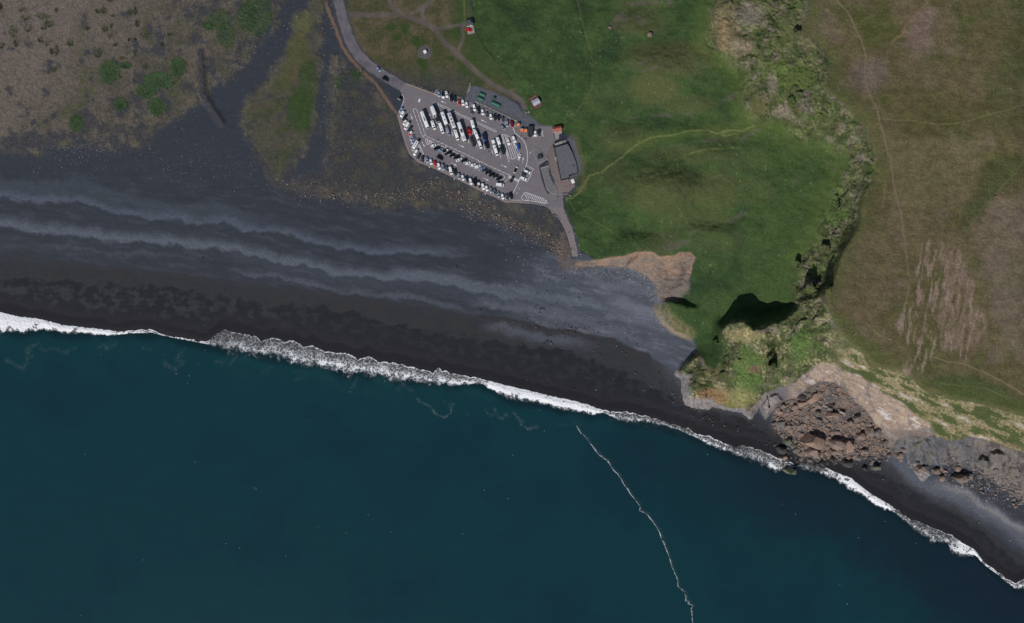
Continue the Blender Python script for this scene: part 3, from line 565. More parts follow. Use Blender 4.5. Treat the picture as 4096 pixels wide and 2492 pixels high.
# basalt foot of the headland
rock = mix(lin(116, 110, 112), lin(142, 136, 136), sm(-0.4, 0.4, nf + ng * 0.6))
foot = [(2703, 1498), (2728, 1510), (2732, 1564), (2743, 1615), (2774, 1626), (2832, 1634), (2850, 1622), (2909, 1638), (2967, 1647), (3002, 1673), (3029, 1630), (3062, 1578)]
d_f = dist(us, vs, foot, False)
wfoot = np.interp(u, [2700, 2730, 2760, 2830, 2870, 2930, 3000, 3030], [26, 14, 34, 40, 14, 9, 22, 8])
lay(rock, sm(1.1, 0.75, d_f / wfoot) * (dist(us, vs, CRAG) < 6) * 0.95)
lay(lin(148, 132, 112), sm(14, 4, dist(us, vs, [(2625, 1240), (2650, 1290), (2700, 1330), (2750, 1350)], False)) * 0.8)
lay(mix(lin(126, 112, 92), lin(92, 96, 58), sm(-0.2, 0.3, nf)), sm(40, 12, dist(us, vs, [(2640, 1235), (2690, 1290), (2755, 1335)], False)) * 0.7 * (1 - m_pale * 0))
trail([(2790, 1405), (2812, 1450), (2830, 1490), (2860, 1530), (2900, 1575), (2950, 1612), (3010, 1640)], 5, (132, 122, 92), 0.6, 6)

# -- plateau moor
pc = mix(lin(87, 81, 55), lin(97, 87, 65), sm(-0.4, 0.5, nm * 0.6 + nb))
pc = mix(pc, lin(76, 82, 48), sm(0.0, 0.6, fbm(u, v, 170, 4, 211)) * 0.8)
pc = mix(pc, lin(104, 92, 78), sm(0.2, 0.7, fbm(u, v, 130, 4, 215) + 0.35 * sm(3850, 4050, u) * sm(620, 800, v) + 0.3 * sm(3600, 3350, u) * sm(420, 150, v)) * 0.8)
for pts, c, a in [([(3945, 623), (4096, 623), (4096, 650), (4020, 740), (3930, 850), (3865, 930), (3830, 870), (3900, 770)], (66, 74, 42), 0.75), ([(4040, -60), (4200, -60), (4200, 500), (4000, 520), (3900, 480), (3990, 300)], (72, 76, 46), 0.6),
                  ([(3563, 170), (3610, 165), (3640, 110), (3700, 15), (3760, 40), (3730, 170), (3670, 245), (3655, 200)], (114, 98, 90), 0.75), ([(3560, 560), (3700, 545), (3900, 550), (3935, 640), (3900, 800), (3700, 860), (3600, 900), (3540, 700)], (102, 94, 68), 0.65),
                  ([(3900, 900), (3960, 830), (4096, 760), (4300, 700), (4300, 1500), (4060, 1420), (3980, 1250), (3930, 1050)], (106, 94, 82), 0.65), ([(3700, 1540), (3760, 1500), (3900, 1500), (4100, 1600), (4300, 1700), (4096, 1655), (3800, 1585)], (62, 76, 42), 0.85),
                  ([(3600, 1440), (3480, 1440), (3400, 1350), (3340, 1260), (3380, 1270), (3460, 1350), (3560, 1410)], (84, 96, 48), 0.6), ([(3350, 950), (3480, 900), (3580, 1150), (3500, 1300), (3380, 1280), (3300, 1160)], (100, 88, 68), 0.6), ([(3440, 250), (3540, 230), (3560, 340), (3450, 380), (3380, 330)], (106, 92, 88), 0.6),
                  ([(3560, 330), (3960, 420), (3900, 520), (3650, 560), (3500, 500)], (80, 76, 48), 0.6), ([(3420, 30), (3560, 20), (3600, 160), (3480, 210), (3420, 110)], (78, 80, 46), 0.6)]:
    d = dist(uw + nb * 25, vw + nm * 18, pts)
    f = lin(*c)
    pc = mix(pc, f, sm(28, -28, d) * a)
pc = pc * (0.82 + 0.38 * sm(-0.55, 0.55, ng * 0.9 + nf * 0.4))[:, None] * (0.86 + 0.28 * sm(-0.5, 0.5, fbm(u, v * 1.4, 48, 4, 217)))[:, None]
lay(pc, m_plat)
gr_ = sm(-95, -8, d_plat + nm * 30 + nb * 20) * m_plat * (0.45 + 0.45 * sm(-0.3, 0.3, fbm(u, v, 55, 4, 219)))
lay(lin(82, 88, 52) * (0.85 + 0.3 * sm(-0.5, 0.5, ng))[:, None], gr_ * 0.75)
ERO = [(3600, 1250), (3640, 1100), (3690, 970), (3730, 960), (3830, 985), (3870, 1080), (3900, 1130), (3905, 1220), (3955, 1290), (3945, 1360), (3885, 1385), (3860, 1440), (3740, 1400), (3715, 1480), (3620, 1510), (3600, 1480), (3640, 1400), (3575, 1300)]
m_ero = sm(14, -20, dist(uw, vw, ERO))
stri = fbm((u + (v - 1200) * 0.16 + nm * 8) * 1.0, v * 0.17, 19, 4, 221, 0.62)
lay(mix(lin(136, 116, 104), lin(112, 98, 88), sm(-0.3, 0.3, ng)), m_ero * np.maximum(sm(0.0, 0.22, stri), 0.8 * sm(3745, 3775, u) * sm(-0.35, 0, stri) * sm(1420, 1380, v)) * 0.9 * (0.7 + 0.3 * sm(-0.3, 0.2, nm)))
lay(lin(160, 144, 132), m_ero * sm(0.15, 0.4, stri) * sm(0.0, 0.4, ng) * 0.75)
z -= m_ero * 0.3 * sm(0.0, 0.25, stri)
PP = C(3072, 0, 2.406, [(640, -40), (680, 20), (780, 130), (830, 250), (900, 400), (940, 540), (935, 750), (980, 910), (1050, 1060), (1070, 1150), (1120, 1330), (1160, 1499)]) + C(3072, 623, 2.406, [(1175, 0), (1200, 200), (1240, 420), (1290, 600), (1310, 800), (1330, 960), (1355, 1150)])
trail(PP, 2.6, (118, 102, 84), 0.75, 3)
trail(C(3072, 0, 2.406, [(1100, 1148), (1420, 1165), (1600, 1195), (1760, 1195), (1930, 1165), (2100, 1105), (2300, 1060), (2410, 1020), (2500, 1012), (2900, 1000)]), 2.0, (108, 110, 72), 0.6, 1.6)
trail(C(3072, 623, 2.406, [(1870, 780), (1980, 640), (2060, 500), (2150, 420), (2350, 190), (2500, 0)]), 1.4, (88, 104, 62), 0.6, 1.5)
trail(C(3072, 1246, 2.406, [(950, 120), (1060, 220), (1190, 275)]), 1.8, (118, 110, 80), 0.6, 2); trail(C(3072, 1246, 2.406, [(1600, 440), (1750, 490), (1880, 500), (2050, 570), (2250, 670), (2464, 800), (2700, 950)]), 2.0, (124, 112, 86), 0.7, 2.2)
trail(C(3072, 1246, 2.406, [(1650, 690), (1900, 720), (2100, 740), (2300, 830)]), 1.3, (100, 110, 70), 0.5, 2)
trail(C(3072, 623, 2.406, [(1130, 250), (1120, 400), (1100, 500)]), 4, (112, 102, 72), 0.5, 4)
trail(C(3072, 0, 2.406, [(1190, 405), (1290, 330), (1330, 230), (1400, 190), (1450, 120), (1530, 30)]), 4, (128, 106, 82), 0.6, 4, gate)
# dark green and straw strips below the edge of the moor on the south side
ssl = sm(3300, 3420, u) * sm(1250, 1400, v) * crag_only
sb = fbm(u + v * 0.2, (v - 0.42 * u) * 3.0, 120, 4, 231)
lay(mix(lin(152, 139, 108), lin(118, 109, 82), sm(-0.3, 0.3, tus)), ssl * 0.85)
lay(lin(64, 78, 44) * (0.8 + 0.4 * sm(-0.4, 0.4, tus))[:, None], ssl * sm(-0.12, 0.15, sb + 0.25 * tus) * 0.9)
lay(lin(178, 166, 160), ssl * sm(0.3, 0.48, -sb + 0.15 * nf) * 0.8)
lay(lin(112, 108, 60), ssl * sm(3560, 3600, u) * sm(3760, 3680, u) * sm(1640, 1690, v) * 0.8)
lay(lin(116, 100, 84), crag_only * sm(3900, 3960, u) * sm(12, -4, np.abs(v - np.interp(u, [3800, 4096, 4400], [1745, 1790, 1930]))) * 0.7)

# -- orange cliff, landslide scar, debris
oc = mix(lin(140, 116, 98), lin(122, 109, 100), sm(-0.3, 0.4, nm + 0.3 * nf))
oc = mix(oc, lin(124, 116, 110), sm(0.1, 0.5, fbm(u, v, 38, 4, 241)) * 0.8)
oc = mix(oc, lin(160, 128, 100), sm(-14, 0, dist(us, vs, ORANGE)) * 0.5)
oc = mix(oc, lin(108, 100, 96), sm(1040, 1110, v + nm * 25 - 0.12 * (u - 2500)) * 0.75)
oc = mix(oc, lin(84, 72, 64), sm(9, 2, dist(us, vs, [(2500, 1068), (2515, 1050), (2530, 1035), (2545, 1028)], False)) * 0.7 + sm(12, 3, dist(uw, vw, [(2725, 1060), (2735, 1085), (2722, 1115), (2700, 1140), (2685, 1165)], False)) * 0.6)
oc = oc * (0.84 + 0.34 * sm(-0.5, 0.5, ng + 0.4 * nf))[:, None]
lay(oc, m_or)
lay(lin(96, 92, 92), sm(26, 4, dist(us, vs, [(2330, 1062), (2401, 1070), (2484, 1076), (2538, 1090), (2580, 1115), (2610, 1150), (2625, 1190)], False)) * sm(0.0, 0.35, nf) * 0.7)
streak = fbm(u * 0.5 + v * 0.9, (v - 0.62 * u) * 2.6, 110, 5, 251, 0.6)
sc = mix(lin(166, 148, 134), lin(140, 122, 108), sm(-0.3, 0.3, streak))
sc = mix(sc, lin(204, 194, 190), sm(0.12, 0.5, streak + 0.25 * nf) * 0.85)
sc = mix(sc, lin(112, 108, 112), sm(0.1, 0.5, fbm(u, v, 50, 4, 255)) * 0.8)
sc = mix(sc, lin(104, 102, 106), sm(3200, 3130, u) * 0.9)
sc = mix(sc, lin(108, 98, 92), sm(1690, 1740, v) * 0.8)
sc = sc * (0.86 + 0.28 * sm(-0.5, 0.5, ng))[:, None]
lay(sc, m_slide)
lay(mix(lin(142, 134, 132), lin(120, 114, 114), sm(-0.3, 0.3, nf + nm)), sm(3, -3, d_spur) * 0.95)
fc = mix(lin(96, 87, 83), lin(122, 108, 99), sm(-0.3, 0.35, nm + 0.4 * nf))
fc = mix(fc, lin(80, 79, 83), sm(0.1, 0.4, fbm(u, v, 60, 3, 261)) * 0.8)
fc = mix(fc, lin(92, 88, 86), sm(-20, -2, dist(us, vs, FAN)) * 0.6)
fc = fc * (0.85 + 0.3 * sm(-0.5, 0.5, ng + 0.5 * nf))[:, None]
lay(fc, m_fan)
lc = mix(lin(108, 103, 98), lin(98, 98, 102), sm(-0.3, 0.3, nm))
lc = mix(lc, lin(116, 107, 101), sm(3850, 4000, u) * 0.7)
lc = mix(lc, lin(70, 68, 70), sm(0.12, 0.3, fbm(u * 1.2, v * 0.8, 44, 4, 277)) * 0.7)
lc = mix(lc, lin(132, 130, 134), sm(0.35, 0.6, fbm(u, v * 1.4, 36, 4, 271)) * 0.6)
lc = mix(lc, lin(76, 76, 80), sm(0.1, 0.5, fbm(u, v, 70, 4, 275)) * 0.7)
lc = lc * (0.82 + 0.36 * sm(-0.5, 0.5, ng + 0.4 * nf))[:, None]
lay(lc, m_low)
lay(mix(lin(158, 150, 150), lin(128, 120, 118), sm(-0.2, 0.3, nf + ng)), sm(4, -4, dist(us, vs, [(3654, 1882), (3668, 1890), (3690, 1893), (3712, 1884), (3722, 1900), (3705, 1915), (3692, 1927), (3680, 1920), (3670, 1900)])) * 0.9)
lay(lin(150, 146, 148), sm(9, 3, dist(us, vs, [(3632, 1772), (3628, 1800), (3636, 1850), (3640, 1866), (3660, 1864)], False)) * sm(-0.1, 0.3, nf) * 0.7)

lay(mix(lin(116, 104, 94), lin(98, 92, 88), sm(-0.2, 0.3, nf)), sm(12, -8, dist(uw, vw, [(2640, 1150), (2700, 1135), (2755, 1130), (2760, 1160), (2720, 1195), (2660, 1205), (2635, 1190)])) * 0.9 * (1 - m_crag))
# -- worn ground, yard, tracks, road
lay(mix(lin(84, 88, 98), lin(96, 96, 102), sm(-0.3, 0.4, nf + ng)), sm(5, -5, d_yard))
lay(mix(lin(90, 83, 80), lin(102, 92, 87), sm(-0.3, 0.4, nm)), sm(6, -4, d_track) * 0.9)
lay(lin(66, 64, 68), sm(34, 24, d_road) * 0.9 * (d_lot > 0) * sm(345, 320, v))
lay(mix(lin(106, 102, 108), lin(94, 91, 98), sm(-0.2, 0.4, fbm(u, v, 30, 3, 281))), sm(21, 18.5, d_road))
lay(lin(118, 97, 82), sm(8.5, 4, d_foot) * 0.9)
lay(lin(120, 108, 108), sm(3, -3, d_plaza))
lay(lin(96, 92, 66), sm(20, 0, np.abs(dist(us, vs, YARD) - 8)) * sm(2270, 2300, u) * 0.5)
lay(lin(120, 112, 112), sm(2, -2, dist(us, vs, [(1862, 106), (1893, 96), (1901, 130), (1872, 138)])))
# dark gravel of the old bank, the wall's shadow side painted into its colour
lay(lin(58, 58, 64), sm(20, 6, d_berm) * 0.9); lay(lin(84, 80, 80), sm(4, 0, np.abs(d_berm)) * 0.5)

# ------------------------------------------------------------------ materials
def new_mat(name):
    m = bpy.data.materials.new(name); m.use_nodes = True
    nt = m.node_tree
    for n in list(nt.nodes): nt.nodes.remove(n)
    out = nt.nodes.new('ShaderNodeOutputMaterial'); b = nt.nodes.new('ShaderNodeBsdfPrincipled')
    nt.links.new(b.outputs[0], out.inputs[0])
    return m, nt, b
def N(nt, t, **kw):
    n = nt.nodes.new(t)
    for k, val in kw.items():
        if k in n.inputs: n.inputs[k].default_value = val
        else: setattr(n, k, val)
    return n
def math_n(nt, op, a, b=None):
    n = nt.nodes.new('ShaderNodeMath'); n.operation = op
    for i, s in enumerate((a, b)):
        if s is None: continue
        if isinstance(s, (int, float)): n.inputs[i].default_value = s
        else: nt.links.new(s, n.inputs[i])
    return n.outputs[0]

def ground_mat(name, scale, amount, bump, rough=0.95, speck=0.0, speck_col=(0.6, 0.6, 0.6), stretch=(1, 1, 1), spec=0.15):
    """colour of the ground kind times fine grain; grain also gives the fine relief"""
    m, nt, b = new_mat(name)
    at = N(nt, 'ShaderNodeAttribute', attribute_name='ground_colour')
    tc = N(nt, 'ShaderNodeTexCoord'); mp = N(nt, 'ShaderNodeMapping'); mp.inputs['Scale'].default_value = stretch
    nt.links.new(tc.outputs['Object'], mp.inputs[0])
    n1 = N(nt, 'ShaderNodeTexNoise', Scale=scale, Detail=5.0, Roughness=0.7); nt.links.new(mp.outputs[0], n1.inputs['Vector'])
    n2 = N(nt, 'ShaderNodeTexNoise', Scale=scale * 0.27, Detail=3.0, Roughness=0.6); nt.links.new(mp.outputs[0], n2.inputs['Vector'])
    s = math_n(nt, 'ADD', math_n(nt, 'MULTIPLY', n1.outputs[0], 0.65), math_n(nt, 'MULTIPLY', n2.outputs[0], 0.35))
    mr = N(nt, 'ShaderNodeMapRange'); mr.inputs['From Min'].default_value = 0.33; mr.inputs['From Max'].default_value = 0.67
    mr.inputs['To Min'].default_value = 1 - amount; mr.inputs['To Max'].default_value = 1 + amount
    nt.links.new(s, mr.inputs[0])
    mul = N(nt, 'ShaderNodeVectorMath', operation='SCALE'); nt.links.new(at.outputs['Color'], mul.inputs[0]); nt.links.new(mr.outputs[0], mul.inputs['Scale'])
    last = mul.outputs[0]
    if speck > 0:
        vo = N(nt, 'ShaderNodeTexVoronoi', Scale=1.1); nt.links.new(tc.outputs['Object'], vo.inputs['Vector'])
        rn = N(nt, 'ShaderNodeTexNoise', Scale=0.05, Detail=3.0); nt.links.new(tc.outputs['Object'], rn.inputs['Vector'])
        thr = math_n(nt, 'MULTIPLY', rn.outputs[0], speck)
        f = math_n(nt, 'LESS_THAN', vo.outputs['Distance'], thr)
        mx = N(nt, 'ShaderNodeMix', data_type='RGBA'); nt.links.new(f, mx.inputs[0]); nt.links.new(last, mx.inputs[6]); mx.inputs[7].default_value = (*speck_col, 1)
        last = mx.outputs[2]
    nt.links.new(last, b.inputs['Base Color'])
    b.inputs['Roughness'].default_value = rough
    b.inputs['Specular IOR Level'].default_value = spec
    bp = N(nt, 'ShaderNodeBump', Strength=bump, Distance=0.35); nt.links.new(n1.outputs[0], bp.inputs['Height']); nt.links.new(bp.outputs[0], b.inputs['Normal'])
    return m
G = {'beach': ground_mat('black_sand', 2.2, 0.22, 0.25, 0.8, 0.0, stretch=(0.45, 1, 1), spec=0.3),
     'heath': ground_mat('heath_moss', 1.3, 0.34, 0.7, speck=0.0),
     'meadow': ground_mat('meadow_grass', 0.9, 0.22, 0.6),
     'cliff': ground_mat('crag_grass', 0.8, 0.32, 0.7),
     'plateau': ground_mat('moor_grass', 1.0, 0.2, 0.5),
     'landslide': ground_mat('weathered_rock', 0.9, 0.24, 0.5),
     'debris': ground_mat('rock_debris', 0.9, 0.3, 0.6),
     'gravel': ground_mat('gravel', 2.0, 0.25, 0.4),
     'asphalt': ground_mat('worn_asphalt', 1.5, 0.12, 0.15)}

# ------------------------------------------------------------------ split the sheet into the kinds of ground
full = np.full(NU * NV, -1, np.int64); full[LI] = np.arange(len(LI))
lab = np.zeros(len(u), np.int8)                        # 0 beach
lab[m_heath > 0.5] = 1; lab[m_olive > 0.5] = 1
lab[m_mead > 0.5] = 2; lab[(m_crag > 0.5)] = 3
lab[m_plat > 0.5] = 4; lab[m_or > 0.5] = 5; lab[m_low > 0.5] = 6; lab[m_slide > 0.5] = 7; lab[m_fan > 0.5] = 8
lab[d_yard < 0] = 9; lab[d_track < 1] = 10; lab[d_road < 19] = 11; lab[d_foot < 6.5] = 12; lab[d_plaza < 0] = 13
NAMES = [('beach', 'beach'), ('heath', 'heath'), ('meadow', 'meadow'), ('cliff', 'cliff'), ('plateau', 'plateau'), ('eroded_bank', 'landslide'), ('rocky_shore', 'landslide'), ('landslide_slope', 'landslide'),
         ('debris_fan', 'debris'), ('gravel_yard', 'gravel'), ('gravel_track', 'gravel'), ('road', 'asphalt'), ('footpath', 'gravel'), ('pavement', 'asphalt')]
X3 = ((u - CU) * S * (1 - z / HC)).astype(np.float32); Y3 = ((CV - v) * S * (1 - z / HC)).astype(np.float32)
PT = np.stack([X3, Y3, z.astype(np.float32)], 1)
idx = full.reshape(NV, NU)
q = np.stack([idx[:-1, :-1], idx[1:, :-1], idx[1:, 1:], idx[:-1, 1:]], -1).reshape(-1, 4)
q = q[(q >= 0).all(1)]
qlab = lab[q[:, 0]]
def sheet(name, pts, quads, colours, mat, kind='structure', smooth=True, attr='ground_colour'):
    me = bpy.data.meshes.new(name)
    me.vertices.add(len(pts)); me.vertices.foreach_set('co', pts.astype(np.float32).ravel())
    me.loops.add(quads.size); me.loops.foreach_set('vertex_index', quads.astype(np.int32).ravel())
    me.polygons.add(len(quads)); me.polygons.foreach_set('loop_start', np.arange(0, quads.size, 4, dtype=np.int32))
    me.polygons.foreach_set('loop_total', np.full(len(quads), 4, np.int32))
    me.update(calc_edges=True)
    if smooth: me.polygons.foreach_set('use_smooth', np.ones(len(quads), bool))
    if colours is not None:
        a = me.attributes.new(attr, 'FLOAT_COLOR', 'POINT')
        rgba = np.ones((len(pts), 4), np.float32); rgba[:, :3] = colours
        a.data.foreach_set('color', rgba.ravel())
    me.materials.append(mat)
    o = bpy.data.objects.new(name, me); COL.objects.link(o)
    if kind: o['kind'] = kind
    return o
LABELS = {'beach': 'black sand beach with pale shingle ridges', 'heath': 'grey brown heath with dark sand showing through', 'meadow': 'green meadow slope above the car park', 'cliff': 'steep crags with straw coloured tussocks',
          'plateau': 'brown moorland on top of the cliffs', 'eroded_bank': 'orange eroded bank at the top of the beach', 'rocky_shore': 'grey rocky foot of the southern cliffs', 'landslide_slope': 'pale bare scar left by the landslide',
          'debris_fan': 'brown rubble fan below the landslide scar', 'gravel_yard': 'blue grey gravel yard behind the car park', 'gravel_track': 'brown gravel tracks across the grass', 'road': 'grey access road leading to the car park', 'footpath': 'brown footpath beside the road', 'pavement': 'paved walk in front of the cafe'}
for k, (nm_, mt_) in enumerate(NAMES):
    qq = q[qlab == k]
    if not len(qq): continue
    used, inv = np.unique(qq, return_inverse=True)
    o = sheet(nm_, PT[used], inv.reshape(-1, 4), col[used], G[mt_])
    o['label'] = LABELS[nm_]

# heights at any photograph pixel, for standing things on the ground
ZG = np.full(NU * NV, -3.0, np.float32); ZG[LI] = z; ZG = ZG.reshape(NV, NU)
def ground(U_, V_):
    x = float(np.interp(U_, uax, np.arange(NU))); y = float(np.interp(V_, vax, np.arange(NV)))
    i = min(int(x), NU - 2); j = min(int(y), NV - 2); fx = x - i; fy = y - j
    return float((ZG[j, i] * (1 - fx) + ZG[j, i + 1] * fx) * (1 - fy) + (ZG[j + 1, i] * (1 - fx) + ZG[j + 1, i + 1] * fx) * fy)
def at(U_, V_, zz):
    """the point at height zz seen at photograph pixel U, V"""
    return Vector(((U_ - CU) * S * (1 - zz / HC), (CV - V_) * S * (1 - zz / HC), zz))
def on(U_, V_, dz=0.0, zmin=None):
    g = ground(U_, V_)
    if zmin is not None: g = max(g, zmin)
    p = at(U_, V_, g); p.z += dz
    return p

# ------------------------------------------------------------------ sea
sm_, nt, b = new_mat('sea_water')
at_ = N(nt, 'ShaderNodeAttribute', attribute_name='ground_colour')
tc = N(nt, 'ShaderNodeTexCoord')
n1 = N(nt, 'ShaderNodeTexNoise', Scale=0.12, Detail=5.0, Roughness=0.6); nt.links.new(tc.outputs['Object'], n1.inputs['Vector'])
n2 = N(nt, 'ShaderNodeTexNoise', Scale=0.6, Detail=3.0, Roughness=0.6); nt.links.new(tc.outputs['Object'], n2.inputs['Vector'])
nt.links.new(at_.outputs['Color'], b.inputs['Base Color'])
b.inputs['Roughness'].default_value = 0.12; b.inputs['IOR'].default_value = 1.33; b.inputs['Specular IOR Level'].default_value = 0.3
hsum = math_n(nt, 'ADD', n1.outputs[0], math_n(nt, 'MULTIPLY', n2.outputs[0], 0.35))
bp = N(nt, 'ShaderNodeBump', Strength=0.18, Distance=0.4); nt.links.new(hsum, bp.inputs['Height']); nt.links.new(bp.outputs[0], b.inputs['Normal'])
far = [6000, 8000, 12000, 20000, 40000]
su = np.array([-f for f in reversed(far)] + list(np.arange(-1500, 5700, 12)) + far, np.float32)
sv = np.array(list(np.arange(1150, 2700, 12)) + [2800, 3000, 3400] + far, np.float32)
SU, SV = np.meshgrid(su, sv); fu = SU.ravel(); fv = SV.ravel()
dep = fv - flowV(fu)
sc_ = np.tile(lin(22, 56, 64), (len(fu), 1))
def slay(c, t):
    global sc_
    t = np.clip(t, 0, 1)[:, None]; sc_ = sc_ * (1 - t) + c * t
s1 = fbm(fu, fv, 420, 3, 301); s2 = fbm(fu, fv, 130, 4, 305)
slay(lin(22, 50, 61), sm(-0.1, 0.6, s1 + 0.4 * s2) * 0.6)
slay(lin(23, 59, 68), sm(0.0, 0.6, fbm(fu * 0.5 + fv * 0.3, fv * 1.6, 70, 4, 309)) * 0.35)
slay(lin(22, 59, 66), sm(260, 20, dep + s2 * 70) * sm(2700, 1900, fu) * 0.6)
slay(lin(29, 66, 70), sm(110, 20, dep + s2 * 40) * sm(0.0, 0.4, s2) * sm(2500, 1900, fu) * 0.7)
slay(lin(26, 39, 50), sm(2300, 3300, fu + s1 * 200) * sm(420, 120, dep + s2 * 120) * 0.75)
slay(lin(25, 40, 52), sm(3300, 4000, fu + s1 * 300) * 0.6)
slay(lin(17, 34, 40), sm(40, 0, dep + s2 * 20) * 0.75)
sq = np.arange(len(fu)).reshape(len(sv), len(su))
squads = np.stack([sq[:-1, :-1], sq[1:, :-1], sq[1:, 1:], sq[:-1, 1:]], -1).reshape(-1, 4)
sea = sheet('sea', np.stack([(fu - CU) * S, (CV - fv) * S, np.zeros_like(fu)], 1), squads, sc_, sm_)
sea['label'] = 'dark teal sea filling the lower half of the picture'
o = sheet('sea_bed', np.array([[-8000, 2000, -8.0], [-8000, -8000, -8.0], [8000, -8000, -8.0], [8000, 2000, -8.0]], np.float32), np.array([[0, 1, 2, 3]]), np.tile(lin(40, 42, 46), (4, 1)), G['beach'])
o['label'] = 'dark sandy ground far below the sea and land'

# ------------------------------------------------------------------ foam
def foam_mat(name, rgb, scale, maxa, width=0.5, thin=8.0, wash_=1.0):
    fm, nt, b = new_mat(name)
    out = [n for n in nt.nodes if n.type == 'OUTPUT_MATERIAL'][0]
    b.inputs['Base Color'].default_value = (*rgb, 1); b.inputs['Roughness'].default_value = 0.85; b.inputs['Specular IOR Level'].default_value = 0.1
    at_ = N(nt, 'ShaderNodeAttribute', attribute_name='foam_cover')
    tc = N(nt, 'ShaderNodeTexCoord')
    nd = N(nt, 'ShaderNodeTexNoise', Scale=scale * 0.5, Detail=2.0); nt.links.new(tc.outputs['Object'], nd.inputs['Vector'])
    vadd = N(nt, 'ShaderNodeVectorMath', operation='MULTIPLY_ADD'); nt.links.new(nd.outputs['Color'], vadd.inputs[0]); vadd.inputs[1].default_value = (2.2, 2.2, 0); nt.links.new(tc.outputs['Object'], vadd.inputs[2])
    nl = N(nt, 'ShaderNodeTexNoise', Scale=scale, Detail=5.0, Roughness=0.62); nt.links.new(vadd.outputs[0], nl.inputs['Vector'])
    r = math_n(nt, 'SUBTRACT', 1.0, math_n(nt, 'MULTIPLY', math_n(nt, 'ABSOLUTE', math_n(nt, 'SUBTRACT', nl.outputs[0], 0.5)), thin))
    F = at_.outputs['Fac']
    thr = math_n(nt, 'SUBTRACT', math_n(nt, 'SUBTRACT', 1.0, math_n(nt, 'MULTIPLY', F, 0.85)), math_n(nt, 'MULTIPLY', math_n(nt, 'MAXIMUM', math_n(nt, 'SUBTRACT', F, 0.6), 0.0), 4.5))
    mr = N(nt, 'ShaderNodeMapRange', interpolation_type='SMOOTHSTEP'); nt.links.new(math_n(nt, 'SUBTRACT', r, thr), mr.inputs[0])
    mr.inputs['From Min'].default_value = -0.15; mr.inputs['From Max'].default_value = -0.15 + width
    g_ = N(nt, 'ShaderNodeMapRange', interpolation_type='SMOOTHSTEP'); nt.links.new(F, g_.inputs[0]); g_.inputs['From Min'].default_value = 0.02; g_.inputs['From Max'].default_value = 0.7; g_.inputs['To Max'].default_value = maxa
    g2 = N(nt, 'ShaderNodeMapRange', interpolation_type='SMOOTHSTEP'); nt.links.new(F, g2.inputs[0]); g2.inputs['From Min'].default_value = 0.0; g2.inputs['From Max'].default_value = 0.25
    wn_ = N(nt, 'ShaderNodeTexNoise', Scale=0.16, Detail=3.0); nt.links.new(tc.outputs['Object'], wn_.inputs['Vector'])
    wash = math_n(nt, 'MULTIPLY', math_n(nt, 'MULTIPLY', F, wash_), wn_.outputs[0])
    lac = math_n(nt, 'MAXIMUM', mr.outputs[0], wash)
    al = math_n(nt, 'MULTIPLY', lac, math_n(nt, 'MULTIPLY', math_n(nt, 'ADD', math_n(nt, 'MULTIPLY', g_.outputs[0], 0.5), 0.5 * maxa), g2.outputs[0]))
    tr = N(nt, 'ShaderNodeBsdfTransparent'); mx = N(nt, 'ShaderNodeMixShader')
    nt.links.new(al, mx.inputs[0]); nt.links.new(tr.outputs[0], mx.inputs[1]); nt.links.new(b.outputs[0], mx.inputs[2]); nt.links.new(mx.outputs[0], out.inputs[0])
    bp = N(nt, 'ShaderNodeBump', Strength=0.6, Distance=0.4); nt.links.new(nl.outputs[0], bp.inputs['Height']); nt.links.new(bp.outputs[0], b.inputs['Normal'])
    return fm
fm = foam_mat('sea_foam', (0.84, 0.85, 0.88), 0.34, 1.0, 0.6, 8.0, 0.7)
fmd = foam_mat('drifting_foam', (0.55, 0.60, 0.60), 0.5, 0.9, 0.8, 7.0, 0.3)

DENS = [(-1500, .9), (0, 1.0), (170, .97), (260, .85), (460, .8), (600, .62), (720, .72), (823, .6), (850, .4), (1000, .48), (1250, .54), (1400, .6), (1600, .62), (1850, .6), (1925, .66), (1960, .95), (2200, 1.0), (2380, .95), (2430, .55), (2560, .5), (2650, .42), (2740, .42), (2800, .55), (2890, .6),
        (2930, .42), (3060, .45), (3090, .6), (3170, .62), (3192, .2), (3230, .34), (3290, .42), (3320, .75), (3450, .85), (3560, .9), (3585, .4), (3640, .5), (3680, .42), (3800, .5), (3820, .78), (3900, .85), (3945, .7), (4096, .5), (6000, .6)]
dA = np.array(DENS, np.float32)
fuA = np.concatenate([np.arange(-1490, -60, 20), np.arange(-60, 4160, 2.0), np.arange(4160, 5900, 20)]).astype(np.float32)
tA = np.linspace(-0.12, 1.55, 44).astype(np.float32)
TU, TT = np.meshgrid(fuA, tA); tu = TU.ravel(); tt = TT.ravel()
up = shoreV(tu); lo = flowV(tu); wdt = np.maximum(lo - up, 6)
lacy = sm(0.75, 0.62, np.interp(tu, dA[:, 0], dA[:, 1]))
ph = tu / 42.0 + 0.55 * fbm(tu, tu * 0 + 1, 120, 2, 312)
up = up + 2 * fbm(tu, tu * 0 + 5, 16, 2, 311) - lacy * 9 * (np.abs(np.sin(np.pi * ph)) - 0.6) * (0.6 + 0.6 * fbm(tu, tu * 0 + 8, 90, 1, 313))
tv = up + tt * (lo - up)
d = np.interp(tu, dA[:, 0], dA[:, 1])
lowjag = 1.0 + 0.30 * fbm(tu, tv, 26, 3, 315)
body = sm(-0.02, 0.05, tt) * sm(lowjag + 0.22, lowjag - 0.30, tt)
cover = d * body * (0.85 + 0.25 * fbm(tu, tv, 40, 2, 318)) * (1 - lacy * 0.38 * sm(0.75, 0.1, tt)) * (1 + lacy * 0.55 * sm(0.35, 0.8, tt) * sm(-0.4, 0.4, fbm(tu, tv * 0.4, 24, 3, 319)))
seam = np.exp(-((ph - np.round(ph)) / 0.05) ** 2) * lacy * sm(-0.02, 0.05, tt) * sm(0.7, 0.2, tt)
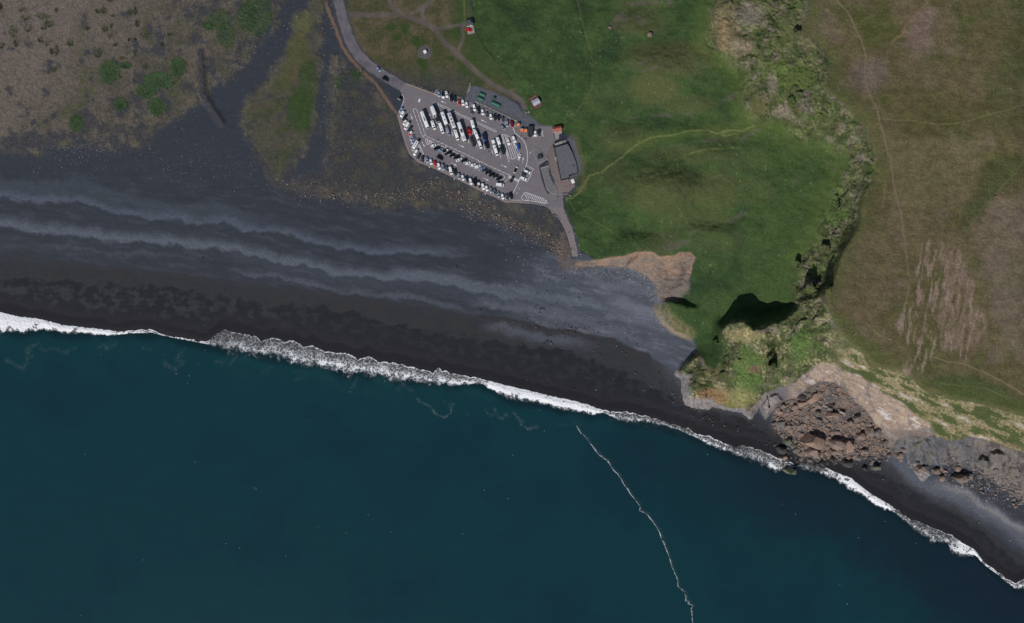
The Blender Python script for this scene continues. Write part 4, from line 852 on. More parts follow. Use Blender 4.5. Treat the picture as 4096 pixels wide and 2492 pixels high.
cover = np.maximum(cover, 0.55 * seam * sm(0.0, 0.5, fbm(np.round(ph) * 37.0, tu * 0 + 3, 20, 1, 314)))
cover = np.maximum(cover, np.exp(-((tt - 0.03) * wdt / 2.4) ** 2) * sm(0.30, 0.55, d) * (0.72 + 0.25 * fbm(tu, tv, 40, 2, 321)))
cover = np.maximum(cover, 0.2 * sm(1.5, 1.0, tt) * sm(0.0, 0.4, tt) * sm(0.0, 0.5, fbm(tu, tv, 30, 3, 325)))
# the roller stands up where it is white and solid
gz = np.array([0.0])
zt = np.maximum(bil(HZ, hu0, hv0, HS, tu, tv), 0)
lift = 0.10 + 0.9 * sm(0.6, 1.0, d) * np.exp(-((tt - 0.45) / 0.38) ** 2) + 0.25 * cover * (0.5 + fbm(tu, tv, 9, 2, 331))
pz = zt + lift
fq = np.arange(len(tu)).reshape(len(tA), len(fuA))
fquads = np.stack([fq[:-1, :-1], fq[1:, :-1], fq[1:, 1:], fq[:-1, 1:]], -1).reshape(-1, 4)
keep = cover[fquads].max(1) > 0.02
fquads = fquads[keep]
used, inv = np.unique(fquads, return_inverse=True)
k_ = 1 - pz / HC
fp = np.stack([(tu - CU) * S * k_, (CV - tv) * S * k_, pz], 1)
surf = sheet('surf_foam', fp[used], inv.reshape(-1, 4), np.repeat(cover[used][:, None], 3, 1), fm, 'stuff', attr='foam_cover')
surf['label'] = 'white surf breaking along the black beach'; surf['category'] = 'foam'
# thin wisps drifting off the beach
A_, B_, C_, F_ = (0, 1246), (1024, 1246), (2048, 1246), (2048, 1869)
WISP = [(A_, [(20, 430), (100, 490), (220, 550), (265, 480), (255, 440), (320, 430), (300, 400), (260, 390), (290, 340), (350, 320), (410, 290)], 15, .30), (A_, [(400, 300), (400, 370), (440, 385), (480, 355), (560, 370), (620, 400), (690, 375), (740, 340), (755, 310)], 11, .28),
 (A_, [(910, 380), (960, 345), (1000, 320), (1030, 355), (1110, 320), (1120, 270)], 11, .28), (A_, [(1340, 330), (1400, 355), (1440, 365), (1490, 345)], 10, .26), (A_, [(1800, 310), (1770, 370), (1740, 400), (1700, 460), (1765, 490), (1710, 545), (1650, 550), (1540, 460)], 14, .3), (A_, [(1540, 410), (1620, 415)], 12, .22),
 (A_, [(2030, 490), (2100, 480), (2220, 515), (2250, 450), (2280, 430), (2260, 390)], 10, .28), (A_, [(2100, 480), (2300, 600), (2460, 600)], 20, .14), (B_, [(0, 600), (100, 590), (150, 520), (110, 490)], 15, .2), (B_, [(330, 570), (470, 580), (480, 610), (380, 650), (520, 640)], 12, .22), (B_, [(880, 760), (940, 720), (960, 660), (1000, 600)], 8, .3),
 (B_, [(600, 640), (800, 720), (900, 760), (1150, 780), (1300, 820), (1450, 800)], 26, .14), (B_, [(1350, 790), (1400, 680), (1450, 740), (1520, 750), (1500, 730)], 12, .3), (B_, [(1520, 820), (1600, 880), (1690, 920), (1720, 980), (1810, 1020), (1880, 970), (1880, 920), (1830, 940)], 6, .42), (B_, [(1820, 920), (1880, 900), (1960, 890)], 10, .28),
 (B_, [(1990, 930), (2040, 1000), (2110, 970)], 9, .22), (B_, [(2190, 920), (2250, 1010), (2300, 990), (2290, 920), (2340, 1020), (2380, 1030), (2400, 990), (2464, 1030)], 8, .32), (C_, [(0, 950), (60, 1030), (100, 1060), (90, 1090), (160, 1130), (200, 1110), (280, 1105)], 9, .4), (C_, [(340, 1060), (380, 1045)], 9, .38),
 (C_, [(400, 1080), (440, 1090), (540, 1090), (620, 1060), (700, 1110), (720, 1140)], 8, .2), (C_, [(250, 900 + 130), (300, 1040)], 8, .2), (C_, [(1250, 1110), (1400, 1150), (1480, 1200)], 14, .16), (C_, [(900, 1030), (1200, 1070), (1500, 1130), (1700, 1200)], 14, .2)]
LONG = C(2048, 1246, 2.406, [(610, 1085), (635, 1130), (660, 1165), (720, 1225), (770, 1290), (830, 1370), (920, 1440), (960, 1499)]) + C(2048, 1869, 2.406, [(970, 15), (1020, 70), (1085, 170), (1150, 270), (1235, 370), (1230, 420), (1290, 440), (1360, 530), (1410, 600), (1440, 680), (1480, 780), (1515, 870), (1545, 970), (1585, 1060), (1600, 1150), (1650, 1190), (1675, 1240), (1670, 1280), (1715, 1290), (1692, 1312), (1740, 1325), (1725, 1370), (1730, 1420), (1740, 1500), (1760, 1620), (1740, 1800)])
def ribbon(lines, step=4.0, nt_=7):
    P, Q, Cv = [], [], []
    for pts, w, dn, seed in lines:
        a = np.array(pts, np.float32); L = np.concatenate([[0], np.cumsum(np.hypot(*np.diff(a, axis=0).T))])
        s = np.arange(0, L[-1], step); x = np.interp(s, L, a[:, 0]); y = np.interp(s, L, a[:, 1])
        x = x + 3 * fbm(s, s * 0, 30, 3, seed); y = y + 3 * fbm(s, s * 0 + 9, 30, 3, seed + 3)
        k = np.ones(5) / 5
        tx = np.gradient(x); ty = np.gradient(y); ll = np.hypot(tx, ty) + 1e-6
        ww = w * (0.75 + 0.6 * fbm(s, s * 0 + 4, 40, 2, seed + 7))
        base = len(P) and sum(len(p) for p in P) or 0
        cc_ = np.linspace(-1, 1, nt_)
        px = x[:, None] - (ty / ll * ww)[:, None] * cc_; py = y[:, None] + (tx / ll * ww)[:, None] * cc_
        end = np.minimum(1, np.minimum(np.arange(len(s)), np.arange(len(s))[::-1]) / 4.0)
        cv = dn * (1 - np.abs(cc_)[None, :] ** 1.5) * end[:, None] * (0.85 + 0.35 * fbm(s, s * 0 + 2, 24, 2, seed + 5))[:, None]
        P.append(np.stack([(px.ravel() - CU) * S, (CV - py.ravel()) * S, np.full(px.size, 0.06)], 1)); Cv.append(cv.ravel())
        g = np.arange(px.size).reshape(px.shape) + base
        Q.append(np.stack([g[:-1, :-1], g[:-1, 1:], g[1:, 1:], g[1:, :-1]], -1).reshape(-1, 4))
    return np.concatenate(P), np.concatenate(Q), np.concatenate(Cv)
P_, Q_, C1 = ribbon([(C(o_[0], o_[1], 2.406, pts), w * 1.7, dn * 0.7, 400 + 9 * i) for i, (o_, pts, w, dn) in enumerate(WISP)])
wisp = sheet('foam_wisps', P_, Q_, np.repeat(C1[:, None], 3, 1), fmd, 'stuff', attr='foam_cover')
wisp['label'] = 'thin curling wisps of foam drifting just off the surf'; wisp['category'] = 'foam'
P_, Q_, C1 = ribbon([(LONG, 4.2, 0.85, 700), ([(a + 7, b - 2) for a, b in LONG[:30]], 9, 0.2, 720)], 3.0)
fline = sheet('foam_line', P_, Q_, np.repeat(C1[:, None], 3, 1), fmd, 'stuff', attr='foam_cover')
fline['label'] = 'long narrow line of grey foam running out to sea'; fline['category'] = 'foam'

# ------------------------------------------------------------------ object helpers
def tag(o, label, cat, group=None):
    o['label'] = label; o['category'] = cat
    if group: o['group'] = group
    return o
def link(name, me, parent=None, loc=None, rot=None):
    o = bpy.data.objects.new(name, me); COL.objects.link(o)
    if parent is not None: o.parent = parent
    if loc is not None: o.location = loc
    if rot is not None: o.rotation_euler = (0, 0, rot)
    return o
def empty(name, loc, rotz=0.0):
    o = link(name, None, None, loc, rotz); o.empty_display_size = 0.5
    return o
def pm(name, rgb, rough=0.5, metal=0.0, noise=0.0, scale=3.0, spec=0.5, coat=0.0):
    """plain material with a little uneven tone"""
    m, nt, b = new_mat(name)
    b.inputs['Roughness'].default_value = rough; b.inputs['Metallic'].default_value = metal; b.inputs['Specular IOR Level'].default_value = spec
    if coat: b.inputs['Coat Weight'].default_value = coat
    c = (*[float(x) for x in rgb], 1)
    tc = N(nt, 'ShaderNodeTexCoord'); n = N(nt, 'ShaderNodeTexNoise', Scale=scale, Detail=6.0, Roughness=0.65); nt.links.new(tc.outputs['Object'], n.inputs['Vector'])
    mr = N(nt, 'ShaderNodeMapRange'); nt.links.new(n.outputs[0], mr.inputs[0]); mr.inputs['From Min'].default_value = 0.3; mr.inputs['From Max'].default_value = 0.7
    mr.inputs['To Min'].default_value = 1 - max(noise, 0.04); mr.inputs['To Max'].default_value = 1 + max(noise, 0.04)
    if noise > 0.25:
        bp = N(nt, 'ShaderNodeBump', Strength=0.9, Distance=0.25); nt.links.new(n.outputs[0], bp.inputs['Height']); nt.links.new(bp.outputs[0], b.inputs['Normal'])
    rgbn = N(nt, 'ShaderNodeRGB'); rgbn.outputs[0].default_value = c
    mu = N(nt, 'ShaderNodeVectorMath', operation='SCALE'); nt.links.new(rgbn.outputs[0], mu.inputs[0]); nt.links.new(mr.outputs[0], mu.inputs['Scale'])
    nt.links.new(mu.outputs[0], b.inputs['Base Color'])
    return m
class MB:
    """collects faces, builds ONE mesh"""
    def __init__(s): s.v = []; s.f = []; s.m = []
    def add(s, vs, fs, mi=0):
        b = len(s.v); s.v += [tuple(p) for p in vs]; s.f += [tuple(i + b for i in f) for f in fs]; s.m += [mi] * len(fs)
    def box(s, x0, x1, y0, y1, z0, z1, mi=0, M=None):
        p = [(x, y, z) for z in (z0, z1) for y in (y0, y1) for x in (x0, x1)]
        if M is not None: p = [M @ Vector(q) for q in p]
        s.add(p, [(0, 2, 3, 1), (4, 5, 7, 6), (0, 1, 5, 4), (2, 6, 7, 3), (0, 4, 6, 2), (1, 3, 7, 5)], mi)
    def prism(s, pts, z0, z1, mi=0):
        """pts: plan outline (x, y); z0, z1 numbers or lists"""
        n = len(pts)
        a = [z0] * n if isinstance(z0, (int, float)) else z0; c = [z1] * n if isinstance(z1, (int, float)) else z1
        s.add([(p[0], p[1], a[i]) for i, p in enumerate(pts)] + [(p[0], p[1], c[i]) for i, p in enumerate(pts)],
              [tuple(range(n))[::-1], tuple(range(n, 2 * n))] + [(i, (i + 1) % n, n + (i + 1) % n, n + i) for i in range(n)], mi)
    def loft(s, secs, mi=0, cap=True):
        n = len(secs[0]); b = []
        for q in secs: b += q
        fs = []
        for k in range(len(secs) - 1):
            for i in range(n):
                j = (i + 1) % n
                fs.append((k * n + i, k * n + j, (k + 1) * n + j, (k + 1) * n + i))
        if cap: fs += [tuple(range(n))[::-1], tuple((len(secs) - 1) * n + i for i in range(n))]
        s.add(b, fs, mi)
    def cyl(s, c, r, h, axis='z', n=12, mi=0, r2=None):
        r2 = r if r2 is None else r2; a = []; b2 = []
        for i in range(n):
            t = 2 * math.pi * i / n
            for (rr, hh, l) in ((r, 0, a), (r2, h, b2)):
                p = (rr * math.cos(t), rr * math.sin(t), hh)
                if axis == 'y': p = (p[0], p[2], p[1])
                if axis == 'x': p = (p[2], p[0], p[1])
                l.append((c[0] + p[0], c[1] + p[1], c[2] + p[2]))
        s.loft([a, b2], mi)
    def mesh(s, name, mats, smooth=False):
        me = bpy.data.meshes.new(name); me.from_pydata(s.v, [], s.f)
        for m in (mats if isinstance(mats, (list, tuple)) else [mats]): me.materials.append(m)
        me.polygons.foreach_set('material_index', s.m)
        if smooth: me.polygons.foreach_set('use_smooth', [True] * len(s.f))
        bm = bmesh.new(); bm.from_mesh(me); bmesh.ops.recalc_face_normals(bm, faces=bm.faces); bm.to_mesh(me); bm.free()
        me.update(); return me
    def obj(s, name, mats, parent=None, smooth=False, loc=None, rot=None):
        return link(name, s.mesh(name, mats, smooth), parent, loc, rot)

M = {'white': pm('white_paint', lin(232, 232, 234), 0.45), 'line': pm('road_paint', lin(236, 234, 238), 0.8, noise=0.12), 'yellow': pm('yellow_paint', lin(226, 196, 140), 0.8, noise=0.15),
     'glass': pm('dark_glass', lin(26, 30, 36), 0.08, spec=0.6), 'tyre': pm('tyre_rubber', lin(24, 24, 25), 0.9), 'rim': pm('wheel_rim', lin(150, 152, 156), 0.35, 0.7),
     'lamp': pm('lamp_lens', lin(220, 222, 226), 0.15), 'tail': pm('tail_lens', lin(150, 24, 22), 0.25), 'trim': pm('black_trim', lin(28, 29, 31), 0.6),
     'concrete': pm('concrete', lin(150, 142, 138), 0.9, noise=0.12), 'wood': pm('brown_boards', lin(112, 84, 72), 0.8, noise=0.12, scale=2), 'stone': pm('pale_stone', lin(158, 153, 148), 0.95, noise=0.3, scale=1.5),
     'basalt': pm('dark_basalt', lin(74, 72, 72), 0.95, noise=0.42, scale=3.2), 'brownrock': pm('brown_rock', lin(128, 112, 103), 0.95, noise=0.42, scale=3.2), 'redrock': pm('russet_rock', lin(142, 119, 106), 0.95, noise=0.42, scale=3.2), 'greyrock': pm('grey_rock', lin(112, 107, 104), 0.95, noise=0.42, scale=3.2),
     'mossrock': pm('mossy_rock', lin(98, 104, 88), 0.95, noise=0.42, scale=3.2), 'slate': pm('slate_roof', lin(62, 64, 76), 0.6, noise=0.1), 'redroof': pm('red_sheet_roof', lin(168, 86, 78), 0.55, noise=0.08), 'cream': pm('cream_wall', lin(206, 196, 180), 0.9),
     'green': pm('green_tank', lin(44, 92, 80), 0.6, noise=0.1), 'orange': pm('orange_lid', lin(236, 126, 62), 0.55), 'greyp': pm('grey_panel', lin(120, 120, 124), 0.6), 'blackwall': pm('charcoal_cladding', lin(44, 48, 54), 0.8, noise=0.1),
     'roofgravel': pm('roof_gravel', lin(98, 99, 106), 0.95, noise=0.3, scale=1.3), 'bedgravel': pm('bed_gravel', lin(112, 110, 114), 0.95, noise=0.3, scale=1.3), 'panel': pm('silver_panel', lin(178, 178, 190), 0.5), 'turf': pm('leaf_green', lin(58, 80, 38), 0.9, noise=0.3, scale=2), 'tuft': pm('dark_tussock', lin(70, 80, 50), 0.95, noise=0.35, scale=1.5), 'lupin': pm('lupin_leaf', lin(58, 80, 48), 0.9, noise=0.3, scale=1.5), 'red': pm('signal_red', lin(214, 60, 44), 0.5)}
PAINT = {'white': (236, 236, 238), 'silver': (150, 156, 168), 'grey': (92, 96, 104), 'dark grey': (58, 60, 66), 'black': (22, 24, 27), 'dark green': (36, 50, 44), 'dark blue': (34, 44, 66), 'blue': (32, 84, 176), 'red': (196, 34, 30), 'dark red': (124, 28, 32), 'orange red': (190, 66, 44), 'light blue': (150, 168, 196), 'plum black': (54, 34, 50)}
PM = {k: pm('car_paint_' + k.replace(' ', '_'), lin(*c), 0.3, 0.0 if k in ('white', 'red') else 0.25, coat=0.6) for k, c in PAINT.items()}

# ------------------------------------------------------------------ car park
ZL = 7.0
cut0 = LOT.index((2256, 831)); cut1 = LOT.index((2189, 829))
LOTM = LOT[:cut0 + 1] + LOT[cut1:]
asph = ground_mat('car_park_asphalt', 0.7, 0.16, 0.12, 0.9)
def flat_attr(me, rgb):
    a = me.attributes.new('ground_colour', 'FLOAT_COLOR', 'POINT'); c = np.ones((len(me.vertices), 4), np.float32); c[:, :3] = rgb; a.data.foreach_set('color', c.ravel())
mb = MB(); mb.prism([at(a, b, ZL)[:2] for a, b in LOTM], ZL - 0.35, ZL)
lot = mb.obj('car_park', asph); flat_attr(lot.data, lin(119, 114, 118)); lot['kind'] = 'structure'; lot['label'] = 'grey asphalt car park full of cars and coaches'
mb = MB()
RL = [(2256, 831), (2268, 862), (2281, 893), (2297, 939), (2306, 985), (2314, 1026)]; RR = [(2189, 829), (2227, 860), (2247, 893), (2268, 940), (2281, 985), (2289, 1026)]
rz = [ZL - 0.004, 6.9, 6.75, 6.4, 5.8, 5.2]
for i in range(5):
    a, b, c, d = at(*RL[i], rz[i]), at(*RL[i + 1], rz[i + 1]), at(*RR[i + 1], rz[i + 1]), at(*RR[i], rz[i])
    lo = [Vector((p.x, p.y, p.z - 1.2)) for p in (a, b, c, d)]
    mb.add([a, b, c, d] + lo, [(0, 1, 2, 3), (0, 4, 5, 1), (3, 2, 6, 7)] + ([(1, 5, 6, 2)] if i == 4 else []))
ramp = mb.obj('beach_walkway', asph); flat_attr(ramp.data, lin(128, 118, 120)); ramp['kind'] = 'structure'; ramp['label'] = 'paved walkway from the car park down to the beach'
# lighter pavement strip round the seaward side of the car park, with its kerb
def strip(pts, w, z0, z1, name, mat, rgb, parent=None):
    mb = MB(); n = len(pts); P = [Vector(at(a, b, z1)[:2]) for a, b in pts]; L, R = [], []
    for i in range(n):
        t = (P[min(i + 1, n - 1)] - P[max(i - 1, 0)]).normalized(); nn = Vector((-t.y, t.x))
        L.append(P[i]); R.append(P[i] + nn * w)
    secs = [[(L[i].x, L[i].y, z0), (R[i].x, R[i].y, z0), (R[i].x, R[i].y, z1), (L[i].x, L[i].y, z1)] for i in range(n)]
    mb.loft(secs); o = mb.obj(name, mat, parent)
    if rgb is not None: flat_attr(o.data, rgb)
    return o
PAVE = [(1588, 466), (1596, 492), (1606, 530), (1624, 588), (1636, 616), (1654, 634), (1670, 650), (1720, 668), (1820, 714), (1920, 764), (1940, 774), (1980, 790), (2000, 801), (2020, 811), (2048, 811), (2120, 815)]
o = strip([(a + 0.5, b - 0.5) for a, b in PAVE], 1.6, ZL - 0.2, ZL + 0.1, 'pavement_strip', asph, lin(134, 122, 122)); o['kind'] = 'structure'; o['label'] = 'raised pavement strip along the seaward edge of the car park'

# ------------------------------------------------------------------ painted markings: parts of the car park
C1 = lambda pts: C(1540, 300, 4.9975, pts); C2 = lambda pts: C(1900, 300, 4.9975, pts); C3 = lambda pts: C(1580, 540, 4.9975, pts); C4 = lambda pts: C(1940, 540, 4.9975, pts)
ZP = ZL + 0.012
def stroke(mb, pts, w):
    P = [Vector(at(a, b, ZP)[:2]) for a, b in pts]
    for i in range(len(P) - 1):
        d = P[i + 1] - P[i]
        if d.length < 1e-4: continue
        t = d.normalized(); n = Vector((-t.y, t.x)) * w / 2; a = P[i] - t * w * 0.3; b = P[i + 1] + t * w * 0.3
        mb.add([(a.x - n.x, a.y - n.y, ZP), (b.x - n.x, b.y - n.y, ZP), (b.x + n.x, b.y + n.y, ZP), (a.x + n.x, a.y + n.y, ZP)], [(0, 1, 2, 3)])
def paint(name, lines, w=0.24, mat='line'):
    mb = MB()
    for l in lines: stroke(mb, l, w)
    return mb.obj(name, M[mat], lot)
def dashes(pts, on_, off_):
    out = []; a = np.array(pts); L = np.concatenate([[0], np.cumsum(np.hypot(*np.diff(a, axis=0).T))]); s = 0
    while s < L[-1]:
        e = min(s + on_, L[-1]); ss = [s] + [x for x in L if s < x < e] + [e]
        out.append([(float(np.interp(x, L, a[:, 0])), float(np.interp(x, L, a[:, 1]))) for x in ss]); s += on_ + off_
    return out
paint('edge_line', [C1([(415, 170), (700, 272), (980, 378)])], 0.22, 'yellow'); paint('edge_line', [C1([(980, 378), (1062, 416)])])
paint('kerb_line', [C1([(340, 385), (372, 440), (381, 490), (352, 570), (330, 630)])], 0.25)
paint('kerb_line', [C2([(755, 1040), (775, 1100), (800, 1160), (910, 1250), (970, 1310), (1010, 1390), (1040, 1499)]) + C4([(850, 400), (850, 470), (842, 550), (820, 612), (808, 632)])], 0.28)
paint('kerb_line', [C4([(700, 870), (555, 1180)])], 0.28)
# ladder-like divider
A = np.array(C1([(985, 535)])[0]); B = np.array(C2([(432, 1118)])[0]); t = (B - A) / np.linalg.norm(B - A); n = np.array([-t[1], t[0]]) * 6.2
L_ = np.linalg.norm(B - A); lad = [[tuple(A + t * 3), tuple(B - t * 3)], [tuple(A + n + t * 3), tuple(B + n - t * 3)], [tuple(A + t * 3), tuple(A + n * 0.5 - t * 2), tuple(A + n + t * 3)], [tuple(B - t * 3), tuple(B + n * 0.5 + t * 2), tuple(B + n - t * 3)]]
k = 10.0
while k < L_ - 6:
    lad.append([tuple(A + t * k), tuple(A + t * k + n)]); k += 10.3
paint('ladder_marking', lad, 0.16)
paint('dashed_line', dashes(C1([(565, 710), (655, 970), (745, 1215), (800, 1265)]) + C3([(640, 80), (900, 205), (1210, 350), (1380, 430)]), 13, 4.5))
paint('dashed_line', dashes(C1([(632, 690), (720, 950), (800, 1180), (830, 1225), (870, 1245)]) + C3([(700, 60), (1350, 355), (1950, 650)]) + C4([(240, 690), (480, 800)]), 15, 4.5))
paint('dashed_line', [C1([(565, 705), (572, 682), (597, 670), (620, 678), (632, 695)])])
paint('hatched_island', [C1([(820, 1290), (950, 1350), (840, 1398), (810, 1310), (820, 1290)]), C1([(850, 1305), (865, 1390)]), C1([(880, 1320), (900, 1372)])])
paint('hatched_island', [C1([(660, 1390), (690, 1395), (720, 1460)]) + C3([(540, 300), (580, 400), (600, 480), (605, 530), (560, 555), (520, 540)]), C3([(430, 230), (450, 290)]), C3([(450, 215), (550, 390)]), C3([(470, 195), (520, 290)])])
td = C4([(325, 0), (340, -12), (370, -15), (420, 0), (500, 50), (550, 120), (600, 220), (680, 330), (686, 360), (660, 420), (610, 465), (565, 485), (520, 475), (480, 440), (450, 390), (325, 0)])
paint('hatched_island', [td, C4([(345, -5), (480, 440)]), C4([(390, -10), (545, 480)]), C4([(430, 10), (590, 475)]), C4([(515, 150), (625, 450)]), C4([(545, 130), (655, 410)]), C4([(550, 120), (680, 330)])])
fl = C4([(730, 1245), (760, 1190), (800, 1150), (835, 1150), (1180, 1275), (1230, 1320), (1238, 1350), (1215, 1372), (900, 1310), (770, 1305), (735, 1280), (730, 1245)])
hs = []
for k in range(10):
    x = 780 + k * 46; top = 1150 + max(0, (x - 835)) * 0.363; hs.append(C4([(x, top + 8), (x + 62, min(top + 125, 1305 + max(0, x + 62 - 900) * 0.2))]))
paint('hatched_island', [fl] + hs)
for l in [C1([(910, 690), (1050, 1060)]), C1([(1075, 760), (1150, 960)]), C1([(1280, 985), (1362, 1215)]), C1([(1430, 1040), (1530, 1290)]), C1([(1655, 1280), (1682, 1362)]), C1([(1735, 1120), (1842, 1440)]), C1([(1910, 1240), (2000, 1490)]), C2([(255, 1280), (332, 1500)]), C4([(55, 80), (162, 388)]), C4([(285, 350), (322, 466)]), C4([(345, 110), (482, 540)]), C4([(195, 80), (240, 220)])]:
    paint('bay_line', [l])
for a, b in [(C1([(1225, 570)]), C1([(1112, 515)])), (C1([(510, 775)]), C1([(550, 893)])), (C1([(738, 1330)]), C1([(795, 1445)])), (C1([(1468, 1390)]), C1([(1590, 1450)])), (C2([(228, 946)]), C2([(110, 890)])), (C3([(1122, 555)]), C3([(1242, 616)])), (C3([(1755, 855)]), C3([(1877, 916)])), (C4([(322, 595)]), C4([(442, 652)])), (C4([(750, 566)]), C4([(766, 435)]))]:
    mb = MB(); a = np.array(a[0]); b = np.array(b[0]); d = (b - a); L_ = np.linalg.norm(d); d /= L_; nn = np.array([-d[1], d[0]])
    stroke(mb, [tuple(a), tuple(a + d * L_ * 0.6)], 0.2)
    tri = [tuple(b), tuple(a + d * L_ * 0.55 + nn * 2.6), tuple(a + d * L_ * 0.55 - nn * 2.6)]
    mb.add([at(p[0], p[1], ZP) for p in tri], [(0, 1, 2)]); mb.obj('direction_arrow', M['line'], lot)
for k in range(8):
    cx, cy = 490 + k * 24.5, 835 + k * 11.2
    mb = MB(); d = np.array([0.42, -0.9]) * 26; e = np.array([0.9, 0.42]) * 6.5
    if k in (2, 3): continue
    q4 = [(cx - d[0] - e[0], cy - d[1] - e[1]), (cx + d[0] - e[0], cy + d[1] - e[1]), (cx + d[0] + e[0], cy + d[1] + e[1]), (cx - d[0] + e[0], cy - d[1] + e[1])]
    mb.add([at(p[0], p[1], ZP) for p in C4(q4)], [(0, 1, 2, 3)]); mb.obj('crossing_stripe', M['line'], lot)
paint('bay_outline', [C4([(825, 610), (970, 680), (845, 940), (695, 870)]), C4([(795, 660), (690, 870)]), C4([(850, 700), (935, 745)]), C4([(820, 790), (905, 808)]), C4([(790, 850), (880, 870)])], 0.18)
for (x, y) in [(890, 680), (680, 1068), (635, 1160)]:
    ring = [(x + 11 * math.cos(a * 0.785), y + 11 * math.sin(a * 0.785)) for a in range(9)]
    paint('wheelchair_symbol', [C4(ring), C4([(x - 4, y - 16), (x + 2, y - 2), (x + 12, y + 14), (x + 20, y + 12)])], 0.3)
for fn, x, y in [(C4, 905, 357), (C4, 715, 1342), (C3, 1015, 228), (C3, 300, 332), (C3, 685, 641), (C3, 1185, 882), (C3, 1680, 542), (C3, 1800, 1176), (C1, 780, 1208), (C1, 285, 910), (C2, 797, 1020), (C2, 455, 790)]:
    paint('walker_symbol', [fn([(x - 9, y - 6), (x, y), (x + 9, y - 6)]), fn([(x, y), (x + 2, y + 14)])], 0.35)
paint('zigzag_marking', [C2([(1157, 1215), (1160, 1250), (1195, 1190), (1228, 1245), (1250, 1190), (1292, 1238), (1352, 1110), (1362, 1235), (1315, 1155), (1300, 1200)])], 0.16)
paint('bay_symbol', [C1([(875, 785), (905, 790), (900, 812), (872, 806), (875, 785)]), C1([(888, 786), (885, 810)])], 0.3)
paint('bay_symbol', [C1([(692, 486), (678, 532)])], 1.0)
paint('lane_end_line', [C4([(290, 765), (375, 800), (402, 855), (300, 912), (305, 932), (345, 942), (385, 938), (430, 910), (470, 850), (500, 782)])], 0.17)
paint('seaward_line', dashes(C3([(380, 425), (450, 495), (590, 570), (900, 705), (1450, 972), (1960, 1205)]) + C4([(240, 1250), (330, 1290), (400, 1305), (890, 1300)]), 18, 4.5), 0.18)

# ------------------------------------------------------------------ vehicles (front towards +x, wheels on z = 0)
def sect(x, hw, zb, zt, r=0.18):
    return [(x, -hw * 0.9, zb), (x, -hw, zb + 0.12), (x, -hw, zt - r), (x, -hw * 0.9, zt - r * 0.25), (x, -hw * 0.6, zt), (x, hw * 0.6, zt), (x, hw * 0.9, zt - r * 0.25), (x, hw, zt - r), (x, hw, zb + 0.12), (x, hw * 0.9, zb)]
_wh = {}
def wheel_mesh(r, w):
    if (r, w) not in _wh:
        a = MB(); a.cyl((0, -w / 2, 0), r, w, 'y', 14); b = MB(); b.cyl((0, -w / 2 - 0.012, 0), r * 0.58, w + 0.024, 'y', 10)
        _wh[(r, w)] = (a.mesh('tyre', M['tyre']), b.mesh('rim', M['rim']))
    return _wh[(r, w)]
def add_wheels(root, xs, hw, r=0.33, w=0.22):
    ty, ri = wheel_mesh(r, w)
    for x in xs:
        for s in (-1, 1):
            wl = link('wheel', ty, root, (x, s * (hw - w * 0.45), r)); link('rim', ri, wl)
def quad_mesh(name, pts, mat):
    a = MB(); c = sum((Vector(p) for p in pts), Vector()) / 4; n = (Vector(pts[1]) - Vector(pts[0])).cross(Vector(pts[2]) - Vector(pts[0])).normalized() * 0.015
    p2 = [Vector(p) - n for p in pts]; a.add([Vector(p) for p in pts] + p2, [(0, 1, 2, 3), (7, 6, 5, 4), (0, 4, 5, 1), (1, 5, 6, 2), (2, 6, 7, 3), (3, 7, 4, 0)])
    return a.mesh(name, mat)
SPEC = {  # L, W, H, belt, x_hood, x_screen_base, x_roof_f, x_roof_r, x_rear_base
 'hatchback': (4.2, 1.78, 1.50, 0.95, 1.0, 0.25, -1.45, -1.95), 'saloon': (4.65, 1.82, 1.46, 0.92, 1.0, 0.2, -1.05, -1.75), 'suv': (4.65, 1.9, 1.76, 1.08, 1.1, 0.45, -1.85, -2.15),
 'estate': (4.6, 1.84, 1.52, 0.95, 1.05, 0.3, -1.8, -2.15), 'pickup': (5.3, 1.95, 1.85, 1.1, 1.35, 0.75, -0.75, -1.0), 'van': (5.3, 2.0, 2.25, 1.2, 1.85, 1.05, -2.45, -2.6)}
_kit = {}
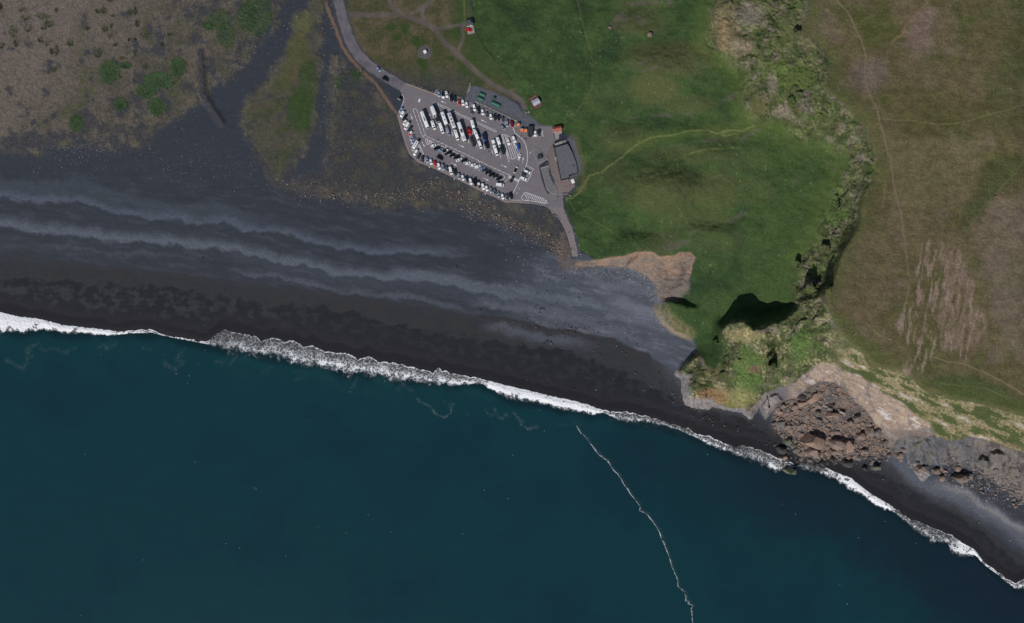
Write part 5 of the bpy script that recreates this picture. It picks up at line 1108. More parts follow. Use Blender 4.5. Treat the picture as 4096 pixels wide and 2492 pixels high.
def car_kit(kind):
    if kind in _kit: return _kit[kind]
    L, W, H, hb, xs, xr, xq, xe = SPEC[kind]; hw = W / 2; f = L / 2; K = {}
    nose = hb - 0.22 if kind != 'van' else hb - 0.1
    a = MB(); a.loft([sect(-f, hw * 0.86, 0.32, hb - 0.1), sect(-f + 0.12, hw * 0.96, 0.25, hb - 0.02), sect(xe, hw, 0.22, hb), sect(xs, hw, 0.22, hb), sect(xs + 0.25, hw * 0.99, 0.22, hb - 0.02), sect(f - 0.3, hw * 0.95, 0.24, nose), sect(f - 0.08, hw * 0.86, 0.28, nose - 0.14), sect(f, hw * 0.76, 0.34, nose - 0.26)])
    K['body'] = a.mesh('body', M['white'], True)
    rw = hw * (0.80 if kind != 'van' else 0.9); ww = hw * 0.93
    a = MB(); a.loft([[(xq - 0.04, -rw * 0.9, H - 0.09), (xq - 0.04, rw * 0.9, H - 0.09), (xq - 0.04, rw * 0.8, H - 0.03), (xq - 0.04, -rw * 0.8, H - 0.03)], [(xq + 0.2, -rw, H - 0.1), (xq + 0.2, rw, H - 0.1), (xq + 0.2, rw * 0.86, H), (xq + 0.2, -rw * 0.86, H)],
                      [(xr - 0.2, -rw, H - 0.1), (xr - 0.2, rw, H - 0.1), (xr - 0.2, rw * 0.86, H), (xr - 0.2, -rw * 0.86, H)], [(xr + 0.05, -rw * 0.95, H - 0.12), (xr + 0.05, rw * 0.95, H - 0.12), (xr + 0.05, rw * 0.8, H - 0.05), (xr + 0.05, -rw * 0.8, H - 0.05)]])
    for s in (-1, 1):                                   # pillars belong to the roof frame
        for (x0, x1) in ((xs, xr), (xe, xq)):
            p0 = Vector((x0, s * ww, hb - 0.03)); p1 = Vector((x1, s * rw * 0.97, H - 0.08)); d = 0.05
            a.loft([[(p0.x - d, p0.y, p0.z), (p0.x + d, p0.y, p0.z), (p0.x + d, p0.y - s * 0.07, p0.z), (p0.x - d, p0.y - s * 0.07, p0.z)], [(p1.x - d, p1.y, p1.z), (p1.x + d, p1.y, p1.z), (p1.x + d, p1.y - s * 0.07, p1.z), (p1.x - d, p1.y - s * 0.07, p1.z)]])
    if kind == 'van': a.box(xq + 0.02, 0.75, -rw * 0.985, rw * 0.985, hb - 0.02, H - 0.08)
    K['roof'] = a.mesh('roof', M['white'], False)
    K['windscreen'] = quad_mesh('windscreen', [(xs, -ww * 0.96, hb - 0.01), (xs, ww * 0.96, hb - 0.01), (xr, rw * 0.93, H - 0.07), (xr, -rw * 0.93, H - 0.07)], M['glass'])
    K['rear_window'] = quad_mesh('rear_window', [(xe, ww * 0.96, hb - 0.01), (xe, -ww * 0.96, hb - 0.01), (xq, -rw * 0.9, H - 0.07), (xq, rw * 0.9, H - 0.07)], M['glass'])
    for s in (-1, 1):
        K['side_window', s] = quad_mesh('side_window', [(xe + 0.1, s * ww, hb - 0.01), (xs - 0.08, s * ww, hb - 0.01), (xr - 0.03, s * rw * 0.97, H - 0.09), (xq + 0.06, s * rw * 0.97, H - 0.09)], M['glass'])
    a = MB(); a.box(-0.05, 0.05, -0.16, 0.16, -0.06, 0.06); K['headlight'] = a.mesh('headlight', M['lamp']); K['taillight'] = a.mesh('taillight', M['tail'])
    a = MB(); a.loft([sect(-0.09, 0.09, 0, 0.16, 0.03), sect(0.09, 0.07, 0.02, 0.15, 0.03)]); K['mirror'] = a.mesh('mirror', M['trim'])
    if kind == 'pickup':
        a = MB(); a.box(-f + 0.15, xe - 0.08, -hw * 0.82, hw * 0.82, hb - 0.06, hb + 0.03); K['cargo_cover'] = a.mesh('cargo_cover', M['trim'])
    K['dims'] = (f, hw, hb, nose, xs); _kit[kind] = K
    return K
def paint_slot(o, mat):
    o.material_slots[0].link = 'OBJECT'; o.material_slots[0].material = mat
def car(p, d, kind, colour, label, group, roof=None, z=None, sc=1.0):
    """p: photograph pixel of its middle, d: direction of its nose in the photograph"""
    K = car_kit(kind); f, hw, hb, nose, xs = K['dims']
    gz_ = ZL if z is None else z
    e = empty({'suv': 'sport_utility_car', 'saloon': 'saloon_car', 'estate': 'estate_car', 'hatchback': 'hatchback_car', 'pickup': 'pickup_truck', 'van': 'van'}[kind], None, math.atan2(-d[1], d[0]))
    q_ = at(p[0], p[1], gz_ + 0.9); e.location = (q_.x, q_.y, gz_ + 0.005); e.scale = (sc, sc, sc)
    b = link('body', K['body'], e); paint_slot(b, PM[colour]); r = link('roof', K['roof'], e); paint_slot(r, PM[roof or colour])
    link('windscreen', K['windscreen'], e); link('rear_window', K['rear_window'], e); link('side_window', K['side_window', -1], e); link('side_window', K['side_window', 1], e)
    for s in (-1, 1):
        link('headlight', K['headlight'], b, (f - 0.1, s * hw * 0.62, nose - 0.2)); link('taillight', K['taillight'], b, (-f + 0.04, s * hw * 0.66, hb - 0.2)); link('mirror', K['mirror'], e, (xs - 0.25, s * (hw + 0.08), hb - 0.02))
    if kind == 'pickup': link('cargo_cover', K['cargo_cover'], e)
    add_wheels(e, (f * 0.62, -f * 0.60), hw)
    tag(e, label, {'van': 'van', 'pickup': 'pickup'}.get(kind, 'car'), group)
    return e

# long vehicles are built to their own length
def bus(p0, p1, W, H, name, cat, label, body='white', hatches=(0.3, 0.65), snout=0.0, panels=(), group='coaches and minibuses in the middle bays', flipside=None, mirrors=True):
    """p0: photograph pixel of the tail, p1: of the nose, both at roof height"""
    a = at(p0[0], p0[1], ZL + H); b = at(p1[0], p1[1], ZL + H); dv = b - a; L = dv.length + snout; f = L / 2; hw = W / 2
    c = (a + b) / 2; c.z = ZL + 0.005; ang = math.atan2(dv.y, dv.x); c.x += math.cos(ang) * snout / 2; c.y += math.sin(ang) * snout / 2
    e = empty(name, c, ang)
    m = MB(); big = H > 3.2
    if snout > 0:
        m.loft([sect(-f, hw * 0.95, 0.35, H - 0.06, 0.22), sect(-f + 0.15, hw, 0.3, H, 0.25), sect(f - snout - 0.9, hw, 0.3, H, 0.25), sect(f - snout - 0.5, hw * 0.98, 0.3, H - 0.16, 0.25), sect(f - snout + 0.25, hw * 0.97, 0.3, 1.35, 0.2), sect(f - 0.2, hw * 0.9, 0.3, 1.08, 0.2), sect(f, hw * 0.78, 0.36, 0.85, 0.15)])
    else:
        m.loft([sect(-f, hw * 0.93, 0.4, H - 0.12, 0.25), sect(-f + 0.2, hw, 0.32, H, 0.28), sect(f - 0.9, hw, 0.32, H, 0.28), sect(f - 0.3, hw * 0.97, 0.32, H - 0.12, 0.3), sect(f, hw * 0.88, 0.4, H * 0.45, 0.3)])
    bo = m.obj('body', PM[body], e, True)
    # windows
    zb, zt = (1.35, H - 0.55) if big else (1.25, H - 0.45)
    for s in (-1, 1):
        m = MB(); x0, x1 = -f + 0.5, f - snout - 1.0; n = max(3, int((x1 - x0) / 1.5)); st = (x1 - x0) / n
        for i in range(n): m.box(x0 + i * st + 0.05, x0 + (i + 1) * st - 0.05, s * hw - 0.01 - (0.02 if s > 0 else 0.0), s * hw + 0.01 + (0.02 if s < 0 else 0.0), zb, zt)
        m.obj('side_window', M['glass'], e)
    if snout > 0: pts = [(f - snout + 0.24, -hw * 0.86, 1.40), (f - snout + 0.24, hw * 0.86, 1.40), (f - snout - 0.44, hw * 0.8, H - 0.20), (f - snout - 0.44, -hw * 0.8, H - 0.20)]
    else: pts = [(f + 0.0, -hw * 0.82, H * 0.47), (f + 0.0, hw * 0.82, H * 0.47), (f - 0.27, hw * 0.86, H - 0.22), (f - 0.27, -hw * 0.86, H - 0.22)]
    link('windscreen', quad_mesh('windscreen', [(p[0] + 0.02, p[1], p[2] + 0.01) for p in pts], M['glass']), e)
    m = MB(); m.box(-f - 0.015, -f + 0.02, -hw * 0.7, hw * 0.7, H * 0.55, H - 0.4); m.obj('rear_window', M['glass'], e)
    for h in hatches:
        x = -f + L * h; m = MB(); m.box(x - 0.38, x + 0.38, -0.36, 0.36, H - 0.03, H + 0.07); hh = m.obj('roof_hatch', M['trim'], e)
    for (h0, h1, wf, mat) in panels:
        m = MB(); m.box(-f + L * h0, -f + L * h1, -hw * wf, hw * wf, H - 0.04, H + 0.035); m.obj('roof_panel', M[mat], e)
    if mirrors:
        for s in (-1, 1):
            m = MB(); x = f - snout + (0.15 if not snout else 0.0); m.box(x - 0.08, x + 0.1, s * (hw + 0.2) - 0.12, s * (hw + 0.2) + 0.12, 1.5 if snout else H - 1.1, 1.85 if snout else H - 0.5); m.obj('mirror', M['trim'], e)
    for s in (-1, 1):
        m = MB(); m.box(f - 0.12, f + 0.01, s * hw * 0.6 - 0.18, s * hw * 0.6 + 0.18, 0.62, 0.8); m.obj('headlight', M['lamp'], bo)
    add_wheels(e, (f - (2.6 if big else 1.0), -f + (3.2 if big else 1.5)) + ((-f + 4.6,) if big else ()), hw, 0.5 if big else 0.36, 0.28)
    tag(e, label, cat, group)
    return e
g1 = C1
bus(*g1([(727, 722), (852, 1045)]), 2.55, 3.6, 'coach', 'coach', 'plain white coach at the western end of the coach bays', hatches=(0.38,), panels=[(0.44, 0.60, 0.42, 'greyp')])
e = bus(*g1([(930, 618), (1062, 945)]), 2.55, 3.6, 'coach', 'coach', 'white coach whose rear roof ends in a black section', hatches=(), panels=[(0.55, 0.965, 0.93, 'trim')])
m = MB(); m.box(1.2, 1.7, -0.5, 0.5, 3.63, 3.66); m.box(2.0, 2.4, -0.5, 0.1, 3.63, 3.66); m.obj('roof_logo', M['white'], e)
bus(*g1([(1137, 735), (1228, 990)]), 2.5, 3.4, 'coach', 'coach', 'white coach with two square black hatches, third coach from the west', hatches=(0.26, 0.63))
bus(*g1([(1277, 752), (1388, 1058)]), 2.55, 3.5, 'coach', 'coach', 'silver roofed coach with three hatches between white coaches', hatches=(0.2, 0.42, 0.64), panels=[(0.02, 0.3, 0.72, 'panel'), (0.36, 0.48, 0.5, 'greyp'), (0.55, 0.9, 0.72, 'panel')])
bus(*g1([(1470, 940), (1598, 1318)]), 2.6, 3.7, 'coach', 'coach', 'longest white coach with grey roof panels, easternmost of the coaches', hatches=(0.40, 0.43, 0.46, 0.49), panels=[(0.36, 0.56, 0.66, 'greyp'), (0.72, 0.92, 0.75, 'panel')])
for (a, b, W, H, lab_, col_, ht) in [(g1([(935, 910), (982, 1050)]), None, 2.1, 2.7, 'short white minibus behind the westernmost coach', 'white', (0.15, 0.6)),
      (g1([(1088, 952), (1150, 1125)]), None, 2.1, 2.8, 'white minibus nose to tail with the black tailed coach', 'white', (0.65,)), (g1([(1228, 1045), (1270, 1170)]), None, 2.0, 2.4, 'silver minibus beside the silver roofed coach', 'silver', ()),
      (g1([(1398, 1098), (1450, 1262)]), None, 2.1, 2.8, 'white minibus parked west of the longest coach', 'white', (0.22,)), (g1([(1728, 895), (1778, 1065)]), None, 2.1, 2.8, 'white minibus beside the red pickup, its roof has one hatch', 'white', (0.45,)),
      (g1([(1792, 1108), (1865, 1285)]), None, 2.1, 2.8, 'white minibus behind the one beside the red pickup', 'white', (0.3,)), (g1([(1715, 1235), (1775, 1395)]), None, 2.1, 2.6, 'dark grey minibus east of the longest coach', 'dark grey', (0.22,)),
      (C4([(245, 45), (297, 200)]), None, 2.1, 2.8, 'white minibus in the easternmost bay, its tail to the hatched island', 'white', (0.3,)), (C4([(177, 195), (238, 370)]), None, 2.1, 2.8, 'white minibus towing a white box trailer', 'white', (0.3,))]:
    bus(a[0], a[1], W, H, 'minibus', 'minibus', lab_, col_, ht, snout=0.9)
# trailer
ta = C4([(165, 132)])[0]; q_ = at(ta[0], ta[1], ZL + 2.0); e = empty('box_trailer', (q_.x, q_.y, ZL), math.atan2(-0.94, 0.34))
m = MB(); m.loft([sect(-1.25, 0.95, 0.5, 1.95, 0.12), sect(-1.2, 1.0, 0.45, 2.0, 0.12), sect(1.2, 1.0, 0.45, 2.0, 0.12), sect(1.25, 0.95, 0.5, 1.95, 0.12)]); m.obj('box', PM['white'], e)
m = MB(); m.box(1.2, 2.3, -0.06, 0.06, 0.42, 0.52); m.obj('drawbar', M['trim'], e); add_wheels(e, (0.0,), 1.0)
tag(e, 'small white box trailer hitched behind a white minibus', 'trailer')
# blue lorry
a, b = C2([(160, 1170), (205, 1300)]); pa = at(*a, ZL + 2.8); pb = at(*b, ZL + 2.8); c = (pa + pb) / 2; e = empty('lorry', (c.x, c.y, ZL), math.atan2(pb.y - pa.y, pb.x - pa.x)); hl_ = (pb - pa).length / 2
m = MB(); m.loft([sect(-hl_, 1.05, 0.7, 2.8, 0.1), sect(hl_ - 1.0, 1.05, 0.7, 2.8, 0.1)]); m.obj('cargo_box', PM['dark blue'], e)
m = MB(); m.loft([sect(hl_ - 0.9, 1.0, 0.4, 2.3, 0.2), sect(hl_ + 0.1, 1.0, 0.4, 2.25, 0.2), sect(hl_ + 0.8, 0.95, 0.4, 1.4, 0.2), sect(hl_ + 1.0, 0.9, 0.45, 1.2, 0.2)]); cb = m.obj('cab', PM['blue'], e, True)
link('windscreen', quad_mesh('windscreen', [(hl_ + 0.84, -0.85, 1.42), (hl_ + 0.84, 0.85, 1.42), (hl_ + 0.14, 0.85, 2.22), (hl_ + 0.14, -0.85, 2.22)], M['glass']), e); add_wheels(e, (hl_ + 0.1, -hl_ + 0.9), 1.0, 0.42, 0.28)
tag(e, 'dark blue box lorry between white minibuses', 'lorry', 'coaches and minibuses in the middle bays')
car(g1([(1680, 1120)])[0], (0.36, 0.93), 'pickup', 'red', 'bright red pickup with a dark cargo bed beside the longest coach', 'coaches and minibuses in the middle bays', sc=1.08)
car(C4([(350, 310)])[0], (0.36, 0.93), 'van', 'dark green', 'very dark green van behind the easternmost white minibus', 'coaches and minibuses in the middle bays', sc=1.1)
car(C2([(235, 1405)])[0], (0.36, 0.93), 'suv', 'black', 'black off-road car behind the dark blue lorry', 'coaches and minibuses in the middle bays', sc=1.1)
car(g1([(1900, 1395)])[0], (0.36, 0.93), 'van', 'white', 'white van parked between the dark blue lorry and a grey minibus', 'coaches and minibuses in the middle bays', sc=0.98)

ORD = ['first', 'second', 'third', 'fourth', 'fifth', 'sixth', 'seventh', 'eighth', 'ninth', 'tenth', 'eleventh', 'twelfth', 'thirteenth', 'fourteenth', 'fifteenth', 'sixteenth', 'seventeenth', 'eighteenth', 'nineteenth', 'twentieth', 'twenty-first', 'twenty-second', 'twenty-third', 'twenty-fourth', 'twenty-fifth']
KW = {'suv': 'off-road car', 'saloon': 'saloon car', 'estate': 'estate car', 'hatchback': 'hatchback', 'pickup': 'pickup', 'van': 'van'}
rows = []
def row(cars, d, where, group, fn, edge_back):
    """cars: (x, y, kind, colour[, roof]); edge_back: how far the bay lines run"""
    for i, cr in enumerate(cars):
        x, y, kind, colour = cr[:4]; roof = cr[4] if len(cr) > 4 else None
        car(fn([(x, y)])[0], d, kind, colour, '%s %s, %s vehicle %s' % (colour, KW[kind], ORD[i], where), group, roof)
        # the bay line beside it, just off its flank
        p = np.array(fn([(x, y)])[0]); dd = np.array(d) / np.hypot(*d); nn = np.array([-dd[1], dd[0]]); 
        if nn[0] > 0: nn = -nn
        if i:
            pp = np.array(fn([cars[i - 1][:2]])[0]); md = (p + pp) / 2
            if np.linalg.norm(p - pp) > 26: md = p + nn * 8
            paint('bay_line', [[tuple(md - dd * 12.5), tuple(md + dd * 12.5)]], 0.2)
top = [(1078, 378, 'hatchback', 'light blue'), (1157, 398, 'suv', 'white', 'black'), (1232, 382, 'saloon', 'white'), (1322, 463, 'suv', 'black'), (1395, 475, 'estate', 'dark green'), (1482, 545, 'hatchback', 'orange red'), (1557, 547, 'hatchback', 'white'), (1633, 590, 'hatchback', 'white'), (1783, 650, 'suv', 'white'), (1870, 705, 'pickup', 'black'), (1950, 737, 'hatchback', 'white'),
       (2035, 795, 'hatchback', 'grey'), (2115, 828, 'hatchback', 'white'), (2195, 845, 'estate', 'dark green'), (2268, 850, 'hatchback', 'black'), (2350, 887, 'saloon', 'grey'), (2440, 975, 'suv', 'silver'), (2535, 975, 'suv', 'dark red')]
row(top, (0.2, 0.98), 'from the west in the northern row', 'cars parked along the northern edge', C1, 1)
left = [(318, 692, 'hatchback', 'light blue'), (348, 780, 'suv', 'white'), (390, 855, 'suv', 'black'), (400, 945, 'hatchback', 'white'), (437, 1020, 'van', 'white'), (488, 1085, 'suv', 'dark grey'), (510, 1165, 'hatchback', 'red', 'white'), (540, 1255, 'saloon', 'silver'), (568, 1315, 'saloon', 'light blue')]
row(left, (-0.52, 0.85), 'from the north in the short western row', 'cars parked along the western edge', C1, 1)
bus(*g1([(648, 1315), (552, 1478)]), 2.3, 3.0, 'motorhome', 'motorhome', 'long white motorhome at the southern end of the western row', hatches=(0.2, 0.42, 0.62), snout=0.5, group='cars parked along the western edge')
bot = [(415, 348, 'suv', 'white'), (470, 430, 'estate', 'dark grey'), (548, 480, 'estate', 'plum black')]
for i, (x, y, k_, c_) in enumerate(bot): car(C3([(x, y)])[0], [(-0.55, 0.83), (-0.45, 0.9), (-0.12, 1)][i], k_, c_, '%s %s in the south-west corner of the car park' % (c_, KW[k_]), 'cars in the south-western corner')
bot = [(640, 498, 'saloon', 'light blue'), (718, 533, 'hatchback', 'white'), (798, 568, 'hatchback', 'red'), (877, 620, 'suv', 'white'), (955, 640, 'suv', 'silver'), (1035, 675, 'saloon', 'grey'), (1115, 715, 'van', 'white'), (1198, 745, 'suv', 'dark green'), (1277, 820, 'estate', 'silver'), (1355, 848, 'hatchback', 'white'), (1440, 880, 'saloon', 'dark blue'), (1512, 925, 'suv', 'white'), (1595, 955, 'van', 'black'),
       (1673, 980, 'pickup', 'dark green', 'white'), (1760, 1028, 'suv', 'white'), (1832, 1062, 'hatchback', 'white'), (1915, 1097, 'saloon', 'silver'), (1995, 1135, 'estate', 'grey'), (2070, 1190, 'saloon', 'silver'), (2150, 1225, 'hatchback', 'white'), (2235, 1240, 'estate', 'grey'), (2315, 1215, 'suv', 'black')]
row(bot, (0.27, 0.96), 'from the west in the seaward row', 'cars parked along the seaward edge', C3, 1)
mid = [(768, 205, 'hatchback', 'white'), (840, 262, 'estate', 'black'), (900, 300, 'hatchback', 'light blue'), (1003, 320, 'suv', 'white', 'black'), (1065, 358, 'pickup', 'black'), (1145, 405, 'hatchback', 'black'), (1235, 440, 'suv', 'black'), (1285, 490, 'saloon', 'white'), (1385, 505, 'estate', 'black'), (1453, 560, 'hatchback', 'white'), (1555, 595, 'hatchback', 'white'), (1650, 628, 'suv', 'white'),
       (1738, 665, 'saloon', 'light blue'), (1800, 700, 'hatchback', 'dark grey'), (1865, 745, 'suv', 'black'), (1937, 790, 'suv', 'black'), (2015, 820, 'hatchback', 'dark green'), (2085, 865, 'saloon', 'black')]
row(mid, (0.93, -0.38), 'from the west in the middle row', 'cars parked in the middle row', C3, 1)
DRV = 'cars standing on or driving along the lanes'
for (fn, x, y, d, k_, c_, lab_, rf) in [(C1, 1737, 722, (0.2, 0.98), 'saloon', 'grey', 'grey saloon car driving past the northern row', None), (C2, 557, 1050, (0.8, 0.6), 'hatchback', 'silver', 'silver hatchback standing crosswise near the three orange booths', None),
      (C2, 780, 1282, (0.42, 0.9), 'suv', 'white', 'white car beside the curved kerb line near the orange booths', None), (C2, 665, 1328, (0.3, 0.95), 'saloon', 'white', 'white saloon car standing on the hatched island', None), (C2, 868, 1435, (0.14, 1), 'hatchback', 'blue', 'bright blue hatchback driving beside the hatched island', None),
      (C3, 897, 455, (0.86, 0.5), 'suv', 'black', 'black off-road car driving alone along the seaward lane', None), (C4, 302, 995, (1, 0.1), 'van', 'white', 'white van turning at the eastern end of the middle row', None), (C4, 540, 885, (0.5, -0.87), 'suv', 'dark green', 'dark green off-road car crossing the zebra stripes', None),
      (C4, 618, 690, (0.45, -0.89), 'suv', 'white', 'white car with a black roof driving north from the crossing', 'black'), (C4, 692, 435, (0.28, -0.96), 'hatchback', 'white', 'white hatchback at the southern tip of the hatched island', None)]:
    car(fn([(x, y)])[0], d, k_, c_, lab_, DRV, rf, sc=1.05)
for (x, y, k_, c_, lab_, rf) in [(845, 735, 'estate', 'white', 'white estate car in the northernmost of the three disabled bays', None), (795, 790, 'suv', 'silver', 'silver car with a dark roof in the middle disabled bay', 'dark grey'), (768, 868, 'suv', 'white', 'white car in the southernmost disabled bay', None)]:
    car(C4([(x, y)])[0], (0.94, 0.34), k_, c_, lab_, 'cars in the disabled bays', rf, sc=1.05)
car(C2([(1205, 1165)])[0], (0.05, 1), 'hatchback', 'white', 'white hatchback parked beside the black container', 'cars beside the black container'); car(C2([(1280, 1155)])[0], (0.05, 1), 'estate', 'dark green', 'dark estate car next to the zigzag marking', 'cars beside the black container')
R0 = C(1024, 0, 2.406, [(1178, 665), (1245, 760), (2047, 285)])
car(R0[0], (0.78, 0.62), 'hatchback', 'light blue', 'pale blue car driving on the access road, farther from the car park', 'cars on the access road', z=ground(*R0[0])); car(R0[1], (0.86, 0.5), 'suv', 'black', 'black car on the access road just before the car park', 'cars on the access road', z=ground(*R0[1]))
car(R0[2], (1, 0.15), 'estate', 'red', 'bright red car on the terrace of the white house', None, z=ground(*R0[2]) + 0.14)

# ------------------------------------------------------------------ buildings
def W(pts, zz): return [tuple(at(a, b, zz)[:2]) for a, b in pts]
def quad_frame(pts4):
    """four plan corners in order -> centre, angle, half length (along 0-1), half width (along 1-2)"""
    p = [Vector(q) for q in pts4]; c = sum(p, Vector((0, 0))) / 4; d = ((p[1] - p[0]) + (p[2] - p[3])) / 2; e = ((p[2] - p[1]) + (p[3] - p[0])) / 2
    return c, math.atan2(d.y, d.x), d.length / 2, e.length / 2
def gable(root, hl_, hw, z0, ze, zr, wallm, roofm, over=0.3):
    m = MB(); m.add([(-hl_, -hw, z0), (hl_, -hw, z0), (hl_, hw, z0), (-hl_, hw, z0), (-hl_, -hw, ze), (hl_, -hw, ze), (hl_, hw, ze), (-hl_, hw, ze), (-hl_, 0, zr - 0.08), (hl_, 0, zr - 0.08)],
          [(0, 1, 5, 4), (2, 3, 7, 6), (1, 2, 6, 9, 5), (3, 0, 4, 8, 7), (4, 5, 9, 8), (6, 7, 8, 9)]); m.obj('wall', wallm, root)
    o_ = over; k = (zr - ze) / hw
    for s in (-1, 1):
        m = MB(); ya, za = s * (hw + o_), ze - o_ * k
        pts = [(-hl_ - o_, ya, za), (hl_ + o_, ya, za), (hl_ + o_, 0, zr), (-hl_ - o_, 0, zr)]
        m.add(pts + [(p[0], p[1], p[2] + 0.1) for p in pts], [(0, 1, 2, 3), (4, 5, 6, 7), (0, 1, 5, 4), (1, 2, 6, 5), (2, 3, 7, 6), (3, 0, 4, 7)])
        sl = m.obj('roof_slope', roofm, root)
        n = int((2 * hl_ + 2 * o_) / 0.6)
        m = MB()
        for i in range(1, n):
            x = -hl_ - o_ + i * (2 * hl_ + 2 * o_) / n
            m.add([(x - 0.03, ya, za + 0.105), (x + 0.03, ya, za + 0.105), (x + 0.03, 0, zr + 0.105), (x - 0.03, 0, zr + 0.105), (x - 0.02, ya, za + 0.14), (x + 0.02, ya, za + 0.14), (x + 0.02, 0, zr + 0.14), (x - 0.02, 0, zr + 0.14)], [(4, 5, 6, 7), (0, 1, 5, 4), (1, 2, 6, 5), (2, 3, 7, 6), (3, 0, 4, 7)])
        m.obj('seam', roofm, sl)
def opening(root, x, y, z0, z1, w, facing, name='window', mat='glass'):
    m = MB(); t = 0.05
    if facing in ('-y', '+y'):
        s = -1 if facing == '-y' else 1
        m.box(x - w / 2, x + w / 2, y - t, y + t, z0, z1); o = m.obj(name, M[mat], root)
        m = MB(); 
        for (a, b, c, d) in ((x - w / 2 - 0.08, x - w / 2, z0 - 0.08, z1 + 0.08), (x + w / 2, x + w / 2 + 0.08, z0 - 0.08, z1 + 0.08), (x - w / 2, x + w / 2, z1, z1 + 0.08), (x - w / 2, x + w / 2, z0 - 0.08, z0)): m.box(a, b, y - t - 0.02, y + t + 0.02, c, d)
    else:
        m.box(x - t, x + t, y - w / 2, y + w / 2, z0, z1); o = m.obj(name, M[mat], root)
        m = MB()
        for (a, b, c, d) in ((y - w / 2 - 0.08, y - w / 2, z0 - 0.08, z1 + 0.08), (y + w / 2, y + w / 2 + 0.08, z0 - 0.08, z1 + 0.08), (y - w / 2, y + w / 2, z1, z1 + 0.08), (y - w / 2, y + w / 2, z0 - 0.08, z0)): m.box(x - t - 0.02, x + t + 0.02, a, b, c, d)
    m.obj('frame', M['white'] if mat == 'glass' else M['trim'], o)
# white house with a dark hipped roof
H0 = ground(1880, 95); k_ = 12.493
cs = W(C(1820, 40, k_, [(590, 800), (950, 685), (850, 390), (500, 510)]), H0 + 2.5)
c, an, hl_, hw = quad_frame(cs); e = empty('white_house', (c.x, c.y, H0 - 0.3), an)
m = MB(); m.box(-hl_ + 0.25, hl_ - 0.25, -hw + 0.25, hw - 0.25, -0.5, 2.8); m.obj('wall', M['white'], e)
m = MB(); m.add([(-hl_, -hw, 2.7), (hl_, -hw, 2.7), (hl_, hw, 2.7), (-hl_, hw, 2.7), (-0.25, 0, 4.9), (0.25, 0, 4.9), (-hl_, -hw, 2.85), (hl_, -hw, 2.85), (hl_, hw, 2.85), (-hl_, hw, 2.85)], [(3, 2, 1, 0), (6, 7, 5, 4), (7, 8, 5), (8, 9, 4, 5), (9, 6, 4), (0, 1, 7, 6), (1, 2, 8, 7), (2, 3, 9, 8), (3, 0, 6, 9)])
rf = m.obj('roof', M['slate'], e); m = MB(); m.box(-0.25, 0.25, -0.2, 0.2, 4.6, 5.3); m.obj('chimney', M['concrete'], rf)
for x in (-hl_ * 0.4, hl_ * 0.35): opening(e, x, -hw + 0.25, 1.0, 2.2, 0.9, '-y')
opening(e, hl_ * 0.8 - 0.3, -hw + 0.25, 0.1, 2.1, 0.8, '-y', 'door', 'trim')
tag(e, 'small white house with a dark hipped roof beside the gravel track', 'house')
cs = W(C(1820, 40, k_, [(600, 835), (915, 735), (1000, 1120), (640, 1225)]), H0); m = MB(); m.prism(cs[::-1], H0 - 0.6, H0 + 0.12)
tr = m.obj('terrace', M['concrete']); tr['kind'] = 'structure'; tr['label'] = 'pale concrete terrace in front of the white house'
cs = W(C(1820, 40, k_, [(915, 735), (935, 728), (1022, 1112), (1000, 1120)]), H0 + 0.5); m = MB(); m.prism(cs[::-1], H0 - 0.5, H0 + 1.0); tag(m.obj('garden_wall', M['basalt']), 'dark garden wall along the east side of the terrace', 'wall')
# red roofed hut
k7 = 7.4933
cs = W(C(2060, 460, k7, [(1135, 470), (1400, 398), (1372, 300), (1112, 375)]), 9.6); cs = W(C(2060, 460, k7, [(1155, 505), (1415, 462), (1370, 298), (1115, 375)]), 9.9)
c, an, hl_, hw = quad_frame(cs); e = empty('red_roofed_hut', (c.x, c.y, 7.1), an); gable(e, hl_ - 0.3, hw - 0.3, -0.3, 2.5, 3.6, M['cream'], M['redroof'])
for x in (-hl_ * 0.35, hl_ * 0.45): opening(e, x, -hw + 0.3, 0.9, 2.0, 1.3, '-y')
opening(e, 0.1, -hw + 0.3, 0.05, 2.0, 0.8, '-y', 'door', 'trim'); tag(e, 'cream hut with a red sheet roof north of the cafe', 'hut')
cs = W(C(2060, 460, k7, [(1170, 520), (1415, 480), (1405, 545), (1310, 590), (1330, 700), (1225, 745)]), 7.2); m = MB(); m.prism(cs[::-1], 6.5, 7.22); o = m.obj('patio', M['concrete']); o['kind'] = 'structure'; o['label'] = 'pale paved patio below the red roofed hut'
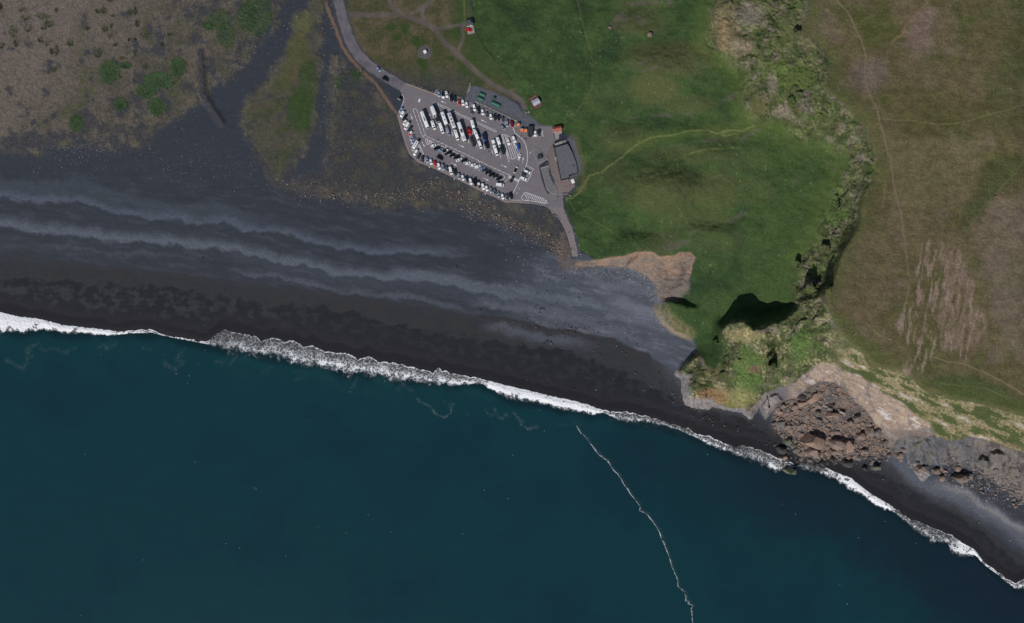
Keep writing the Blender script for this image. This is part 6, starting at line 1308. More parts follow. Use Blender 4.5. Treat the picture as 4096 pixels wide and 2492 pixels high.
# hut on a brown deck
Hd = ground(2153, 410) + 0.5
cs = W(C2([(1195, 700), (1350, 612), (1215, 388), (1062, 480)]), Hd + 0.2); c, an, hl_, hw = quad_frame(cs)
e = empty('deck_hut', (c.x, c.y, Hd), an)
m = MB(); m.box(-hl_ + 0.1, hl_ - 0.1, -hw + 0.1, hw - 0.1, -2.2, 0.08); dk_ = m.obj('deck_frame', M['trim'], e)
n = int(2 * hw / 0.32); pk = MB(); pk.box(-hl_, hl_, -0.145, 0.145, 0, 0.05); pmesh = pk.mesh('plank', M['wood'])
for i in range(n): link('plank', pmesh, dk_, (0, -hw + (i + 0.5) * 2 * hw / n, 0.082))
for (x0, x1, y0, y1) in ((-hl_, -hl_ + 0.08, -hw, hw), (hl_ - 0.08, hl_, -hw, hw), (-hl_, hl_, -hw, -hw + 0.08), (0, hl_, hw - 0.08, hw)):
    m = MB(); m.box(x0, x1, y0, y1, 0.85, 0.95); m.box(x0, x1, y0, y1, 0.45, 0.52)
    for i in range(5):
        x = x0 + (x1 - x0) * i / 4; y = y0 + (y1 - y0) * i / 4; m.box(min(max(x - 0.05, x0), x1 - 0.08), min(max(x - 0.05, x0), x1 - 0.08) + 0.1, min(max(y - 0.05, y0), y1 - 0.08), min(max(y - 0.05, y0), y1 - 0.08) + 0.1, 0.1, 0.9)
    m.obj('railing', M['wood'], e)
cs2 = W(C2([(1182, 622), (1312, 545), (1255, 445), (1120, 520)]), Hd + 3.0); c2, an2, hl2, hw2 = quad_frame(cs2)
h = empty('cabin', None); h.parent = e; dl = Vector((c2.x - c.x, c2.y - c.y)); dl.rotate(Matrix.Rotation(-an, 2)); h.location = (dl.x, dl.y, 0.14); h.rotation_euler = (0, 0, an2 - an)
gable(h, hl2 - 0.3, hw2 - 0.3, 0, 2.3, 3.1, M['wood'], M['panel']); opening(h, 0, -hw2 + 0.3, 0.05, 2.0, 1.0, '-y', 'door', 'trim'); opening(h, hl2 - 0.3, 0, 0.9, 1.8, 1.2, '+x')
tag(e, 'pale roofed hut standing on a square brown plank deck', 'hut')

# cafe with a gravel roof
ZR = 11.0
kc = lambda p: C(2060, 460, k7, p); kd = lambda p: C(2100, 640, k7, p)
RO = W(kc([(1180, 965), (1575, 850)]) + [(2290, 610), (2305, 650)] + kd([(1590, 385), (1320, 450), (1335, 530), (1085, 600)]), ZR)
e = empty('cafe', (RO[0][0], RO[0][1], 6.6)); ox, oy = RO[0]
loc = [(x - ox, y - oy) for x, y in RO]
cx_ = sum(p[0] for p in loc) / len(loc); cy_ = sum(p[1] for p in loc) / len(loc)
shr = lambda k: [(cx_ + (p[0] - cx_) * k, cy_ + (p[1] - cy_) * k) for p in loc]
m = MB(); m.prism(shr(0.985), -0.4, 4.0); m.obj('wall', M['blackwall'], e)
m = MB(); m.prism(shr(0.975), 4.004, 4.30); rf = m.obj('roof', M['roofgravel'], e)
m = MB(); a, b = loc, shr(0.97); n = len(a)
for i in range(n):
    j = (i + 1) % n
    m.prism([a[i], a[j], b[j], b[i]], 3.7, 4.48)
m.obj('parapet', M['blackwall'], rf)
p0, p1 = Vector(loc[7]), Vector(loc[0]); d = (p1 - p0); nn = Vector((-d.y, d.x)).normalized()
for i in range(9):
    q0 = p0 + d * ((i + 0.15) / 9); q1 = p0 + d * ((i + 0.85) / 9); off_ = nn * (-0.02 if (nn.dot(Vector((cx_, cy_)) - p0) > 0) else 0.02)
    o = link('window', quad_mesh('window', [(q0.x + off_.x * 3, q0.y + off_.y * 3, 0.8), (q1.x + off_.x * 3, q1.y + off_.y * 3, 0.8), (q1.x + off_.x * 3, q1.y + off_.y * 3, 3.2), (q0.x + off_.x * 3, q0.y + off_.y * 3, 3.2)], M['glass']), e)
an_ = W(kc([(1145, 872), (1405, 775), (1432, 880), (1178, 962)]), 9.8); m = MB(); m.prism([(x - ox, y - oy) for x, y in an_][::-1], -0.4, 3.2); m.obj('annex', M['concrete'], e)
an_ = W(kc([(1408, 772), (1525, 735), (1560, 838), (1435, 878)]), 9.6); m = MB(); m.prism([(x - ox, y - oy) for x, y in an_][::-1], -0.4, 3.0); m.obj('annex', M['greyp'], e)
an_ = W(kc([(1140, 872), (1150, 868), (1190, 965), (1178, 970)]), 10.6); m = MB(); m.prism([(x - ox, y - oy) for x, y in an_][::-1], -0.4, 4.0); m.obj('end_wall', M['trim'], e)
an_ = W(kc([(1172, 968), (1580, 846), (1588, 858), (1180, 978)]), 11.3); m = MB(); m.prism([(x - ox, y - oy) for x, y in an_][::-1], 2.5, 4.9); m.obj('end_wall', M['trim'], e)
an_ = W(kc([(1185, 1262), (1245, 1235), (1280, 1350), (1225, 1385)]), 9.4); m = MB(); m.prism([(x - ox, y - oy) for x, y in an_][::-1], -0.4, 2.9); m.obj('entrance_porch', M['concrete'], e)
an_ = W(kd([(1440, 170), (1465, 175), (1462, 195), (1438, 190)]), 11.6); m = MB(); m.prism([(x - ox, y - oy) for x, y in an_][::-1], 4.2, 5.2); m.obj('vent', M['trim'], rf)
tag(e, 'long low cafe with a dark gravel roof beside the car park', 'cafe')
# white serving kiosk
cs = W(kd([(1412, 708), (1502, 678), (1452, 558), (1372, 590)]), 9.8); c, an, hl_, hw = quad_frame(cs); e = empty('white_kiosk', (c.x, c.y, 7.1), an)
m = MB(); m.box(-hl_ + 0.1, hl_ - 0.1, -hw + 0.1, hw - 0.1, -0.4, 2.55); m.obj('wall', M['trim'], e); m = MB(); m.loft([[(-hl_, -hw, 2.5), (hl_, -hw, 2.5), (hl_, hw, 2.5), (-hl_, hw, 2.5)], [(-hl_, -hw, 2.66), (hl_, -hw, 2.66), (hl_, hw, 2.66), (-hl_, hw, 2.66)], [(-hl_ * 0.3, -hw * 0.3, 2.85), (hl_ * 0.3, -hw * 0.3, 2.85), (hl_ * 0.3, hw * 0.3, 2.85), (-hl_ * 0.3, hw * 0.3, 2.85)]]); m.obj('roof', M['white'], e); opening(e, -hl_ + 0.1, 0, 1.0, 2.0, 1.6, '-x', 'hatch')
tag(e, 'square kiosk with a bright white roof at the cafe terrace', 'kiosk')
# black container and three orange booths
c = at(*C2([(1105, 1108)])[0], ZL + 2.6); e = empty('black_container', (c.x, c.y, ZL), math.radians(-3)); m = MB(); m.box(-1.7, 1.7, -2.95, 2.95, 0.05, 2.6)
for i in range(14): m.box(-1.74, 1.74, -2.85 + i * 0.42, -2.85 + i * 0.42 + 0.2, 0.15, 2.5)
m.obj('shell', M['blackwall'], e); m = MB(); m.box(-1.72, 1.72, -2.97, 2.97, 2.602, 2.68); m.obj('roof', M['blackwall'], e); m = MB(); m.box(-0.8, 0.8, -3.02, -2.96, 0.1, 2.2); m.obj('door', M['trim'], e); m = MB(); m.box(-1.0, 1.0, -3.9, -3.0, 0.0, 0.18); m.obj('step', M['trim'], e)
tag(e, 'flat roofed black container hut between the booths and a white car', 'container')
for i, (x, y, w) in enumerate([(865, 985, 'farthest from the black container'), (938, 1092, 'in the middle of the three'), (1013, 1102, 'right next to the black container')]):
    c = at(*C2([(x, y)])[0], ZL + 2.1); e = empty('orange_booth', (c.x, c.y, ZL), math.radians(-3))
    m = MB(); m.box(-0.9, 0.9, -0.95, 0.75, 0.05, 1.9); m.obj('cabinet', M['orange'], e); m = MB(); m.add([(-1, -1.05, 1.9), (1, -1.05, 1.9), (1, 0.45, 2.15), (-1, 0.45, 2.15), (-1, -1.05, 2.0), (1, -1.05, 2.0), (1, 0.45, 2.25), (-1, 0.45, 2.25)], [(3, 2, 1, 0), (4, 5, 6, 7), (0, 1, 5, 4), (1, 2, 6, 5), (2, 3, 7, 6), (3, 0, 4, 7)]); m.obj('lid', M['orange'], e)
    m = MB(); m.box(-1, 1, 0.46, 0.95, 0.05, 2.2); m.obj('back_panel', M['greyp'], e); m = MB(); m.box(-0.7, 0.7, -1.0, -0.94, 0.4, 1.5); m.obj('door', M['greyp'], e)
    tag(e, 'orange lidded booth with a grey back, %s' % w, 'booth', 'orange booths')
# green tanks in the gravel yard
for (x, y, ln, w) in [(150, 383, 165, 'northernmost of the four green boxes and tanks'), (110, 468, 172, 'westernmost, beside its twin'), (415, 572, 232, 'longest and easternmost, lying alone')]:
    p = C2([(x, y)])[0]; g = ground(*p); c = at(*p, g + 1); L2 = ln / 4.9975 * S / 2; r = 1.45; e = empty('green_tank', (c.x, c.y, g - 0.25), math.atan2(-0.42, 0.91))
    secs = []
    for s_ in np.linspace(-1, 1, 15):
        xx = s_ * L2; rr = r * math.sqrt(max(0.02, 1 - max(0, (abs(xx) - (L2 - r)) / r) ** 2)); secs.append([(xx, rr * math.cos(t_), 1.15 * rr * math.sin(t_) - 0.1) for t_ in np.linspace(0, math.pi, 9)])
    m = MB(); m.loft(secs); sh = m.obj('shell', M['green'], e, True)
    for xx in np.linspace(-L2 * 0.55, L2 * 0.55, 3 if ln < 200 else 4):
        m = MB(); m.loft([[(xx - 0.06, 1.03 * r * math.cos(t_), 1.15 * 1.03 * r * math.sin(t_) - 0.1) for t_ in np.linspace(0, math.pi, 9)], [(xx + 0.06, 1.03 * r * math.cos(t_), 1.15 * 1.03 * r * math.sin(t_) - 0.1) for t_ in np.linspace(0, math.pi, 9)]]); m.obj('rib', M['green'], e)
    m = MB(); m.cyl((-L2 * 0.5, 0, 1.4), 0.35, 0.3); m.obj('manhole', M['green'], e)
    tag(e, 'half buried green tank in the gravel yard, %s' % w, 'tank', 'green tanks in the gravel yard')
p = C2([(385, 455)])[0]; g = ground(*p); c = at(*p, g + 1.2); e = empty('green_cabinet', (c.x, c.y, g), math.radians(-20)); m = MB(); m.box(-0.9, 0.9, -0.9, 0.9, -0.2, 1.2); m.obj('housing', M['green'], e); m = MB(); m.box(-0.95, 0.95, 0.2, 0.95, 1.2, 1.3); m.obj('lid', M['trim'], e); m = MB(); m.box(-0.95, 0.95, -0.95, 0.19, 1.2, 1.28); m.obj('lid', M['green'], e)
tag(e, 'small square green cabinet with a half black lid between the tanks', 'cabinet')
# gravel islands
def island(name, pts, h, label, rim):
    mb = MB(); P = W(pts, ZL + h); cx = sum(p[0] for p in P) / len(P); cy = sum(p[1] for p in P) / len(P); inn = [(cx + (p[0] - cx) * 0.93, cy + (p[1] - cy) * 0.93) for p in P]
    mb.prism(inn[::-1], ZL - 0.2, ZL + h); o = mb.obj(name, M['bedgravel']); o['kind'] = 'structure'; o['label'] = label
    if rim:
        n = len(P); mb = MB()
        for i in range(n): j = (i + 1) % n; mb.prism([P[i], P[j], inn[j], inn[i]], ZL - 0.2, ZL + h + 0.06)
        mb.obj('rim', M['concrete'], o)
    return o
island('gravel_island', C4([(955, 325), (1000, 283), (1070, 280), (1130, 330), (1220, 420), (1238, 490), (1110, 555), (1055, 545), (1005, 450)]), 0.3, 'round gravel island with a dark cube on it', True)
island('gravel_bed', C4([(1112, 655), (1270, 605), (1330, 790), (1430, 1110), (1400, 1192), (1310, 1172), (1225, 1060), (1160, 830)]), 0.6, 'long raised gravel bed between the car park and the cafe', True)
c = at(*C4([(1095, 440)])[0], ZL + 1.6); e = empty('dark_cube_sign', (c.x, c.y, ZL + 0.3), math.radians(20)); m = MB(); m.box(-1.35, 1.35, -1.35, 1.35, 0, 1.7); m.obj('housing', M['blackwall'], e); m = MB(); m.box(-1.42, 1.42, -1.42, 1.42, 1.704, 1.82); m.obj('cap', M['blackwall'], e); m = MB(); m.box(-0.9, 0.9, -1.38, -1.34, 0.3, 1.4); m.obj('sign_face', M['panel'], e)
tag(e, 'dark square pavilion box standing on the round gravel island', 'box')
# weather box on its gravel disc
p = (1700, 208); g = ground(*p); c = at(*p, g + 1); e = empty('instrument_box', (c.x, c.y, g), math.radians(30)); m = MB(); m.box(-0.9, 0.9, -0.8, 0.8, 0, 1.7); m.obj('cabinet', M['white'], e); m = MB(); m.add([(-1, -0.9, 1.7), (1, -0.9, 1.7), (1, 0.9, 1.9), (-1, 0.9, 1.9), (-1, -0.9, 1.78), (1, -0.9, 1.78), (1, 0.9, 1.98), (-1, 0.9, 1.98)], [(3, 2, 1, 0), (4, 5, 6, 7), (0, 1, 5, 4), (1, 2, 6, 5), (2, 3, 7, 6), (3, 0, 4, 7)]); m.obj('lid', M['white'], e); m = MB(); m.cyl((1.2, 1.2, 0), 0.06, 3.2, n=8); m.obj('mast', M['trim'], e)
tag(e, 'white instrument box alone on a grey gravel disc', 'box')
# entrance sign and lifebuoy stands
p = C1([(288, 505)])[0]; g = ground(*p); c = at(*p, g); e = empty('entrance_sign', (c.x, c.y, g), math.radians(-25))
for x in (-1.0, 1.0): m = MB(); m.box(x - 0.06, x + 0.06, -0.06, 0.06, -0.2, 3.4); m.obj('post', M['trim'], e)
m = MB(); m.box(-1.2, 1.2, -0.1, -0.062, 1.3, 3.3); m.obj('board', M['panel'], e); tag(e, 'tall two post sign at the car park entrance', 'sign')
for (p, lb) in [(C(2048, 623, 2.406, [(660, 948)])[0], 'red and white rescue post at the foot of the walkway'), (C(2048, 623, 2.406, [(558, 386)])[0], 'red and white rescue post in the grass by the cafe terrace')]:
    g = ground(*p); c = at(*p, g); e = empty('rescue_post', (c.x, c.y, g)); m = MB(); m.cyl((0, 0, -0.2), 0.07, 1.5, n=8); m.obj('post', M['white'], e); m = MB(); m.box(-0.5, 0.5, -0.12, 0.12, 0.9, 1.7); m.obj('board', M['red'], e)
    m = MB(); R_, r_ = 0.38, 0.09; secs = [[((R_ + r_ * math.cos(b)) * math.cos(a), -0.2 + r_ * math.sin(b), 1.3 + (R_ + r_ * math.cos(b)) * math.sin(a)) for b in np.linspace(0, 2 * math.pi, 6, endpoint=False)] for a in np.linspace(0, 2 * math.pi, 13)]
    m.loft(secs, cap=False); m.obj('lifebuoy', M['white'], e); tag(e, lb, 'rescue post')
# picnic tables on the terrace
tm = MB(); tm.box(-0.9, 0.9, -0.38, 0.38, 0.72, 0.78); t_me = tm.mesh('table_top', M['concrete']); bm_ = MB(); bm_.box(-0.9, 0.9, -0.14, 0.14, 0.42, 0.47); b_me = bm_.mesh('bench_seat', M['wood']); lm_ = MB(); lm_.box(-0.05, 0.05, -0.7, 0.7, 0.0, 0.08); lm_.box(-0.05, 0.05, -0.3, -0.2, 0, 0.72); lm_.box(-0.05, 0.05, 0.2, 0.3, 0, 0.72); lm_.box(-0.05, 0.05, -0.72, 0.72, 0.36, 0.42); l_me = lm_.mesh('leg_frame', M['trim'])
TBL = kd([(1145, 645), (1188, 640), (1255, 625), (1280, 650), (1185, 855), (1205, 905), (1175, 945), (1250, 855), (1300, 830), (1360, 795), (1390, 775)])
for i, p in enumerate(TBL):
    e = empty('picnic_table', at(p[0], p[1], 7.12), math.radians(20 + 25 * (i % 3))); e.location.z = max(ground(*p), 7.0) + 0.01; e.scale = (0.8, 0.8, 0.95)
    link('table_top', t_me, e); link('bench_seat', b_me, e, (0, 0.62, 0)); link('bench_seat', b_me, e, (0, -0.62, 0)); link('leg_frame', l_me, e, (-0.6, 0, 0)); link('leg_frame', l_me, e, (0.6, 0, 0))
    tag(e, 'pale picnic table close to the cafe wall' if i < 4 else 'pale picnic table on the outer edge of the cafe terrace', 'table', 'picnic tables at the cafe wall' if i < 4 else 'picnic tables on the terrace edge')

# ------------------------------------------------------------------ rocks
def rock_mesh(name, seed, mat, flat=0.9, sub=2, cuts=11):
    """angular block: hull of points scattered near the faces of a skewed box"""
    r = random.Random(seed); bm = bmesh.new(); sx, sy = r.uniform(0.85, 1.2), r.uniform(0.75, 1.05)
    for i in range(22):
        p = Vector((r.uniform(-1, 1), r.uniform(-1, 1), r.uniform(-1, 1))); k = r.randrange(3); p[k] = math.copysign(r.uniform(0.75, 1), p[k])
        p *= 0.92 / max(0.9, p.length * 0.8); p.x += 0.22 * p.z; bm.verts.new((p.x * sx, p.y * sy, p.z * flat))
    bmesh.ops.convex_hull(bm, input=bm.verts)
    bmesh.ops.delete(bm, geom=[q for q in bm.verts if not q.link_faces], context='VERTS')
    me = bpy.data.meshes.new(name); bm.to_mesh(me); bm.free(); me.materials.append(mat)
    return me
RK = {k: [rock_mesh('boulder', 10 * i + j, M[k]) for j in range(5)] for i, k in enumerate(('brownrock', 'redrock', 'greyrock', 'mossrock', 'basalt', 'stone'))}
RN = {'brownrock': 'brown', 'redrock': 'russet', 'greyrock': 'grey', 'mossrock': 'mossy', 'basalt': 'dark', 'stone': 'pale'}
nrock = [0]
def boulder(U_, V_, rx, ry, kind, label, group=None, h=0.7, ang=None, parent=None, zmin=None, name='boulder', sink=0.25):
    rr = random.Random(int(U_ * 7 + V_ * 13)); me = RK[kind][rr.randrange(5)]
    g = ground(U_, V_)
    if zmin is not None: g = max(g, zmin)
    sc = S * (1 - g / HC); hz = h * (rx + ry) / 2 * sc
    o = link(name, me, parent); o.location = at(U_, V_, g + hz * 0.5); o.location.z = g + hz * 0.75 - sink * hz
    o.scale = (rx * sc, ry * sc, hz * 1.35); o.rotation_euler = (rr.uniform(-.12, .12), rr.uniform(-.12, .12), rr.uniform(0, 6.28) if ang is None else -math.radians(ang))
    if parent is None: tag(o, label, 'boulder', group)
    return o
k4 = 3.747
BIG = [(925, 1070, 145, 95, 'redrock', 20, 'huge cracked russet boulder at the seaward side of the debris fan'), (960, 1235, 110, 75, 'brownrock', 30, 'big wedge shaped brown boulder just seaward of the huge cracked one'), (1270, 1115, 110, 70, 'brownrock', 10, 'big brown boulder in the middle of the seaward debris'), (1465, 1150, 55, 110, 'redrock', -15, 'long upright russet slab standing among the seaward debris'),
       (1260, 1215, 80, 48, 'brownrock', 5, 'flat brown boulder below the big one in mid debris'), (1695, 1215, 70, 36, 'brownrock', 5, 'low brown boulder near the eastern tip of the debris'), (440, 800, 52, 40, 'greyrock', -10, 'squarish grey boulder at the western edge of the debris'), (350, 805, 30, 30, 'greyrock', 0, 'small grey boulder farthest west of the debris'), (430, 620, 50, 42, 'redrock', 10, 'rounded russet boulder below the pale rock spur'),
       (465, 1200, 62, 52, 'basalt', 10, 'dark boulder on the wet sand where a person in red stands'), (490, 1310, 44, 44, 'redrock', 0, 'russet rock splashed by the surf'), (560, 1075, 46, 60, 'mossrock', 0, 'mossy boulder on the dark sand west of the huge cracked one'), (672, 1128, 30, 26, 'mossrock', 0, 'small mossy boulder east of a larger mossy one'), (735, 1060, 22, 18, 'mossrock', 0, 'smallest mossy stone near the huge cracked boulder'),
       (930, 420, 40, 95, 'redrock', 28, 'long tilted russet slab high on the debris fan'), (770, 500, 60, 50, 'redrock', -30, 'broad russet slab west of the long tilted one'), (660, 620, 50, 24, 'redrock', -30, 'thin russet slab lowest of the three tilted slabs'), (790, 410, 52, 46, 'basalt', 0, 'dark boulder overgrown at the top of the debris fan'), (1225, 670, 85, 36, 'redrock', 5, 'flat russet ledge in the middle of the fan'), (1380, 630, 55, 24, 'stone', 15, 'pale flat stone east of the russet ledge'),
       (1120, 535, 32, 18, 'stone', 15, 'pale oval slab on the dark upper fan'), (1885, 935, 62, 62, 'greyrock', 0, 'large grey boulder at the eastern rim of the fan'), (1770, 925, 46, 70, 'brownrock', 0, 'tall brown boulder next to the grey one at the eastern rim'), (1635, 990, 60, 48, 'brownrock', 10, 'brown boulder south-west of the tall one'), (1590, 720, 50, 44, 'greyrock', 20, 'grey boulder on the eastern upper fan'), (1500, 790, 50, 44, 'brownrock', 0, 'brown boulder at the centre right of the fan'),
       (1450, 1400, 74, 50, 'basalt', 5, 'dark wet boulder at the surf line'), (1230, 1340, 44, 40, 'basalt', 0, 'dark wet boulder west of the other at the surf line'), (1085, 1400, 48, 46, 'basalt', 0, 'dark rock standing in the swash'), (1880, 1470, 56, 40, 'mossrock', 0, 'mossy dark boulder on the sand seaward of the fan'), (1720, 1480, 46, 30, 'basalt', 20, 'dark boulder beside the mossy one seaward of the fan'), (2215, 1275, 50, 44, 'brownrock', 0, 'brown boulder standing alone between fan and rocky shore'), (2075, 1280, 26, 36, 'greyrock', 0, 'grey boulder at the far eastern tip of the fan'),
       (1030, 750, 34, 26, 'greyrock', 35, 'grey slab leaning in the upper middle of the fan'), (1025, 625, 34, 22, 'basalt', 0, 'dark rock above the grey leaning slab'), (1235, 525, 36, 26, 'basalt', 0, 'dark rock high in the middle of the fan'), (500, 540, 40, 34, 'brownrock', 0, 'brown boulder under the pale rock spur'), (660, 560, 44, 44, 'brownrock', 0, 'brown block west of the russet slabs'), (560, 860, 40, 40, 'brownrock', 0, 'brown block on the western flank of the debris'), (660, 830, 28, 44, 'greyrock', 10, 'upright grey block on the western flank of the debris'), (590, 900, 40, 34, 'brownrock', 0, 'low brown block on the western flank of the debris')]
for (x, y, rx, ry, kd_, an_, lb) in BIG:
    p = C(3000, 1480, k4, [(x, y)])[0]; boulder(p[0], p[1], 1.15 * rx / k4, 1.15 * ry / k4, kd_, lb, 'boulders of the landslide', 1.0 if rx > 60 else 1.1, an_)
p = (3158, 1883); boulder(p[0], p[1], 28, 16, 'mossrock', 'flat topped mossy rock standing in the sea just off the surf', None, 0.9, 8, zmin=-1.2)
k5 = 3.748
for (x, y, rx, ry, kd_, an_, lb) in [(1262, 800, 120, 68, 'brownrock', -12, 'largest smooth brown boulder on the eastern cove beach'), (1415, 770, 44, 46, 'greyrock', 0, 'grey boulder touching the largest one on the eastern cove'), (1222, 655, 46, 46, 'brownrock', 0, 'brown boulder inland of the largest one on the eastern cove'), (920, 695, 64, 62, 'brownrock', 0, 'round brown boulder with a pitted top beside the white washed rock'), (990, 800, 46, 46, 'brownrock', 20, 'brown boulder seaward of the pitted one'),
      (665, 650, 68, 58, 'brownrock', 10, 'dark brown boulder above the white washed rock'), (765, 630, 32, 42, 'basalt', 0, 'dark pointed boulder right beside the dark brown one'), (345, 455, 52, 50, 'mossrock', 0, 'mossy boulder at the western edge of the rocky shore'), (425, 375, 42, 34, 'brownrock', 0, 'smaller brown boulder above the mossy one'), (375, 520, 32, 34, 'brownrock', 0, 'small brown boulder touching the mossy one'), (640, 555, 36, 26, 'basalt', 0, 'dark rock north of the dark brown boulder'), (1605, 1010, 28, 18, 'greyrock', 30, 'lone grey stone on the upper eastern cove'), (1800, 1045, 22, 18, 'brownrock', 0, 'lone brown stone east of the grey one'), (2065, 1185, 28, 16, 'brownrock', 20, 'flat brown stone near the right edge'), (1060, 690, 32, 18, 'stone', 20, 'pale flat stone between the cove boulders'), (1040, 740, 20, 20, 'brownrock', 0, 'little brown stone between the cove boulders'), (2008, 938, 16, 16, 'brownrock', 0, 'small stone high on the eastern cove'), (1685, 880, 20, 18, 'greyrock', 0, 'small grey stone in the eastern rubble'), (1460, 820, 20, 16, 'greyrock', 0, 'small grey stone below the grey boulder')]:
    p = C(3500, 1700, k5, [(x, y)])[0]; boulder(p[0], p[1], rx / k5, ry / k5, kd_, lb, 'boulders on the eastern cove', 0.95, an_)
for (u_, v_, rx, kd_, lb) in [(2438, 112, 8, 'brownrock', 'brown boulder casting a long shadow on the upper meadow'), (2325, 128, 4.5, 'brownrock', 'small brown boulder beside the dry gully'), (2600, 140, 12, 'brownrock', 'flat brown outcrop on the upper meadow'), (2207, 203, 4, 'brownrock', 'small brown stone in the western meadow')]:
    boulder(u_, v_, rx, rx * 0.85, kd_, lb, None, 0.9)
# middle sized blocks of the fan, then the stone belt behind the beach
rr = random.Random(5); cnt = 0
while cnt < 135:
    u_ = rr.uniform(3100, 3560); v_ = rr.uniform(1530, 1845)
    if seg_dist(np.array([u_]), np.array([v_]), FAN, True)[0] > 4: continue
    if v_ < 1690 and u_ > 3250 and rr.random() < 0.55: continue
    s_ = rr.uniform(3.6, 7.5) * (1.7 if rr.random() < 0.2 else 1.0); kd_ = rr.choice(['brownrock', 'brownrock', 'redrock', 'greyrock', 'basalt'])
    zone = 'western' if u_ < 3230 else ('eastern' if u_ > 3430 else ('upper' if v_ < 1690 else 'lower'))
    boulder(u_, v_, s_, s_ * rr.uniform(0.65, 1), kd_, '%s block among many on the %s part of the debris fan' % (RN[kd_], zone), 'small %s blocks of the %s debris' % (RN[kd_], zone), 0.85); cnt += 1
BL = np.array(BELT, np.float32); BLs = np.concatenate([[0], np.cumsum(np.hypot(*np.diff(BL, axis=0).T))])
cnt = 0
while cnt < 120:
    s_ = BLs[-1] * (1 - rr.random() ** 1.5 * 0.95); u_ = float(np.interp(s_, BLs, BL[:, 0])) + rr.gauss(0, 26); v_ = float(np.interp(s_, BLs, BL[:, 1])) + rr.gauss(0, 16)
    if seg_dist(np.array([u_]), np.array([v_]), LOT, True)[0] < 12: continue
    r_ = rr.uniform(2.0, 4.6); kd_ = rr.choice(['redrock', 'redrock', 'brownrock', 'greyrock']); zone = 'west of the car park' if u_ < 1650 else ('below the car park' if u_ < 2000 else 'near the walkway')
    boulder(u_, v_, r_, r_ * rr.uniform(0.7, 1), kd_, '%s stone in the stony belt %s' % (RN[kd_], zone), '%s stones %s' % (RN[kd_], zone), 0.8, name='stone_block'); cnt += 1
# rows of edging stones
def stone_row(name, pts, n, size, kinds, label, jitter=1.2):
    a = np.array(pts); L = np.concatenate([[0], np.cumsum(np.hypot(*np.diff(a, axis=0).T))]); g = ground(*pts[0]); e = empty(name, at(*pts[0], g)); base = e.location.copy()
    for i in range(n):
        s_ = L[-1] * (i + 0.5) / n; u_ = float(np.interp(s_, L, a[:, 0])) + rr.uniform(-jitter, jitter); v_ = float(np.interp(s_, L, a[:, 1])) + rr.uniform(-jitter, jitter); r_ = size * rr.uniform(0.7, 1.3)
        o = boulder(u_, v_, r_, r_ * rr.uniform(0.6, 0.95), rr.choice(kinds), '', parent=e, name='stone', zmin=7.0 if v_ > 360 else None); o.location -= base
    tag(e, label, 'stone row')
stone_row('stone_border', C2([(0, 528), (120, 585), (250, 640), (400, 712), (560, 785), (740, 872), (850, 935)]), 62, 2.9, ['stone', 'stone', 'greyrock'], 'row of pale stones between the northern parking row and the gravel yard')
stone_row('stone_border', C1([(520, 158), (620, 200), (760, 255), (900, 310), (965, 335)]), 30, 2.2, ['greyrock', 'basalt'], 'row of dark stones beside the yellow edge line')
stone_row('stone_heap', C1([(1690, 165), (1700, 220), (1680, 290), (1650, 360)]), 22, 2.2, ['stone'], 'short heap of white stones at the western end of the gravel yard', 2.2)
stone_row('stone_border', C2([(868, 925), (905, 925), (918, 985), (930, 1040)]), 14, 1.8, ['stone', 'greyrock'], 'curved row of stones behind the orange booths', 0.8)
stone_row('stone_border', C2([(965, 715), (990, 738), (1020, 755), (1050, 755), (1080, 740), (1105, 728)]), 7, 2.6, ['stone', 'greyrock'], 'curved row of stones below the deck hut', 0.6)
stone_row('stone_border', C4([(1215, 1040), (1240, 1090), (1290, 1130), (1340, 1165), (1400, 1190), (1420, 1110)]), 16, 2.4, ['stone', 'greyrock'], 'stones round the southern tip of the gravel bed', 0.8)
stone_row('stone_border', C(2048, 623, 2.406, [(490, 385), (490, 450), (505, 540), (540, 620), (580, 690), (605, 750), (640, 800)]), 24, 2.2, ['stone', 'greyrock', 'basalt'], 'line of stones along the landward side of the walkway', 1.5)
stone_row('stone_border', C(2048, 623, 2.406, [(370, 525), (400, 560), (440, 590), (470, 620)]), 14, 2.2, ['stone'], 'pale stones along the seaward side of the walkway', 2.0)
stone_row('stone_border', kd([(1160, 1040), (1200, 1030), (1260, 1010), (1300, 990)]), 7, 2.6, ['redrock', 'stone'], 'russet stones edging the cafe terrace', 0.8)
stone_row('stone_border', C(1024, 0, 2.406, [(650, 0), (680, 90), (710, 190), (745, 290), (780, 400), (810, 480), (845, 560)]), 26, 2.0, ['greyrock', 'basalt', 'brownrock'], 'scattered stones along the brown footpath', 3.0)
